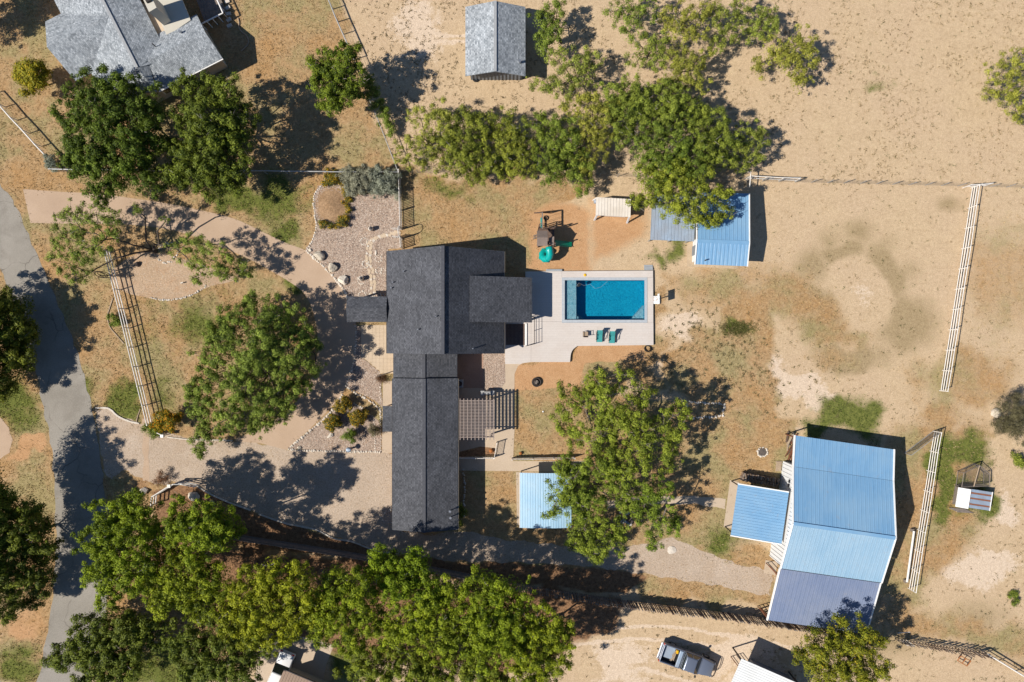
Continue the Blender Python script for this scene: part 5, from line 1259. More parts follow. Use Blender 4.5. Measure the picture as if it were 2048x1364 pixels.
b.tube([(q.x + (.30 + .03 * math.sin(k * .9)) * math.cos(k * .35), q.y + (.30 + .03 * math.sin(k * .9)) * math.sin(k * .35), .05 + .0022 * k) for k in range(56)], .035, 6).build('coil', M['black'], hr, smooth=True)
# pool furniture
def lounger(label, px, py):
    t = thing('deck_chair', label, 'deck chair', P(px, py, DZ), 'teal chairs on the pool deck'); q = P(px, py, DZ + .3); x, y = q.x, q.y
    b = MB(); b.hexa([(x - .27, y - .75, DZ + .22), (x + .27, y - .75, DZ + .22), (x + .27, y - .05, DZ + .34), (x - .27, y - .05, DZ + .34)], [(x - .27, y - .75, DZ + .26), (x + .27, y - .75, DZ + .26), (x + .27, y - .05, DZ + .38), (x - .27, y - .05, DZ + .38)]); b.build('seat', M['teal_fabric'], t)
    b = MB(); b.hexa([(x - .27, y - .04, DZ + .34), (x + .27, y - .04, DZ + .34), (x + .27, y + .42, DZ + .86), (x - .27, y + .42, DZ + .86)], [(x - .27, y - .06, DZ + .38), (x + .27, y - .06, DZ + .38), (x + .27, y + .38, DZ + .9), (x - .27, y + .38, DZ + .9)]); b.build('backrest', M['teal_fabric'], t)
    block('headrest', (x, y + .36, DZ + .9), (.4, .12, .06), M['teal_fabric'], t)
    for s in (-1, 1):
        rod('armrest', (x + s * .33, y - .5, DZ + .5), (x + s * .33, y + .2, DZ + .58), .03, M['iron'], t); rod('side_frame', (x + s * .3, y - .76, DZ + .2), (x + s * .3, y + .43, DZ + .9), .02, M['iron'], t)
        for yy in (-.5, .25): rod('leg', (x + s * .33, y + yy, DZ), (x + s * .33, y + yy, DZ + .55), .02, M['iron'], t)
lounger('teal reclining deck chair, left one of the pair on the pool deck', 1199, 669); lounger('teal reclining deck chair, right one of the pair on the pool deck', 1224, 671)
t = thing('patio_chair', 'small brown patio chair left of the teal deck chairs', 'chair', P(1170, 668, DZ)); q = P(1170, 668, DZ)
block('seat', (q.x, q.y, DZ + .42), (.46, .46, .04), M['wood_tan'], t)
MB().hexa([(q.x - .23, q.y - .24, DZ + .42), (q.x + .23, q.y - .24, DZ + .42), (q.x + .23, q.y - .2, DZ + .42), (q.x - .23, q.y - .2, DZ + .42)], [(q.x - .23, q.y - .34, DZ + .86), (q.x + .23, q.y - .34, DZ + .86), (q.x + .23, q.y - .3, DZ + .86), (q.x - .23, q.y - .3, DZ + .86)]).build('backrest', M['wood_dark'], t)
for sx in (-1, 1):
    for sy in (-1, 1): rod('leg', (q.x + sx * .22, q.y + sy * .22, DZ), (q.x + sx * .22, q.y + sy * .22, DZ + .42), .02, M['iron'], t)
    rod('armrest', (q.x + sx * .25, q.y - .25, DZ + .62), (q.x + sx * .25, q.y + .2, DZ + .62), .025, M['wood_dark'], t); rod('arm_post', (q.x + sx * .25, q.y + .2, DZ + .4), (q.x + sx * .25, q.y + .2, DZ + .62), .02, M['iron'], t)
# basketball hoop
t = thing('basketball_hoop', 'poolside basketball hoop with white backboard at the deck edge', 'basketball hoop', P(1310, 600)); q = P(1310, 600)
MB().box((q.x + .1, q.y, .12), (.7, .8, .24)).build('base', M['white_plastic'], t, bevel=.05)
rod('pole', (q.x + .1, q.y, .2), (q.x + .02, q.y, 1.75), .05, M['pipe_grey'], t)
MB().box((q.x - .05, q.y, 1.85), (.05, 1.0, .7)).build('backboard', M['white_plastic'], t, bevel=.015)
b = MB(); b.tube([(q.x - .32 + .2 * math.cos(2 * math.pi * k / 16), q.y + .2 * math.sin(2 * math.pi * k / 16), 1.62) for k in range(17)], .015, 5, False); b.build('rim', M['orange'], t)
b = MB()
for k in range(8): a0 = 2 * math.pi * k / 8; b.tube([(q.x - .32 + .2 * math.cos(a0), q.y + .2 * math.sin(a0), 1.61), (q.x - .32 + .12 * math.cos(a0 + .3), q.y + .12 * math.sin(a0 + .3), 1.3)], .008, 3, False)
b.build('net', M['white_plastic'], t)
# deck steps
for px0_, px1_, py_, lab in ((1288, 1305, 537, 'grey stacked steps at the north-east corner of the pool deck'), (1092, 1124, 540, 'grey low step along the north side of the pool deck')):
    t = thing('deck_steps', lab, 'steps', P((px0_ + px1_) / 2, py_)); a0, b0 = P(px0_, py_ - 3), P(px1_, py_ + 3)
    for k in range(3 if px0_ > 1200 else 1): block('tread', ((a0.x + b0.x) / 2, P(0, py_ + 1.5 - k * 3.4).y, .1 - .03 * k + (.02 if px0_ < 1200 else 0)), (b0.x - a0.x, .17 if px0_ > 1200 else .26, .2 - .06 * k), M['deckstep'], t)
t = thing('toy_disc', 'small yellow float lying on the north pool deck', 'toy', P(1170, 550, DZ)); q = P(1170, 550, DZ); lathe(t, 'float', q, [(DZ, .12), (DZ + .03, .15), (DZ + .06, .12)], M['yellow'])
# mailbox
t = thing('mailbox', 'white roadside mailbox beside the pines', 'mailbox', P(232, 1012)); q = P(232, 1012)
rod('post', (q.x, q.y, 0), (q.x, q.y, 1.0), .05, M['wood_grey'], t)
b = MB(); prof = [(-.1, 0), (.1, 0), (.1, .14), (.06, .22), (-.06, .22), (-.1, .14)]; n = 6
b.add([(q.x - .28, q.y + y, 1.0 + z) for y, z in prof] + [(q.x + .28, q.y + y, 1.0 + z) for y, z in prof], [tuple(range(n - 1, -1, -1)), tuple(range(n, 2 * n))] + [(i, (i + 1) % n, n + (i + 1) % n, n + i) for i in range(n)]); b.build('box', M['white_paint'], t)
block('flag', (q.x + .1, q.y + .13, 1.2), (.04, .02, .2), M['red_lamp'], t)
# gate box at the drive mouth
t = thing('gate_box', 'white utility box on a post beside the orange-leaved shrub', 'utility box', P(335, 869)); q = P(335, 869)
rod('post', (q.x, q.y, 0), (q.x, q.y, .9), .05, M['pipe_white'], t); MB().box((q.x, q.y, 1.0), (.32, .3, .3)).build('box', M['white_plastic'], t, bevel=.03)
rod('arm', (q.x - .1, q.y + .1, 1.0), (q.x - .55, q.y + .3, 1.0), .05, M['pipe_white'], t)
# small ramp-gate by the west walk
t = thing('wooden_gate', 'weathered wooden gate between the front pavers and west walk', 'gate', P(772, 750)); a0, b0 = P(758, 752), P(786, 742)
for z in (.3, .9): beam('rail', (a0.x, a0.y, z), (b0.x, b0.y, z), .06, .09, M['wood_grey'], t)
for k in range(9): p = a0.lerp(b0, k / 8); block('board', (p.x, p.y, .6), (.1, .03, 1.1), M['wood_grey'], t, rz=.35)
# yard bits under the centre trees
t = thing('scrap_pile', 'bluish scrap and planks piled under the southern pecan', 'scrap pile', P(1245, 1037))
for k in range(16): q = P(random.uniform(1232, 1262), random.uniform(1022, 1048)); block('scrap', (q.x, q.y, .1 + .02 * k), (random.uniform(.3, 1.0), random.uniform(.1, .3), .05), random.choice([M['galv'], M['pipe_white'], M['wood_grey'], M['blue_grey'], M['wood_dark']]), t, rz=random.random() * 3, ry=random.uniform(-.2, .2))
t = thing('yard_ornament', 'small orange terracotta piece on the grass by the picket fence', 'ornament', P(1041, 906)); q = P(1041, 906); lathe(t, 'pot', q, [(0, .1), (.2, .16), (.28, .12)], M['orange'])
t = thing('clay_pot', 'round terracotta pot in the red planting bed', 'planter', P(982, 901)); q = P(982, 901); lathe(t, 'pot', q, [(0, .12), (.25, .2), (.35, .17)], M['orange'])
t = thing('sprinkler_head', 'small white sprinkler cap on the golden lawn east of the pergola', 'sprinkler', P(1086, 823)); q = P(1086, 823); lathe(t, 'cap', q, [(0, .08), (.1, .08), (.12, .05)], M['white_plastic'])
t = thing('garden_sign', 'small white marker stone on the oval gravel bed', 'marker', P(366, 566)); q = P(366, 566); block('marker', (q.x, q.y, .15), (.25, .12, .3), M['stone_white'], t, rz=.3)

# ------------------------------------------------------------------ play set
ps = thing('play_set', 'wooden play tower with taupe roof, swings and two slides', 'play set', P(1093, 480))
tw = [P(1076, 494, 0), P(1107, 494, 0), P(1107, 462, 0), P(1076, 462, 0)]
tx0, tx1, ty0, ty1 = tw[0].x, tw[1].x, tw[0].y, tw[2].y
for x in (tx0, (tx0 + tx1) / 2 + .25, tx1):
    for y in (ty0, ty1): block('post', (x, y, 1.3), (.1, .1, 2.6), M['wood_dark'], ps)
for k in range(9): block('floor_board', (tx0 + (tx1 - tx0) * (k + .5) / 9, (ty0 + ty1) / 2, 1.45), ((tx1 - tx0) / 9 - .012, ty1 - ty0, .04), M['wood_dark'], ps)
for y in (ty0, ty1):
    for z in (1.6, 2.1): beam('guard_rail', (tx0, y, z), (tx1, y, z), .05, .1, M['wood_dark'], ps)
r0, r1 = P(1074, 491, 2.9), P(1095, 460.4, 2.9); ym = (r0.y + r1.y) / 2
for k in range(4):
    ya_, yb_ = r0.y + (ym - r0.y) * k / 4, r0.y + (ym - r0.y) * (k + .97) / 4; za_, zb_ = 2.6 + .55 * k / 4, 2.6 + .55 * (k + .97) / 4
    MB().hexa([(r0.x, ya_, za_), (r1.x, ya_, za_), (r1.x, yb_, zb_), (r0.x, yb_, zb_)], [(r0.x, ya_, za_ + .04), (r1.x, ya_, za_ + .04), (r1.x, yb_, zb_ + .04), (r0.x, yb_, zb_ + .04)]).build('roof_board', M['play_roof'], ps)
    ya_, yb_ = r1.y + (ym - r1.y) * k / 4, r1.y + (ym - r1.y) * (k + .97) / 4
    MB().hexa([(r0.x, yb_, zb_), (r1.x, yb_, zb_), (r1.x, ya_, za_), (r0.x, ya_, za_)], [(r0.x, yb_, zb_ + .04), (r1.x, yb_, zb_ + .04), (r1.x, ya_, za_ + .04), (r0.x, ya_, za_ + .04)]).build('roof_board', M['play_roof'], ps)
g0, g1_ = P(1097.5, 490, 2.3), P(1108, 474, 2.3)
MB().hexa([(g0.x, g0.y, 2.1), (g1_.x, g0.y, 2.1), (g1_.x, g1_.y, 2.65), (g0.x, g1_.y - .1, 2.5)], [(g0.x, g0.y, 2.14), (g1_.x, g0.y, 2.14), (g1_.x, g1_.y, 2.69), (g0.x, g1_.y - .1, 2.54)]).build('side_roof', M['play_roof'], ps)
sb0, sb1 = P(1084.6, 424.6, 2.3), P(1084.6, 458, 2.3)
beam('swing_beam', sb0, sb1, .1, .14, M['wood_grey'], ps)
for dx in (-16, 18): f_ = P(1084.6 + dx, 426); beam('swing_leg', (f_.x, f_.y, 0), (sb0.x, sb0.y, 2.28), .09, .09, M['wood_dark'], ps)
f0, f1 = P(1077, 426, 1.0), P(1094, 425, 1.0); rod('leg_brace', f0, f1, .04, M['wood_dark'], ps)
for py_ in (434, 445):
    c = P(1084.6, py_, 2.2)
    for s in (-.2, .2): rod('swing_chain', (c.x, c.y + s, 2.25), (c.x, c.y + s, .5), .012, M['iron'], ps)
    block('swing_seat', (c.x, c.y, .48), (.2, .5, .05), M['teal'], ps)
bx0, bx1 = P(1079, 459, 1.9), P(1091, 448, 1.9)
for (a0, b0) in (((bx0.x, bx0.y), (bx1.x, bx0.y)), ((bx1.x, bx0.y), (bx1.x, bx1.y)), ((bx1.x, bx1.y), (bx0.x, bx1.y)), ((bx0.x, bx1.y), (bx0.x, bx0.y))): beam('balcony_rail', (*a0, 1.95), (*b0, 1.95), .06, .08, M['wood_dark'], ps)
for x in (bx0.x, bx1.x): block('balcony_post', (x, bx1.y, .97), (.08, .08, 1.95), M['wood_dark'], ps)
lx_ = P(1066, 475); 
for s in (-.15, .15): beam('ladder_rail', (lx_.x, lx_.y + s, 0), (tx0, lx_.y + s, 1.45), .05, .05, M['wood_grey'], ps)
for k in range(5): f = (k + .6) / 5.5; beam('rung', (lx_.x + (tx0 - lx_.x) * f, lx_.y - .15, 1.45 * f), (lx_.x + (tx0 - lx_.x) * f, lx_.y + .15, 1.45 * f), .04, .04, M['wood_grey'], ps)
# open slide to the east
s0 = P(1110, 486, 1.4); b = MB(); pr = [(-.27, .16), (-.22, .02), (.22, .02), (.27, .16), (.23, .16), (.19, .06), (-.19, .06), (-.23, .16)]; rings = []
for k in range(9):
    f = k / 8; x = s0.x + 1.75 * f; z = 1.35 * (1 - f) ** 1.15 + .12
    rings.append([(x, s0.y + y, z + zz) for y, zz in pr])
n = len(pr)
b.add([v for r in rings for v in r], [(i * n + k, i * n + (k + 1) % n, (i + 1) * n + (k + 1) % n, (i + 1) * n + k) for i in range(8) for k in range(n)]); b.build('open_slide', M['green_plastic'], ps)
tp = [P(1098, 493, 1.75), P(1099, 500, 1.7), P(1100, 507, 1.6), P(1099, 513, 1.42), P(1095, 517.5, 1.2), P(1089, 518, 1.0), P(1085, 514, .82), P(1084.5, 508, .66), P(1088, 503.5, .52), P(1094, 503, .42), P(1099, 506, .36)]
MB().tube(tp, .36, 14, True).build('tube_slide', M['teal'], ps, smooth=True)
for i in (1, 2, 4, 6, 8):
    d = (tp[i + 1] - tp[i - 1]).normalized() * .04; MB().tube([tp[i] - d, tp[i] + d], .395, 14, True).build('tube_joint', M['teal'], ps)
tr_ = thing('tyre_ring', 'dark tyre lying in the dirt below the swing beam', 'tyre', P(1092, 436)); q = P(1092, 436)
MB().tube([(q.x + .2 * math.cos(2 * math.pi * k / 16), q.y + .2 * math.sin(2 * math.pi * k / 16), .06) for k in range(17)], .06, 7, False).build('tread', M['black'], tr_, smooth=True)

# ------------------------------------------------------------------ vehicles
def wheel(t, M4, x, y, r=.38, w=.24):
    o = MB().tube([M4 @ Vector((x, y - w / 2, r)), M4 @ Vector((x, y + w / 2, r))], r, 16).build('wheel', M['black'], t)
    MB().tube([M4 @ Vector((x, y - w / 2 - .01, r)), M4 @ Vector((x, y + w / 2 + .01, r))], r * .58, 12).build('rim', M['chrome'], o)
def carpart(nm, t, M4, b, mat, bevel=0.0, smooth=False):
    b.v = [tuple(M4 @ Vector(v)) for v in b.v]; return b.build(nm, mat, t, bevel=bevel, smooth=smooth)
def taper(x0, x1, w0, w1, z0, z1, X0, X1, W0, W1):
    """lower rectangle x0..x1 (half widths w0 at x0, w1 at x1) to upper rectangle"""
    return MB().hexa([(x0, -w0, z0), (x1, -w1, z0), (x1, w1, z0), (x0, w0, z0)], [(X0, -W0, z1), (X1, -W1, z1), (X1, W1, z1), (X0, W0, z1)])
tk = thing('pickup_truck', 'silver pickup truck with loaded open bed parked on sandy yard', 'pickup truck', P(1375, 1319))
base = P(1374, 1319, .6); M4 = Matrix.Translation((base.x, base.y, 0)) @ Matrix.Rotation(math.radians(-19.5), 4, 'Z')
carpart('chassis', tk, M4, taper(-2.7, 2.55, .82, .78, .38, .62, -2.7, 2.6, .86, .82), M['black_plastic'], .04)
carpart('hood', tk, M4, taper(1.25, 2.72, .90, .74, .55, 1.12, 1.15, 2.55, .86, .66), M['silver_paint'], .09, True)
carpart('cab_body', tk, M4, taper(-.62, 1.3, .92, .92, .5, 1.14, -.62, 1.3, .90, .89), M['silver_paint'], .05, True)
carpart('cab_glass', tk, M4, taper(-.60, 1.22, .86, .86, 1.1, 1.70, -.48, .60, .70, .70), M['glass'], .03)
carpart('cab_roof', tk, M4, taper(-.52, .66, .74, .73, 1.66, 1.80, -.46, .58, .66, .64), M['silver_paint'], .05, True)
for s in (-1, 1):
    for xx, xt in ((-.56, -.5), (.14, .10), (1.14, .60)):
        carpart('pillar', tk, M4, MB().tube([(xx, s * .865, 1.1), (xt, s * .70, 1.70)], .05, 6), M['silver_paint'])
    carpart('bed_side', tk, M4, MB().box((-1.69, s * .87, .86), (2.06, .11, .66)), M['silver_paint'], .03)
    carpart('mirror', tk, M4, MB().box((1.05, s * 1.10, 1.2), (.14, .24, .2)), M['black_plastic'], .03)
    carpart('headlight', tk, M4, MB().box((2.62, s * .62, .86), (.16, .24, .18)), M['chrome'], .03); carpart('taillight', tk, M4, MB().box((-2.75, s * .86, .98), (.09, .13, .3)), M['red_lamp'], .02)
    for xx in (-1.75, 1.75): wheel(tk, M4, xx, s * .8)
carpart('bed_floor', tk, M4, MB().box((-1.69, 0, .68), (2.06, 1.66, .06)), M['black_plastic']); carpart('tailgate', tk, M4, MB().box((-2.70, 0, .88), (.08, 1.62, .6)), M['silver_paint'], .03)
carpart('bulkhead', tk, M4, MB().box((-.68, 0, .88), (.06, 1.62, .6)), M['silver_paint']); carpart('toolbox', tk, M4, MB().box((-.95, 0, 1.16), (.34, 1.64, .2)), M['galv'], .03)
carpart('front_guard', tk, M4, MB().tube([(2.55, -.85, .75), (2.9, -.6, .75), (2.98, 0, .75), (2.9, .6, .75), (2.55, .85, .75)], .035, 6), M['iron']); carpart('front_guard_bar', tk, M4, MB().tube([(2.72, -.7, .98), (2.88, -.45, 1.0), (2.92, 0, 1.0), (2.88, .45, 1.0), (2.72, .7, .98)], .03, 6), M['iron'])
carpart('rear_bumper', tk, M4, MB().box((-2.84, 0, .56), (.16, 1.7, .2)), M['chrome'], .03); carpart('tow_hitch', tk, M4, MB().box((-3.0, 0, .48), (.2, .1, .08)), M['iron'])
for nm, lab, px, py, c, d, mt, rzz in (('corrugated_sheet', 'grey corrugated sheet lying in the truck bed', 0, 0, (-1.95, .12, .74), (1.0, 1.15, .05), 'galv', 0), ('yellow_jug', 'yellow jug in the truck bed behind the toolbox', 0, 0, (-1.28, .5, .86), (.2, .34, .28), 'yellow', .2)):
    cc = M4 @ Vector(c); t = thing(nm, lab, 'cargo', (cc.x, cc.y, .71)); MB().box((cc.x, cc.y, cc.z), d, math.radians(-19.5) + rzz).build('body', M[mt], t, bevel=.015)
lt = thing('lumber_bundle', 'bundle of short tan lumber in the truck bed', 'lumber', M4 @ Vector((-1.4, 0, .71)))
for k in range(7): cc = M4 @ Vector((-1.45 + random.uniform(-.1, .2), -.35 + k * .11, .76 + .02 * k)); block('stick', cc, (random.uniform(.5, .8), .07, .05), M['wood_tan'], lt, rz=random.uniform(.3, 1.2))
# white car partly under the brown roof
wc = thing('parked_car', 'white car parked under the trees at the brown outbuilding', 'car', P(565, 1335))
base = P(560, 1345, .6); M4 = Matrix.Translation((base.x, base.y, 0)) @ Matrix.Rotation(math.radians(68), 4, 'Z')
carpart('body', wc, M4, taper(-2.2, 2.2, .84, .80, .35, .95, -2.15, 2.1, .82, .74), M['white_paint'], .1, True)
carpart('cabin_glass', wc, M4, taper(-2.05, 1.0, .74, .76, .93, 1.5, -1.5, .3, .6, .62), M['glass'], .03)
carpart('roof', wc, M4, taper(-1.6, .35, .63, .64, 1.46, 1.58, -1.5, .25, .56, .58), M['white_paint'], .05, True)
carpart('tailgate', wc, M4, MB().box((2.1, 0, .75), (.1, 1.4, .3)), M['white_paint'], .03)
for s in (-1, 1):
    for xx in (-1.4, 1.4): wheel(wc, M4, xx, s * .74, .33, .22)
    carpart('lamp', wc, M4, MB().box((2.16, s * .6, .8), (.1, .26, .16)), M['red_lamp'], .02)
# ------------------------------------------------------------------ trees and shrubs
def leaf_mesh(name, cen, rad, n_per, size, mat, flat=.75, up=.9, outw=.7, aspect=.55, rnd=.6, nfill=0, flat_fill=.6):
    """cloud of leaf-sized quads: n_per leaves in each clump"""
    m = len(cen); N = int(n_per.sum()); idx = np.repeat(np.arange(m), n_per)
    d = rng.normal(size=(N, 3)); d /= np.linalg.norm(d, axis=1, keepdims=True) + 1e-9
    rr = rng.random(N) ** .45
    off = d * (rad[idx] * rr)[:, None]; off[:, 2] *= np.where(idx < m - nfill, flat, flat_fill)
    p = cen[idx] + off
    nrm = np.array([0, 0, up]) + d * outw + rng.normal(size=(N, 3)) * rnd
    nrm /= np.linalg.norm(nrm, axis=1, keepdims=True) + 1e-9
    t = np.cross(nrm, rng.normal(size=(N, 3))); t /= np.linalg.norm(t, axis=1, keepdims=True) + 1e-9
    b = np.cross(nrm, t)
    s = size * (.6 + .8 * rng.random(N)); s1 = s[:, None] * .5; s2 = s[:, None] * .5 * aspect
    co = np.empty((N, 3, 3), np.float32)
    co[:, 0] = p - t * s1 - b * s2; co[:, 1] = p - t * s1 + b * s2; co[:, 2] = p + t * s1
    co[..., 2] = np.maximum(co[..., 2], .02)
    return co, idx, N

TREE_TRIS = 0
def tree(name, label, cat, base, lobes, kind, group=None, seed=None):
    global TREE_TRIS
    K = KINDS[kind]
    bx, by = base; root = P(bx, by)
    t = thing(name, label, cat, root, group)
    cs, rs = [], []; anchors = []
    for (px, py, r, z) in lobes:
        c = P(px, py, z); R = r * S * (H - z) / H; Rz = min(R * K['rz'], z * .8)
        n = max(3, int(K['clumps'] * R * R))
        for _ in range(n):
            while True:
                v = rng.uniform(-1, 1, 3)
                q = np.linalg.norm(v)
                if K.get('shell') and (v[2] < -.2 or q < .42): continue
                if q < 1 and (v[2] > -.4) and q > K.get('hollow', .15): break
            ang = math.atan2(v[1], v[0]); wob = 1 + K.get('wob', 1.) * (.26 * math.sin(3 * ang + px) + .18 * math.sin(5 * ang + py) + rng.uniform(-.1, .22))
            cs.append((c.x + v[0] * R * wob, c.y + v[1] * R * wob, max(.25, c.z + v[2] * Rz))); rs.append(K['cr'] * rng.uniform(.55, 1.4))
        anchors.append((c, R))
    cen = np.array(cs); rad = np.array(rs)
    n_per = np.maximum(3, (K['leaves'] * (rad / K['cr']) ** 2).astype(int))
    Rl = np.array([R for c, R in anchors]); nf = (n_per.sum() * K.get('fill', .34) * Rl ** 2 / (Rl ** 2).sum()).astype(int)
    ncl = len(cen)
    cen = np.concatenate([cen, np.array([(c.x, c.y, max(.3, c.z - (.42 * min(R * K['rz'], c.z * .8) if K.get('shell') else 0))) for c, R in anchors])]); rad = np.concatenate([rad, Rl * .98]); n_per = np.concatenate([n_per, nf])
    co, idx, N = leaf_mesh(name, cen, rad, n_per, K['size'], None, K.get('flat', .75), K.get('up', .5), K.get('outw', 1.25), K.get('aspect', .55), K.get('rnd', .38), len(anchors), K['rz'] * (.42 if K.get('shell') else 1.))
    co = co.reshape(-1, 3) - np.array([root.x, root.y, 0], np.float32)
    me = np_mesh('crown', co, np.arange(N * 3).reshape(N, 3), M[K['mat']])
    ct = rng.random(len(cen)); ct[ncl:] = .45; tint = np.clip(ct[idx] * .45 + rng.random(N) * .65 - .05, 0, 1)
    a = me.attributes.new('tint', 'FLOAT', 'POINT'); a.data.foreach_set('value', np.repeat(tint, 3).astype(np.float32))
    a = me.attributes.new('acc', 'FLOAT', 'POINT'); a.data.foreach_set('value', np.repeat(rng.random(N), 3).astype(np.float32))
    link('crown', me, t); TREE_TRIS += N
    # trunk and limbs
    r0 = K['trunk']
    if r0 > 0:
        b = MB(); zt = np.mean([l[3] for l in lobes]); fork = Vector((root.x, root.y, max(.3, zt * K.get('fork', .3))))
        mean = sum((c for c, R in anchors), Vector((0, 0, 0))) / len(anchors)
        fork += Vector(((mean.x - root.x) * .15, (mean.y - root.y) * .15, 0))
        b.tube([(root.x, root.y, -.05), (root.x + (fork.x - root.x) * .4 + random.uniform(-.08, .08), root.y + (fork.y - root.y) * .4, fork.z * .5), fork], [r0 * 1.25, r0, r0 * .85], 8)
        limb = []; nodes_ = [(fork, r0 * .7, 0.)]
        for c, R in sorted(anchors, key=lambda a: (Vector((a[0].x, a[0].y, a[0].z)) - fork).length):
            end = Vector((c.x, c.y, c.z - .15 * R))
            pn = min(nodes_, key=lambda q: (q[0] - end).length + .55 * q[2])
            st, rs_ = pn[0], pn[1]; mid = st.lerp(end, .5) + Vector((random.uniform(-.14, .14) * (end - st).length, random.uniform(-.14, .14) * (end - st).length, random.uniform(-.02, .1) * (end - st).length))
            wl = (end - st).length * .08; q1 = st.lerp(mid, .5) + Vector((random.uniform(-wl, wl), random.uniform(-wl, wl), 0)); q2 = mid.lerp(end, .5) + Vector((random.uniform(-wl, wl), random.uniform(-wl, wl), 0))
            rr = max(.03, rs_ * .66)
            b.tube([st, q1, mid, q2, end], [rr, rr * .9, rr * .8, rr * .65, rr * .5], 6); limb.append((mid, q2, end, rr)); nodes_.append((end, rr, pn[2] + (end - st).length))
        k = int(min(ncl, K.get('twigs', 5) * len(anchors)))
        for j in rng.choice(ncl, k, replace=False):
            p = Vector(cen[j]); best = min(limb, key=lambda L: min((L[0] - p).length, (L[1] - p).length, (L[2] - p).length))
            s = min(best[:3], key=lambda q: (q - p).length); m2 = s.lerp(p, .5) + Vector((random.uniform(-.12, .12), random.uniform(-.12, .12), random.uniform(-.05, .15)))
            rr = max(.018, best[3] * .28); b.tube([s, m2, p], [rr, rr * .75, rr * .3], 4, False)
        if K.get('shell'):
            dt = MB()
            for j in rng.choice(ncl, min(ncl, 2 * len(anchors)), replace=False):
                p = Vector(cen[j])
                for _ in range(2):
                    e = p + Vector((random.uniform(-.6, .6), random.uniform(-.6, .6), random.uniform(.1, .45))); dt.tube([p - Vector((0, 0, .2)), p.lerp(e, .5) + Vector((random.uniform(-.06, .06), random.uniform(-.06, .06), 0)), e], [.03, .022, .012], 3, False)
            dt.build('dead_twigs', M['twig'], t)['kind'] = 'stuff'
        b.build('trunk', M[K['bark']], t, smooth=True)
    return t

KINDS = {
 'oak':   dict(mat='lf_oak', fork=.45, clumps=6.6, cr=.58, leaves=60, size=.29, rz=.75, trunk=.17, bark='bark', hollow=.25, flat=.7, aspect=.6),
 'pecan': dict(mat='lf_pecan', clumps=6.6, cr=.56, leaves=60, size=.29, rz=.75, trunk=.18, bark='bark', hollow=.25, aspect=.6),
 'pine':  dict(mat='lf_pine', clumps=6.6, cr=.50, leaves=66, size=.28, rz=.8, trunk=.2, bark='bark', hollow=.3, flat=.8, aspect=.45, rnd=.5),
 'mesq':  dict(mat='lf_mesq', clumps=7.4, cr=.46, leaves=56, size=.20, rz=.6, trunk=.11, bark='bark', hollow=.05, aspect=.5, twigs=6),
 'mesq2': dict(mat='lf_mesq2', clumps=8.0, cr=.47, leaves=64, size=.20, rz=.65, trunk=.12, bark='bark', hollow=.1, aspect=.5, twigs=5),
 'elm':   dict(mat='lf_elm', clumps=8.0, cr=.48, leaves=62, size=.22, rz=.65, trunk=.2, bark='bark_grey', hollow=.15, aspect=.52, twigs=6),
 'mesqbig': dict(mat='lf_big', clumps=8.6, cr=.50, leaves=70, size=.21, rz=.65, trunk=.22, bark='bark', hollow=.15, aspect=.5, twigs=5),
 'yellow': dict(mat='lf_yellow', clumps=12, cr=.38, leaves=60, size=.22, rz=.9, trunk=.08, bark='bark', hollow=.3),
 'yellowbig': dict(mat='lf_yellow2', clumps=7.0, cr=.52, leaves=64, size=.28, rz=.75, trunk=.2, bark='bark', hollow=.25),
 'silver': dict(mat='lf_silver', clumps=20, cr=.28, leaves=56, size=.15, rz=.9, trunk=.05, bark='bark_grey', hollow=.3),
 'shrub': dict(mat='lf_mesq2', clumps=18, cr=.3, leaves=56, size=.15, rz=.9, trunk=.05, bark='bark', hollow=.2),
 'orange': dict(mat='lf_orange', clumps=20, cr=.28, leaves=64, size=.17, rz=.9, trunk=.06, bark='bark', hollow=.4),
 'bed':   dict(mat='lf_bed', clumps=34, cr=.22, leaves=56, size=.13, rz=.95, trunk=.05, bark='bark', hollow=.5),
 'brown': dict(mat='lf_brown', clumps=16, cr=.34, leaves=60, size=.2, rz=.8, trunk=.05, bark='bark_grey', hollow=.1, twigs=16, aspect=.22),
 'red':   dict(mat='lf_red', clumps=14, cr=.28, leaves=44, size=.18, rz=.8, trunk=.03, bark='bark', hollow=.1, twigs=10, aspect=.22),
 'hedge': dict(mat='lf_bed', clumps=26, cr=.24, leaves=56, size=.13, rz=.8, trunk=0, bark='bark', hollow=.2),
}
M['twig'] = plain('grey_twigs', (.30, .265, .225), (.2, .175, .15), 4.0, .9)
M['lf_big'] = leafmat('deep_mesquite_leaves', (.034, .062, .008), (.285, .370, .058), trans=.16)
M['lf_yellow2'] = leafmat('olive_yellow_leaves', (.045, .066, .005), (.270, .300, .024), (.40, .30, .02), .05)
for _k, _v in KINDS.items():
    _v['leaves'] = int(_v['leaves'] * 2.3); _v['size'] *= .74
for _k, (_c, _r, _l, _s, _a, _f) in {'oak': (8.6, .37, 112, .175, .55, .30), 'pecan': (8.6, .36, 112, .175, .55, .30), 'pine': (9.6, .335, 112, .165, .5, .32), 'mesq': (11.0, .30, 78, .135, .5, .14), 'mesq2': (11.5, .32, 98, .145, .5, .32), 'elm': (10.5, .325, 96, .155, .5, .30), 'mesqbig': (11.0, .335, 108, .155, .5, .34), 'yellowbig': (9.2, .36, 106, .17, .5, .28)}.items():
    KINDS[_k].update(clumps=_c * (1.38 if _k in ('oak', 'pecan', 'pine') else 1.14), cr=_r, leaves=_l, size=_s, aspect=_a, fill=_f, shell=True, flat=.85)
for _k in ('bed', 'orange'): KINDS[_k]['wob'] = .3

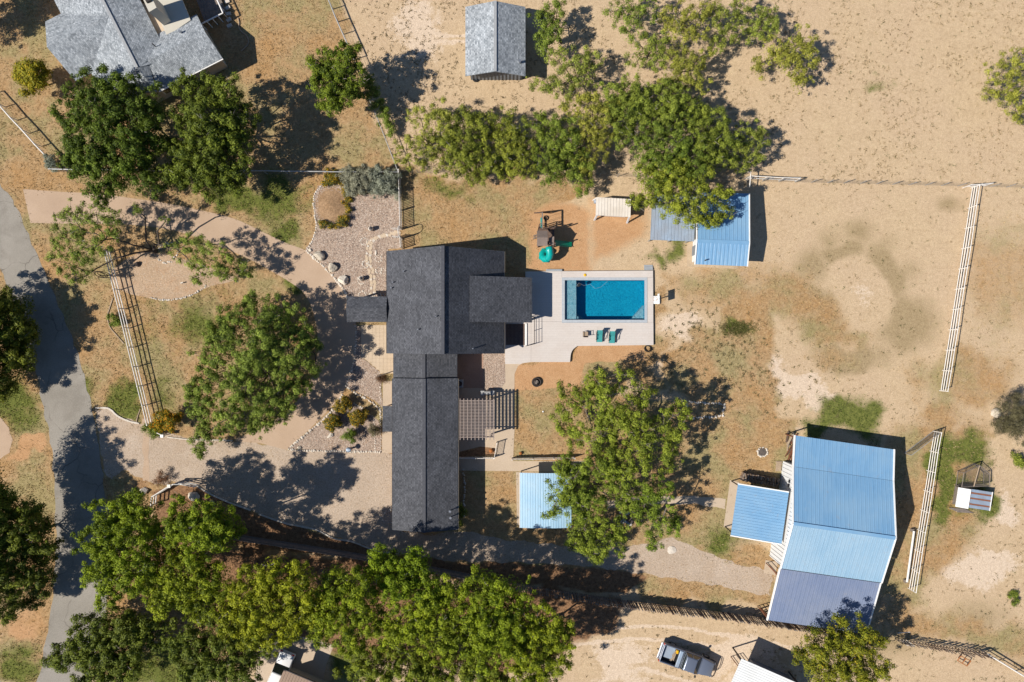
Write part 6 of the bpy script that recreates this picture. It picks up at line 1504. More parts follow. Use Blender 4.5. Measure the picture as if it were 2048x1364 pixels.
# --- north-west
tree('young_tree', 'small round yellow-green tree on dry grass at far top left', 'tree', (96, 170), [(66, 148, 30, 2.6), (58, 132, 20, 2.9), (82, 160, 20, 2.3), (66, 172, 20, 2.0), (90, 145, 16, 2.2), (45, 148, 16, 2.2)], 'yellow')
OAKS = 'dark oaks in front of the neighbour house'
tree('oak_tree', 'large dark oak, left of the pair before the neighbour house', 'tree', (300, 288), [(180, 172, 40, 4.6), (240, 180, 44, 5.2), (150, 235, 38, 4.4), (200, 235, 52, 6.2), (260, 240, 50, 6.6), (190, 295, 55, 6.0), (255, 300, 48, 6.4), (160, 330, 36, 4.6), (215, 350, 46, 5.2), (280, 350, 44, 4.8), (300, 280, 36, 5.4), (140, 290, 26, 4), (205, 388, 22, 3.6), (300, 215, 34, 5)], 'oak', OAKS)
tree('oak_tree', 'dark oak, right of the pair before the neighbour house', 'tree', (468, 282), [(390, 180, 38, 5.4), (440, 185, 38, 5.8), (480, 225, 34, 5.4), (425, 235, 52, 7.0), (370, 235, 32, 5.4), (470, 275, 42, 6.2), (410, 290, 50, 6.6), (455, 325, 44, 5.6), (385, 335, 40, 5.2), (350, 300, 30, 4.6), (420, 365, 34, 4.4), (345, 355, 34, 4.2), (470, 365, 24, 4)], 'oak', OAKS)
tree('oak_tree', 'young oak standing at the bend of the boundary fence', 'tree', (722, 188), [(648, 125, 30, 5), (690, 118, 34, 5.6), (700, 150, 36, 5.8), (650, 165, 32, 5), (680, 180, 34, 5.2), (665, 205, 28, 4.2), (705, 180, 22, 4.6), (640, 145, 20, 4.4)], 'pecan')
tree('fence_shrub', 'dusky green shrub beneath the young oak at the fence', 'shrub', (742, 178), [(738, 160, 15, 1.8), (745, 178, 17, 1.6), (735, 190, 12, 1.2)], 'shrub')
tree('fence_shrub', 'straggling green shrub along the boundary fence below the oak', 'shrub', (768, 230), [(757, 208, 15, 1.4), (767, 226, 17, 1.4), (775, 246, 13, 1.1), (783, 266, 10, .8)], 'shrub')
SAGE = 'silvery sage bushes'
tree('sage_bush', 'silvery grey sage bush, left half of the clump by the iron fence', 'bush', (712, 364), [(697, 352, 22, 1.0), (720, 366, 24, 1.2), (735, 350, 20, 1.1), (705, 378, 16, .8)], 'silver', SAGE)
tree('sage_bush', 'silvery grey sage bush, right half of the clump touching the iron fence', 'bush', (768, 366), [(758, 356, 22, 1.1), (778, 370, 22, 1.2), (755, 380, 20, .9), (782, 350, 16, 1.0), (790, 384, 12, .8)], 'silver', SAGE)
tree('sage_bush', 'small pale grey bush at the corner of the top-left fences', 'bush', (106, 325), [(101, 318, 12, 1.0), (103, 333, 12, .9), (95, 328, 9, .8)], 'silver')
tree('dark_shrub', 'low dark shrub between the sage bushes and the stone edging', 'shrub', (668, 362), [(668, 356, 20, .5), (655, 362, 12, .4), (690, 375, 14, .5)], 'hedge')
tree('round_hedge', 'low dark hedge rim curving round the brown mound', 'hedge', (698, 435), [(694, 400, 9, .3), (697, 418, 10, .35), (690, 436, 12, .4), (678, 447, 11, .35), (646, 449, 11, .3), (662, 452, 8, .25)], 'hedge')
# --- mesquite belt
BELT = 'mesquites of the belt north of the yard'; UP = 'mesquites scattered above the belt'
def belt(label, base, lobes, kind='mesq', group=BELT):
    lobes = [(a, b_, r * (1.16 if group == BELT else 1.06), z) for a, b_, r, z in lobes]
    tree('mesquite_tree', label, 'tree', base, lobes, kind, group)
belt('pale mesquite at the left end of the belt against the boundary fence', (864, 288), [(842, 236, 24, 2.8), (872, 222, 24, 3.2), (885, 252, 28, 3.4), (838, 276, 24, 2.6), (812, 298, 22, 2.0), (862, 290, 32, 2.8), (868, 330, 26, 2.2), (820, 325, 14, 1.6)])
belt('green mesquite, second from the left end of the belt', (940, 300), [(920, 232, 22, 3), (950, 250, 28, 3.6), (928, 290, 34, 4), (965, 312, 32, 3.5), (920, 328, 28, 3), (902, 270, 24, 3), (955, 345, 22, 2.4)], 'mesq2')
belt('green mesquite in the belt due south of the grey shed', (1022, 300), [(1010, 245, 26, 3.2), (1034, 275, 34, 4), (1000, 305, 30, 3.6), (1042, 315, 32, 3.5), (1012, 338, 22, 2.8), (985, 265, 20, 2.8)], 'mesq2')
belt('broad mesquite in the belt with a branch hanging over the yard grass', (1118, 310), [(1085, 255, 28, 3.4), (1118, 275, 36, 4.2), (1100, 318, 34, 3.8), (1142, 298, 28, 4), (1120, 345, 28, 3), (1152, 328, 26, 3.2), (1162, 366, 22, 2.2)], 'mesq2')
belt('mesquite in the middle of the belt left of the dark gap', (1182, 262), [(1155, 222, 28, 3.8), (1187, 215, 26, 4), (1192, 250, 32, 4.4), (1165, 262, 28, 4), (1212, 235, 26, 4), (1200, 290, 26, 3.6), (1175, 318, 24, 3.2)])
belt('mesquite on the upper edge of the belt below the sandy clearing', (1258, 238), [(1238, 195, 30, 4.2), (1272, 185, 30, 4.4), (1290, 212, 30, 4.6), (1252, 228, 32, 4.6), (1245, 265, 26, 4), (1222, 212, 22, 4.0)], 'mesq2')
belt('mesquite on the upper edge of the belt right of centre', (1338, 260), [(1325, 195, 32, 4.2), (1360, 205, 32, 4.4), (1345, 240, 36, 4.8), (1392, 225, 26, 4.0), (1308, 242, 26, 4.4)], 'mesq2')
belt('dense dark mesquite in the belt just above the blue shed tree', (1335, 330), [(1298, 288, 32, 4.4), (1340, 298, 40, 5.2), (1380, 308, 36, 5.0), (1328, 338, 34, 4.6), (1288, 330, 26, 4.0), (1372, 345, 30, 4.4)], 'mesq2')
belt('dusky mesquite near the right end of the belt', (1415, 290), [(1398, 262, 32, 4.8), (1430, 246, 28, 4.4), (1442, 282, 32, 4.6), (1405, 300, 32, 4.8), (1428, 322, 26, 4)], 'mesq2')
belt('yellowish mesquite at the right end of the belt', (1480, 308), [(1482, 272, 26, 3.2), (1508, 288, 28, 3.2), (1476, 308, 26, 3), (1502, 318, 20, 2.6), (1522, 268, 18, 2.6), (1484, 335, 14, 2.2)])
tree('shade_tree', 'bright green tree overhanging the blue shed roof', 'tree', (1372, 402), [(1308, 368, 34, 4.6), (1350, 352, 36, 5.0), (1398, 385, 40, 5.4), (1340, 402, 32, 4.8), (1385, 430, 32, 4.6), (1438, 395, 28, 4.8), (1428, 438, 24, 4.2), (1298, 398, 22, 4), (1452, 425, 14, 4), (1275, 405, 16, 3.4)], 'elm')
belt('mesquite just south-east of the grey shed', (1150, 165), [(1118, 118, 26, 3), (1150, 128, 28, 3.2), (1128, 165, 26, 3), (1172, 150, 28, 3), (1105, 172, 22, 2.4), (1188, 122, 22, 2.8), (1140, 195, 18, 2.2), (1068, 165, 14, 1.8)], 'mesq', UP)
belt('dark twiggy mesquite hugging the east side of the grey shed', (1122, 85), [(1085, 38, 20, 3.2), (1106, 60, 26, 3.6), (1090, 90, 22, 3.0), (1112, 22, 22, 3)], 'mesq2', UP)
belt('mesquite at the top edge right of the grey shed', (1270, 45), [(1250, 12, 28, 3.2), (1282, 35, 30, 3.4), (1262, 62, 22, 3), (1225, 22, 20, 2.6), (1298, 8, 20, 3)], 'mesq', UP)
belt('loose mesquite in the middle of the upper group', (1295, 112), [(1282, 90, 26, 3), (1312, 115, 26, 3), (1275, 122, 20, 2.4), (1322, 88, 24, 3)], 'mesq', UP)
belt('mesquite below the top edge in the upper group', (1372, 62), [(1355, 32, 30, 3.6), (1388, 48, 32, 3.8), (1365, 75, 26, 3.4), (1340, 58, 20, 3), (1402, 18, 20, 3)], 'mesq', UP)
belt('mesquite between the upper group and the belt', (1376, 140), [(1355, 115, 26, 3.2), (1388, 130, 30, 3.4), (1362, 155, 28, 3), (1408, 108, 16, 2.6), (1345, 170, 22, 2.8), (1400, 168, 20, 2.6)], 'mesq', UP)
belt('dark-limbed mesquite at the top edge of the upper group', (1452, 58), [(1430, 22, 26, 3), (1468, 38, 26, 3.2), (1448, 70, 24, 3), (1484, 12, 22, 2.8), (1432, 92, 18, 2.4)], 'mesq', UP)
belt('small mesquite with bare ground round it in the upper group', (1525, 55), [(1508, 45, 22, 2.8), (1542, 58, 24, 3), (1528, 30, 18, 2.6), (1500, 72, 18, 2.2), (1550, 32, 12, 2.2)], 'mesq', UP)
belt('spreading mesquite at the right end of the upper group', (1580, 112), [(1558, 95, 30, 3.2), (1600, 88, 30, 3.2), (1622, 112, 24, 2.8), (1580, 128, 26, 3), (1605, 148, 24, 2.6), (1536, 118, 24, 2.4), (1596, 165, 16, 2.0), (1520, 135, 16, 2)], 'mesq', UP)
tree('mesquite_tree', 'lone mesquite cut by the right edge of the picture', 'tree', (2030, 188), [(2005, 145, 30, 3.2), (2036, 122, 32, 3.6), (2008, 188, 24, 2.8), (2044, 195, 34, 3.6), (1975, 188, 16, 2.0), (2040, 232, 20, 2.4), (2062, 160, 30, 3.6)], 'mesq')
# --- west yard
KINDS['mesqw'] = dict(KINDS['mesq'], leaves=92, clumps=11.5, fill=.16, trunk=.2, fork=.18, twigs=7)
tree('leaning_mesquite', 'wide leaning mesquite with bare dark limbs over the ranch fence', 'tree', (311, 503), [(148, 440, 36, 4.4), (190, 428, 28, 4.8), (228, 442, 28, 4.8), (128, 476, 26, 4.0), (168, 495, 36, 4.4), (138, 528, 32, 3.6), (208, 478, 28, 4.6), (172, 550, 18, 2.8), (388, 488, 28, 3.8), (420, 520, 36, 4.0), (460, 535, 30, 3.6), (402, 548, 26, 3.2), (498, 545, 20, 3.0), (352, 498, 18, 3.4), (272, 418, 10, 4.6), (330, 440, 10, 4.2)], 'mesqw')
tree('big_mesquite', 'huge round mesquite inside the driveway loop', 'tree', (548, 748), [(470, 645, 44, 4.2), (540, 635, 46, 4.4), (588, 655, 34, 3.8), (438, 700, 44, 4.4), (508, 705, 56, 5.8), (575, 715, 46, 5.2), (618, 690, 24, 3.4), (418, 755, 38, 4.2), (488, 775, 50, 5.6), (555, 785, 42, 4.8), (400, 812, 34, 3.8), (460, 832, 40, 4.2), (522, 838, 34, 4.0), (408, 868, 26, 3.2), (384, 782, 20, 3.4), (398, 902, 18, 2.6), (602, 765, 26, 3.8), (500, 606, 22, 3.6), (440, 655, 26, 3.6), (566, 826, 22, 3.4), (630, 735, 18, 3)], 'mesqbig')
tree('orange_shrub', 'orange and yellow turning shrub at the south end of the ranch fence', 'shrub', (338, 848), [(325, 832, 17, 1.8), (342, 848, 17, 1.7), (318, 850, 15, 1.5), (350, 832, 12, 1.5)], 'orange')
tree('dark_shrub', 'small dark green shrub at the gravel drive mouth', 'shrub', (305, 862), [(300, 862, 14, .7), (312, 868, 10, .6), (290, 857, 8, .5)], 'shrub')
BED = 'round shrubs of the triangular bed'
for lab, x, y, r, k in (('yellow-flecked round shrub at the top corner of the triangular bed', 688, 811, 19, 'bed'), ('yellow-flecked round shrub on the right of the triangular bed', 716, 834, 20, 'bed'), ('yellow-flecked round shrub on the driveway side of the triangular bed', 664, 845, 19, 'bed'), ('plain green round shrub lowest in the triangular bed', 701, 869, 16, 'shrub'), ('brownish round shrub against the entry canopy', 748, 860, 13, 'brown')):
    tree('round_shrub', lab, 'shrub', (x + 6, y - 2), [(x, y, r * .88, .9), (x - r * .3, y + r * .2, r * .6, .6), (x + r * .3, y - r * .2, r * .6, .6)], k, BED)
tree('yucca', 'spiky green yucca inside the border loop at the ranch fence', 'yucca', (232, 640), [(230, 640, 11, .5), (226, 634, 7, .5), (234, 648, 7, .45)], 'shrub')
tree('dry_shrub', 'reddish dry shrub by the corner fence at the gravel drive', 'shrub', (326, 960), [(320, 955, 14, .6), (333, 961, 12, .6), (310, 964, 10, .5)], 'red')
tree('dry_shrub', 'reddish grass clump behind the wooden gate', 'shrub', (758, 753), [(756, 754, 6, .3), (764, 760, 6, .3)], 'red')
# --- left edge
EDGE = 'dark oaks along the left edge'
tree('oak_tree', 'dark oak cut by the left edge above the dirt apron', 'tree', (5, 668), [(38, 612, 28, 2.2), (46, 665, 32, 2.3), (40, 720, 30, 2.2), (4, 612, 28, 2.9), (20, 645, 42, 3.2), (28, 695, 38, 3.2), (5, 745, 38, 3.1), (-30, 660, 60, 4.4), (-75, 625, 62, 4.8), (-70, 700, 62, 5.0), (-60, 760, 50, 4.4), (-110, 660, 60, 5.5), (15, 778, 20, 2.3), (-40, 740, 40, 3.7)], 'oak', EDGE)
tree('oak_tree', 'dark oak cut by the left edge below the dirt apron', 'tree', (70, 1062), [(50, 1020, 30, 4.6), (35, 1060, 46, 6.0), (72, 1080, 32, 5.2), (68, 1130, 38, 4.8), (30, 1160, 42, 5.0), (12, 1215, 30, 3.8), (80, 1170, 22, 3.6), (88, 1105, 28, 2.6), (82, 1050, 28, 2.6), (78, 1150, 26, 2.4), (60, 1195, 26, 2.2), (0, 1090, 50, 5.5), (-10, 1010, 46, 5.4), (-40, 1000, 55, 6.8), (-60, 955, 55, 7.0), (-70, 1060, 64, 7.8), (-60, 1140, 60, 7.2), (-50, 1210, 50, 6.2), (-25, 1120, 55, 6.6), (-110, 1010, 60, 8.0), (-30, 1040, 50, 6.2)], 'oak', EDGE)
tree('oak_tree', 'dark oak beyond the top-left corner, known by its shadow beside the house', 'tree', (-60, 60), [(-150, -10, 45, 6), (-110, 10, 40, 5.4), (-170, 30, 45, 5.5), (-120, -50, 45, 6), (-80, -20, 36, 5)], 'oak', EDGE)
# --- southern row
PINE = 'tall green trees of the southern row'
def pine(label, base, lobes, kind='pine'):
    lobes = [(a, b_, r * 1.14, z * (1.16 if base[0] > 500 and kind == 'pine' else 1.)) for a, b_, r, z in lobes]
    tree('pine_tree', label, 'tree', base, lobes, kind, PINE)
pine('rounded bright green tree at the road, left end of the southern row', (312, 1062), [(238, 1032, 42, 7.4), (212, 1078, 42, 7.6), (222, 1130, 42, 7.6), (275, 1030, 34, 7.6), (262, 1085, 46, 8.8), (262, 1145, 40, 8.2), (205, 1160, 28, 6.6), (215, 1195, 22, 5.8), (300, 1060, 22, 7.0)])
pine('tall green tree casting its shadow on the gravel drive', (452, 1036), [(372, 1042, 36, 8.4), (428, 1042, 34, 8.8), (345, 1075, 30, 7.4), (402, 1080, 38, 9.0), (442, 1080, 26, 7.8), (468, 1058, 20, 6.4), (400, 1050, 36, 9.6), (360, 1055, 30, 8.6), (430, 1062, 30, 9.2)])
pine('green tree behind the first southern trees near the plank fence end', (405, 1112), [(318, 1128, 40, 6.8), (368, 1142, 44, 8.0), (418, 1160, 38, 7.4), (335, 1185, 38, 6.2), (388, 1205, 38, 6.2), (300, 1170, 28, 5.4), (440, 1205, 28, 6)])
pine('green tree of the southern row above the white car', (590, 1152), [(498, 1175, 40, 6.8), (548, 1155, 38, 7.6), (595, 1172, 38, 7.6), (528, 1215, 46, 7.2), (585, 1228, 40, 6.6), (470, 1232, 36, 6.0), (636, 1205, 30, 6.6), (500, 1262, 34, 5.6), (560, 1268, 30, 5.4)])
pine('green tree of the southern row left of its sandy gap', (722, 1172), [(672, 1168, 34, 6.8), (715, 1192, 40, 7.6), (658, 1220, 36, 6.8), (700, 1245, 40, 6.8), (745, 1235, 34, 6.8), (640, 1262, 28, 5.6), (710, 1285, 28, 5.4)])
pine('dark green tree of the southern row nearest the long wing', (830, 1152), [(768, 1132, 36, 6.2), (828, 1128, 32, 6.4), (800, 1172, 40, 7.0), (850, 1180, 36, 6.8), (740, 1150, 24, 5.6)])
pine('bright green tree in the middle of the southern row', (885, 1192), [(858, 1226, 40, 7.6), (902, 1205, 36, 7.6), (818, 1248, 40, 7.0), (880, 1278, 40, 7.0), (932, 1245, 36, 7.6), (780, 1272, 32, 6)])
pine('tall bright tree of the southern row above the bottom edge', (1000, 1192), [(968, 1180, 36, 7.6), (1012, 1198, 40, 8.2), (978, 1238, 42, 8.2), (1042, 1230, 36, 7.6), (1000, 1280, 42, 7.6), (955, 1292, 36, 6.8), (1030, 1290, 30, 6.6)])
pine('dark-sided tree at the right end of the southern row', (1085, 1242), [(1085, 1255, 36, 7.2), (1112, 1285, 34, 6.8), (1062, 1300, 40, 6.8), (1100, 1335, 36, 6.2), (1128, 1258, 20, 5.8), (1060, 1345, 36, 5.8)])
pine('low dark tree spilling over the bottom edge of the southern row', (850, 1300), [(760, 1330, 40, 4.4), (820, 1340, 44, 4.8), (880, 1338, 40, 4.8), (722, 1350, 30, 3.8), (940, 1345, 38, 4.8), (985, 1350, 34, 4.8), (850, 1370, 40, 4.6)], 'pecan')
pine('dark spreading oak at the bottom left beside the road', (285, 1258), [(178, 1268, 38, 3.8), (228, 1255, 38, 4.2), (198, 1315, 40, 3.8), (255, 1300, 40, 4.2), (148, 1308, 30, 3.2), (282, 1262, 30, 3.8), (320, 1262, 26, 3.6), (240, 1345, 34, 3.6), (110, 1315, 18, 2.6), (190, 1352, 26, 3.2)], 'oak')
pine('dark tree between the bottom lawn and the white car', (448, 1262), [(388, 1285, 36, 4.4), (438, 1300, 40, 4.8), (482, 1335, 36, 4.4), (395, 1345, 30, 3.8), (425, 1350, 36, 4), (500, 1296, 32, 4.8), (356, 1298, 26, 3.8)], 'oak')
# --- centre right
SHADE = 'shade trees between the pool and the barn'
def shade(label, base, lobes, kind='elm'): tree('shade_tree', label, 'tree', base, lobes, kind, SHADE)
shade('huge airy shade tree south of the pool deck', (1292, 842), [(1145, 800, 34, 4.2), (1132, 848, 28, 3.6), (1196, 768, 32, 4.6), (1218, 815, 44, 5.8), (1282, 785, 28, 5.2), (1268, 842, 46, 6.8), (1328, 855, 34, 6.2), (1205, 872, 44, 5.6), (1290, 902, 40, 6.2), (1348, 892, 26, 5.4), (1362, 822, 26, 5.6), (1235, 925, 40, 5.4), (1340, 930, 22, 4.8), (1170, 780, 22, 4.2), (1150, 880, 22, 3.6), (1245, 745, 18, 4.4)])
shade('leafy shade tree hanging over the pale blue carport', (1192, 962), [(1148, 958, 40, 5.2), (1200, 945, 40, 5.6), (1118, 995, 34, 5.0), (1170, 1005, 42, 5.6), (1240, 975, 36, 5.4), (1130, 935, 26, 4.6), (1108, 1028, 18, 4.4), (1255, 1010, 24, 4.6)])
shade('leafy shade tree south of the carport at the track', (1202, 1052), [(1168, 1058, 40, 4.6), (1210, 1075, 36, 4.6), (1242, 1060, 26, 4.2), (1190, 1108, 26, 3.6), (1150, 1085, 22, 3.8)])
shade('shade tree with thin crown at the end of the concrete path', (1302, 1028), [(1288, 1022, 30, 4.8), (1330, 1045, 30, 4.4), (1310, 1078, 22, 3.6), (1352, 1040, 16, 3.6), (1300, 982, 28, 5.0), (1330, 985, 22, 5)])
# --- right side
tree('yellow_tree', 'yellow-green tree at the bottom edge touching the barn lean-to', 'tree', (1672, 1292), [(1638, 1285, 34, 5), (1690, 1265, 34, 5.4), (1665, 1320, 44, 5.8), (1728, 1295, 38, 5.8), (1750, 1335, 34, 5.4), (1605, 1308, 20, 4), (1700, 1350, 42, 5.6), (1640, 1350, 30, 4.8), (1752, 1280, 18, 4.6)], 'yellowbig')
tree('brush_clump', 'grey-brown leafless brush at the right edge', 'brush', (2020, 842), [(2015, 815, 26, 1.6), (2035, 855, 30, 1.8), (2004, 850, 20, 1.3), (2045, 820, 24, 1.8)], 'brown')
tree('brush_clump', 'green weedy bush at the right edge below the grey brush', 'bush', (2036, 922), [(2034, 914, 12, .6), (2046, 930, 13, .6), (2040, 922, 10, .5)], 'shrub')
tree('weed_clump', 'small green weed bush on the sand at far lower right', 'bush', (2028, 1196), [(2022, 1190, 9, .25), (2032, 1202, 7, .22), (2030, 1188, 6, .2)], 'shrub')
tree('garden_plant', 'dark green plant row in the shade of the long wing', 'plants', (922, 1030), [(921, 1015, 7, .5), (922, 1030, 8, .6), (921, 1045, 7, .5)], 'shrub')

# ------------------------------------------------------------------ stuff: pebbles, dry grass, tufts
def in_any(X, Y, polys):
    r = np.zeros(X.shape, bool)
    for p in polys: r |= inpoly(X, Y, p)
    return r
HOUSE_FOOT = [(790, 500), (1005, 506), (1005, 560), (1060, 560), (1060, 640), (1005, 700), (912, 705), (912, 1050), (795, 1050), (790, 700)]
BARN_FOOT = [(1560, 900), (1740, 925), (1700, 1180), (1530, 1150)]
PAVED = [ROAD, DRIVE, GRAVEL, BED_N, BED_W, BED_T, BED_M, BED_P, FRONT, WALK_W, PATIO, PATIO_B, DECK, PAD_BARN, PATH_BARN, PAD_SHED, APRON, HOUSE_FOOT, BARN_FOOT, [(1032, 944), (1140, 946), (1138, 1052), (1034, 1050)], [(520, 1300), (560, 1262), (668, 1290), (652, 1330), (640, 1400), (500, 1400)]]

def scatter_pebbles(name, label, poly, n, s0, s1, z, mats_):
    xs = [p[0] for p in poly]; ys = [p[1] for p in poly]
    X = rng.uniform(min(xs), max(xs), n * 3); Y = rng.uniform(min(ys), max(ys), n * 3); k = inpoly(X, Y, poly)
    X = X[k][:n]; Y = Y[k][:n]; m = len(X)
    s = rng.uniform(s0, s1, m); base = np.array([[1, 0, 0], [0, 1, 0], [-1, 0, 0], [0, -1, 0], [0, 0, .8]], np.float32)
    a = rng.uniform(0, 6.28, m); ca, sa = np.cos(a), np.sin(a)
    v = np.repeat(base[None], m, 0) * (s[:, None, None] * rng.uniform(.7, 1.3, (m, 5, 1)))
    x = v[..., 0] * ca[:, None] - v[..., 1] * sa[:, None]; y = v[..., 0] * sa[:, None] + v[..., 1] * ca[:, None]
    co = np.stack([x + ((X - 1024) * S)[:, None], y + ((682 - Y) * S)[:, None], v[..., 2] + z], -1).reshape(-1, 3)
    f = np.array([[0, 1, 4], [1, 2, 4], [2, 3, 4], [3, 0, 4]]); F = (f[None] + (np.arange(m) * 5)[:, None, None]).reshape(-1, 3)
    me = np_mesh(name, co, F, mats_)
    at = me.attributes.new('tint', 'FLOAT', 'POINT'); at.data.foreach_set('value', np.repeat(rng.random(m), 5).astype(np.float32))
    return tag(link(name, me), label, 'pebbles', kind='stuff')

def pebble_mat(name, stops):
    m, nt, bs, out = nodes_of(name); g = G(nt); at = g.n('Attribute'); at.attribute_name = 'tint'
    g.l(g.ramp(at.outputs['Fac'], stops), bs.inputs['Base Color']); bs.inputs['Roughness'].default_value = .9; bs.inputs['Specular IOR Level'].default_value = .2; return m
PEB = pebble_mat('river_pebbles', [(0., (.12, .095, .08)), (.3, (.27, .20, .155)), (.6, (.40, .32, .26)), (.85, (.54, .46, .39)), (1., (.36, .22, .15))])
GRV = pebble_mat('drive_gravel_stones', [(0., (.28, .20, .13)), (.5, (.40, .30, .21)), (1., (.52, .43, .34))])
scatter_pebbles('pebbles', 'loose river pebbles covering the large northern gravel bed', BED_N, 14000, .025, .065, .02, PEB)
scatter_pebbles('pebbles', 'loose pebbles of the oval mesquite bed', BED_W, 3500, .02, .05, .02, GRV)
scatter_pebbles('pebbles', 'loose pebbles of the triangular shrub bed', BED_T, 4500, .025, .06, .02, PEB)
scatter_pebbles('pebbles', 'loose pebbles of the narrow driveway bed', BED_M, 2500, .025, .06, .02, PEB)
scatter_pebbles('pebbles', 'loose pebbles of the square patio bed', BED_P, 2500, .02, .05, .02, PEB)
scatter_pebbles('gravel_stones', 'loose stones strewn over the gravel drive', GRAVEL, 9000, .03, .06, .006, GRV)

def blades(name, label, X, Y, h0, h1, spread, nb, mat, wid=.035, tint=None):
    m = len(X); N = m * nb
    cx = np.repeat((X - 1024) * S, nb) + rng.normal(0, spread, N); cy = np.repeat((682 - Y) * S, nb) + rng.normal(0, spread, N)
    a = rng.uniform(0, 6.28, N); h = rng.uniform(h0, h1, N); le = h * rng.uniform(.3, 1.2, N); b = rng.uniform(0, 6.28, N)
    co = np.zeros((N, 3, 3), np.float32)
    co[:, 0, 0] = cx - np.cos(a) * wid; co[:, 0, 1] = cy - np.sin(a) * wid; co[:, 1, 0] = cx + np.cos(a) * wid; co[:, 1, 1] = cy + np.sin(a) * wid
    co[:, 2, 0] = cx + np.cos(b) * le; co[:, 2, 1] = cy + np.sin(b) * le; co[:, 2, 2] = h; co[:, :2, 2] = .002
    me = np_mesh(name, co.reshape(-1, 3), np.arange(N * 3).reshape(N, 3), mat)
    at = me.attributes.new('tint', 'FLOAT', 'POINT'); tv = np.repeat(rng.random(m), nb) * .6 + rng.random(N) * .4
    at.data.foreach_set('value', np.repeat(tv, 3).astype(np.float32))
    return tag(link(name, me), label, 'grass', kind='stuff')
n = 200000
X = rng.uniform(-20, 2070, n); Y = rng.uniform(-20, 1384, n)
mg = masks(X, Y); ok = ~in_any(X + rng.normal(0, 2.5, n), Y + rng.normal(0, 2.5, n), PAVED[:2] + PAVED[3:]) & ~in_any(X + rng.normal(0, 7, n), Y + rng.normal(0, 7, n), [GRAVEL])
grass_p = mg[0] * (1 - mg[2]) * (1 - mg[5]) * (.35 + .65 * lat(X, Y, 30, 9))
k = ok & (rng.random(n) < grass_p * .62)
DRY = leafmat('dry_grass_blades', (.20, .13, .06), (.58, .42, .235), trans=.15)
blades('dry_grass', 'golden dry grass over the yards', X[k], Y[k], .05, .15, .12, 3, DRY)
k = ok & (rng.random(n) < mg[1] * .95)
blades('green_grass', 'patches of green lawn grass', X[k], Y[k], .04, .11, .12, 4, leafmat('green_grass_blades', (.040, .068, .010), (.17, .21, .040), trans=.2))
# tufts on bare sand: dense by the grey shed and the upper paddock
n = 90000
X = rng.uniform(690, 2060, n); Y = rng.uniform(-10, 1374, n); mg = masks(X, Y)
dens = np.where(Y < 370, .44, .13) * (1 - mg[0] * .8) * (1 - mg[2]) * np.clip(lat(X, Y, 55, 21) * 1.9 - .45, .05, 1)
dens = np.maximum(dens, .9 * (blob(X, Y, 830, 150, 130, 190, 0, .7)) * np.clip(lat(X, Y, 22, 5) * 1.6 - .2, 0, 1))
dens = np.where(inpoly(X, Y, ARENA), dens * .35, dens)
k = ~in_any(X, Y, PAVED) & (rng.random(n) < dens * .5)
TUFT = leafmat('brown_tuft_blades', (.13, .095, .05), (.36, .265, .145), trans=.1)
blades('sand_tufts', 'small dry tufts dotting the bare sand', X[k], Y[k], .04, .12, .08, 7, TUFT, .042)
n = 9000
X = rng.uniform(1300, 2060, n); Y = rng.uniform(-10, 1364, n); mg = masks(X, Y)
k = ~in_any(X, Y, PAVED) & (rng.random(n) < (.06 + .5 * mg[1] + .10 * mg[4] + .06 * (Y < 370)))
blades('green_weeds', 'sparse green weeds in the paddock sand', X[k], Y[k], .04, .12, .09, 9, leafmat('weed_blades', (.055, .068, .026), (.16, .17, .07), trans=.15), .035)
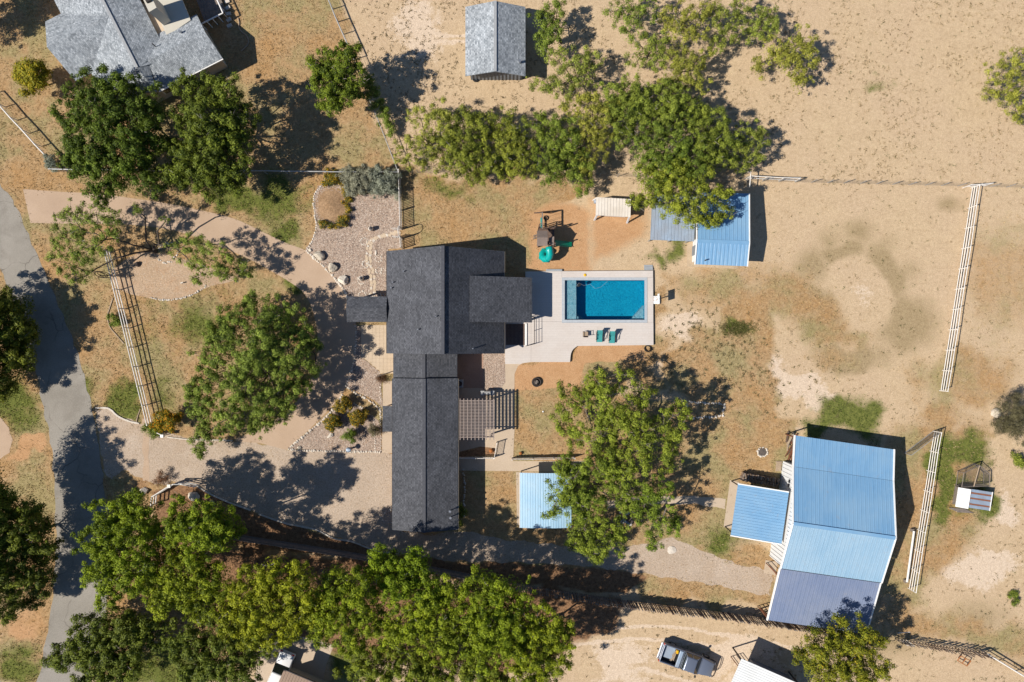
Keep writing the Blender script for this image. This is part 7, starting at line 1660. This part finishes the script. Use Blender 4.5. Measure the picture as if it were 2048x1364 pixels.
tx = np.concatenate([rng.normal(1440, 60, 110), rng.normal(1400, 36, 40), rng.normal(1530, 70, 90)]); ty = np.concatenate([rng.normal(690, 34, 110), rng.normal(640, 26, 40), rng.normal(760, 44, 90)])
blades('sand_clumps', 'brown clumps dotting the bleached sand east of the pool', tx, ty, .05, .14, .09, 14, leafmat('clump_blades', (.10, .08, .04), (.30, .235, .12), trans=.1), .045)
wx = rng.normal(1475, 14, 420); wy = rng.normal(657, 7, 420)
blades('weed_patch', 'flat green weed patch in the sandy yard east of the pool', wx, wy, .04, .10, .10, 9, leafmat('weed_patch_blades', (.05, .06, .02), (.17, .18, .06), trans=.15), .04)
# litter under the southern trees
n = 30000
X = rng.uniform(280, 1300, n); Y = rng.uniform(960, 1370, n); mg = masks(X, Y); k = (rng.random(n) < mg[5] * .5) & ~in_any(X, Y, [ROAD, GRAVEL])
blades('leaf_litter', 'red-brown leaf litter under the southern trees', X[k], Y[k], .02, .06, .1, 4, leafmat('litter', (.10, .05, .028), (.36, .22, .13), trans=.1), .04)
MOUND = catmull([(632, 402), (640, 382), (660, 374), (682, 380), (695, 400), (694, 425), (680, 444), (660, 448), (640, 440), (632, 420)], 4, True)
b = MB(); c = P(663, 411); ring = PX(MOUND)
vs = [(c.x, c.y, .28)]; fs = []; nr = 6; nn = len(ring)
for j in range(1, nr + 1):
    f = j / nr
    for p in ring: q = c.lerp(p, f); vs.append((q.x, q.y, .022 + .26 * (math.cos(f * math.pi) * .5 + .5)))
for i in range(nn): fs.append((0, 1 + i, 1 + (i + 1) % nn))
for j in range(nr - 1):
    for i in range(nn): fs.append((1 + j * nn + i, 1 + (j + 1) * nn + i, 1 + (j + 1) * nn + (i + 1) % nn, 1 + j * nn + (i + 1) % nn))
M['mound'] = surf('brown_mound_soil', ((.22, .135, .072), (.33, .215, .125)), 1., 6, .45, bump=.9)
mo = b.add(vs, fs).build('dirt_mound', M['mound'], smooth=True)
bm = bmesh.new(); bm.from_mesh(mo.data); bmesh.ops.recalc_face_normals(bm, faces=bm.faces); bm.to_mesh(mo.data); bm.free()
tag(mo, 'low round brown mound ringed by hedge in the gravel bed', 'mound', kind='structure')
print('tree tris', TREE_TRIS)
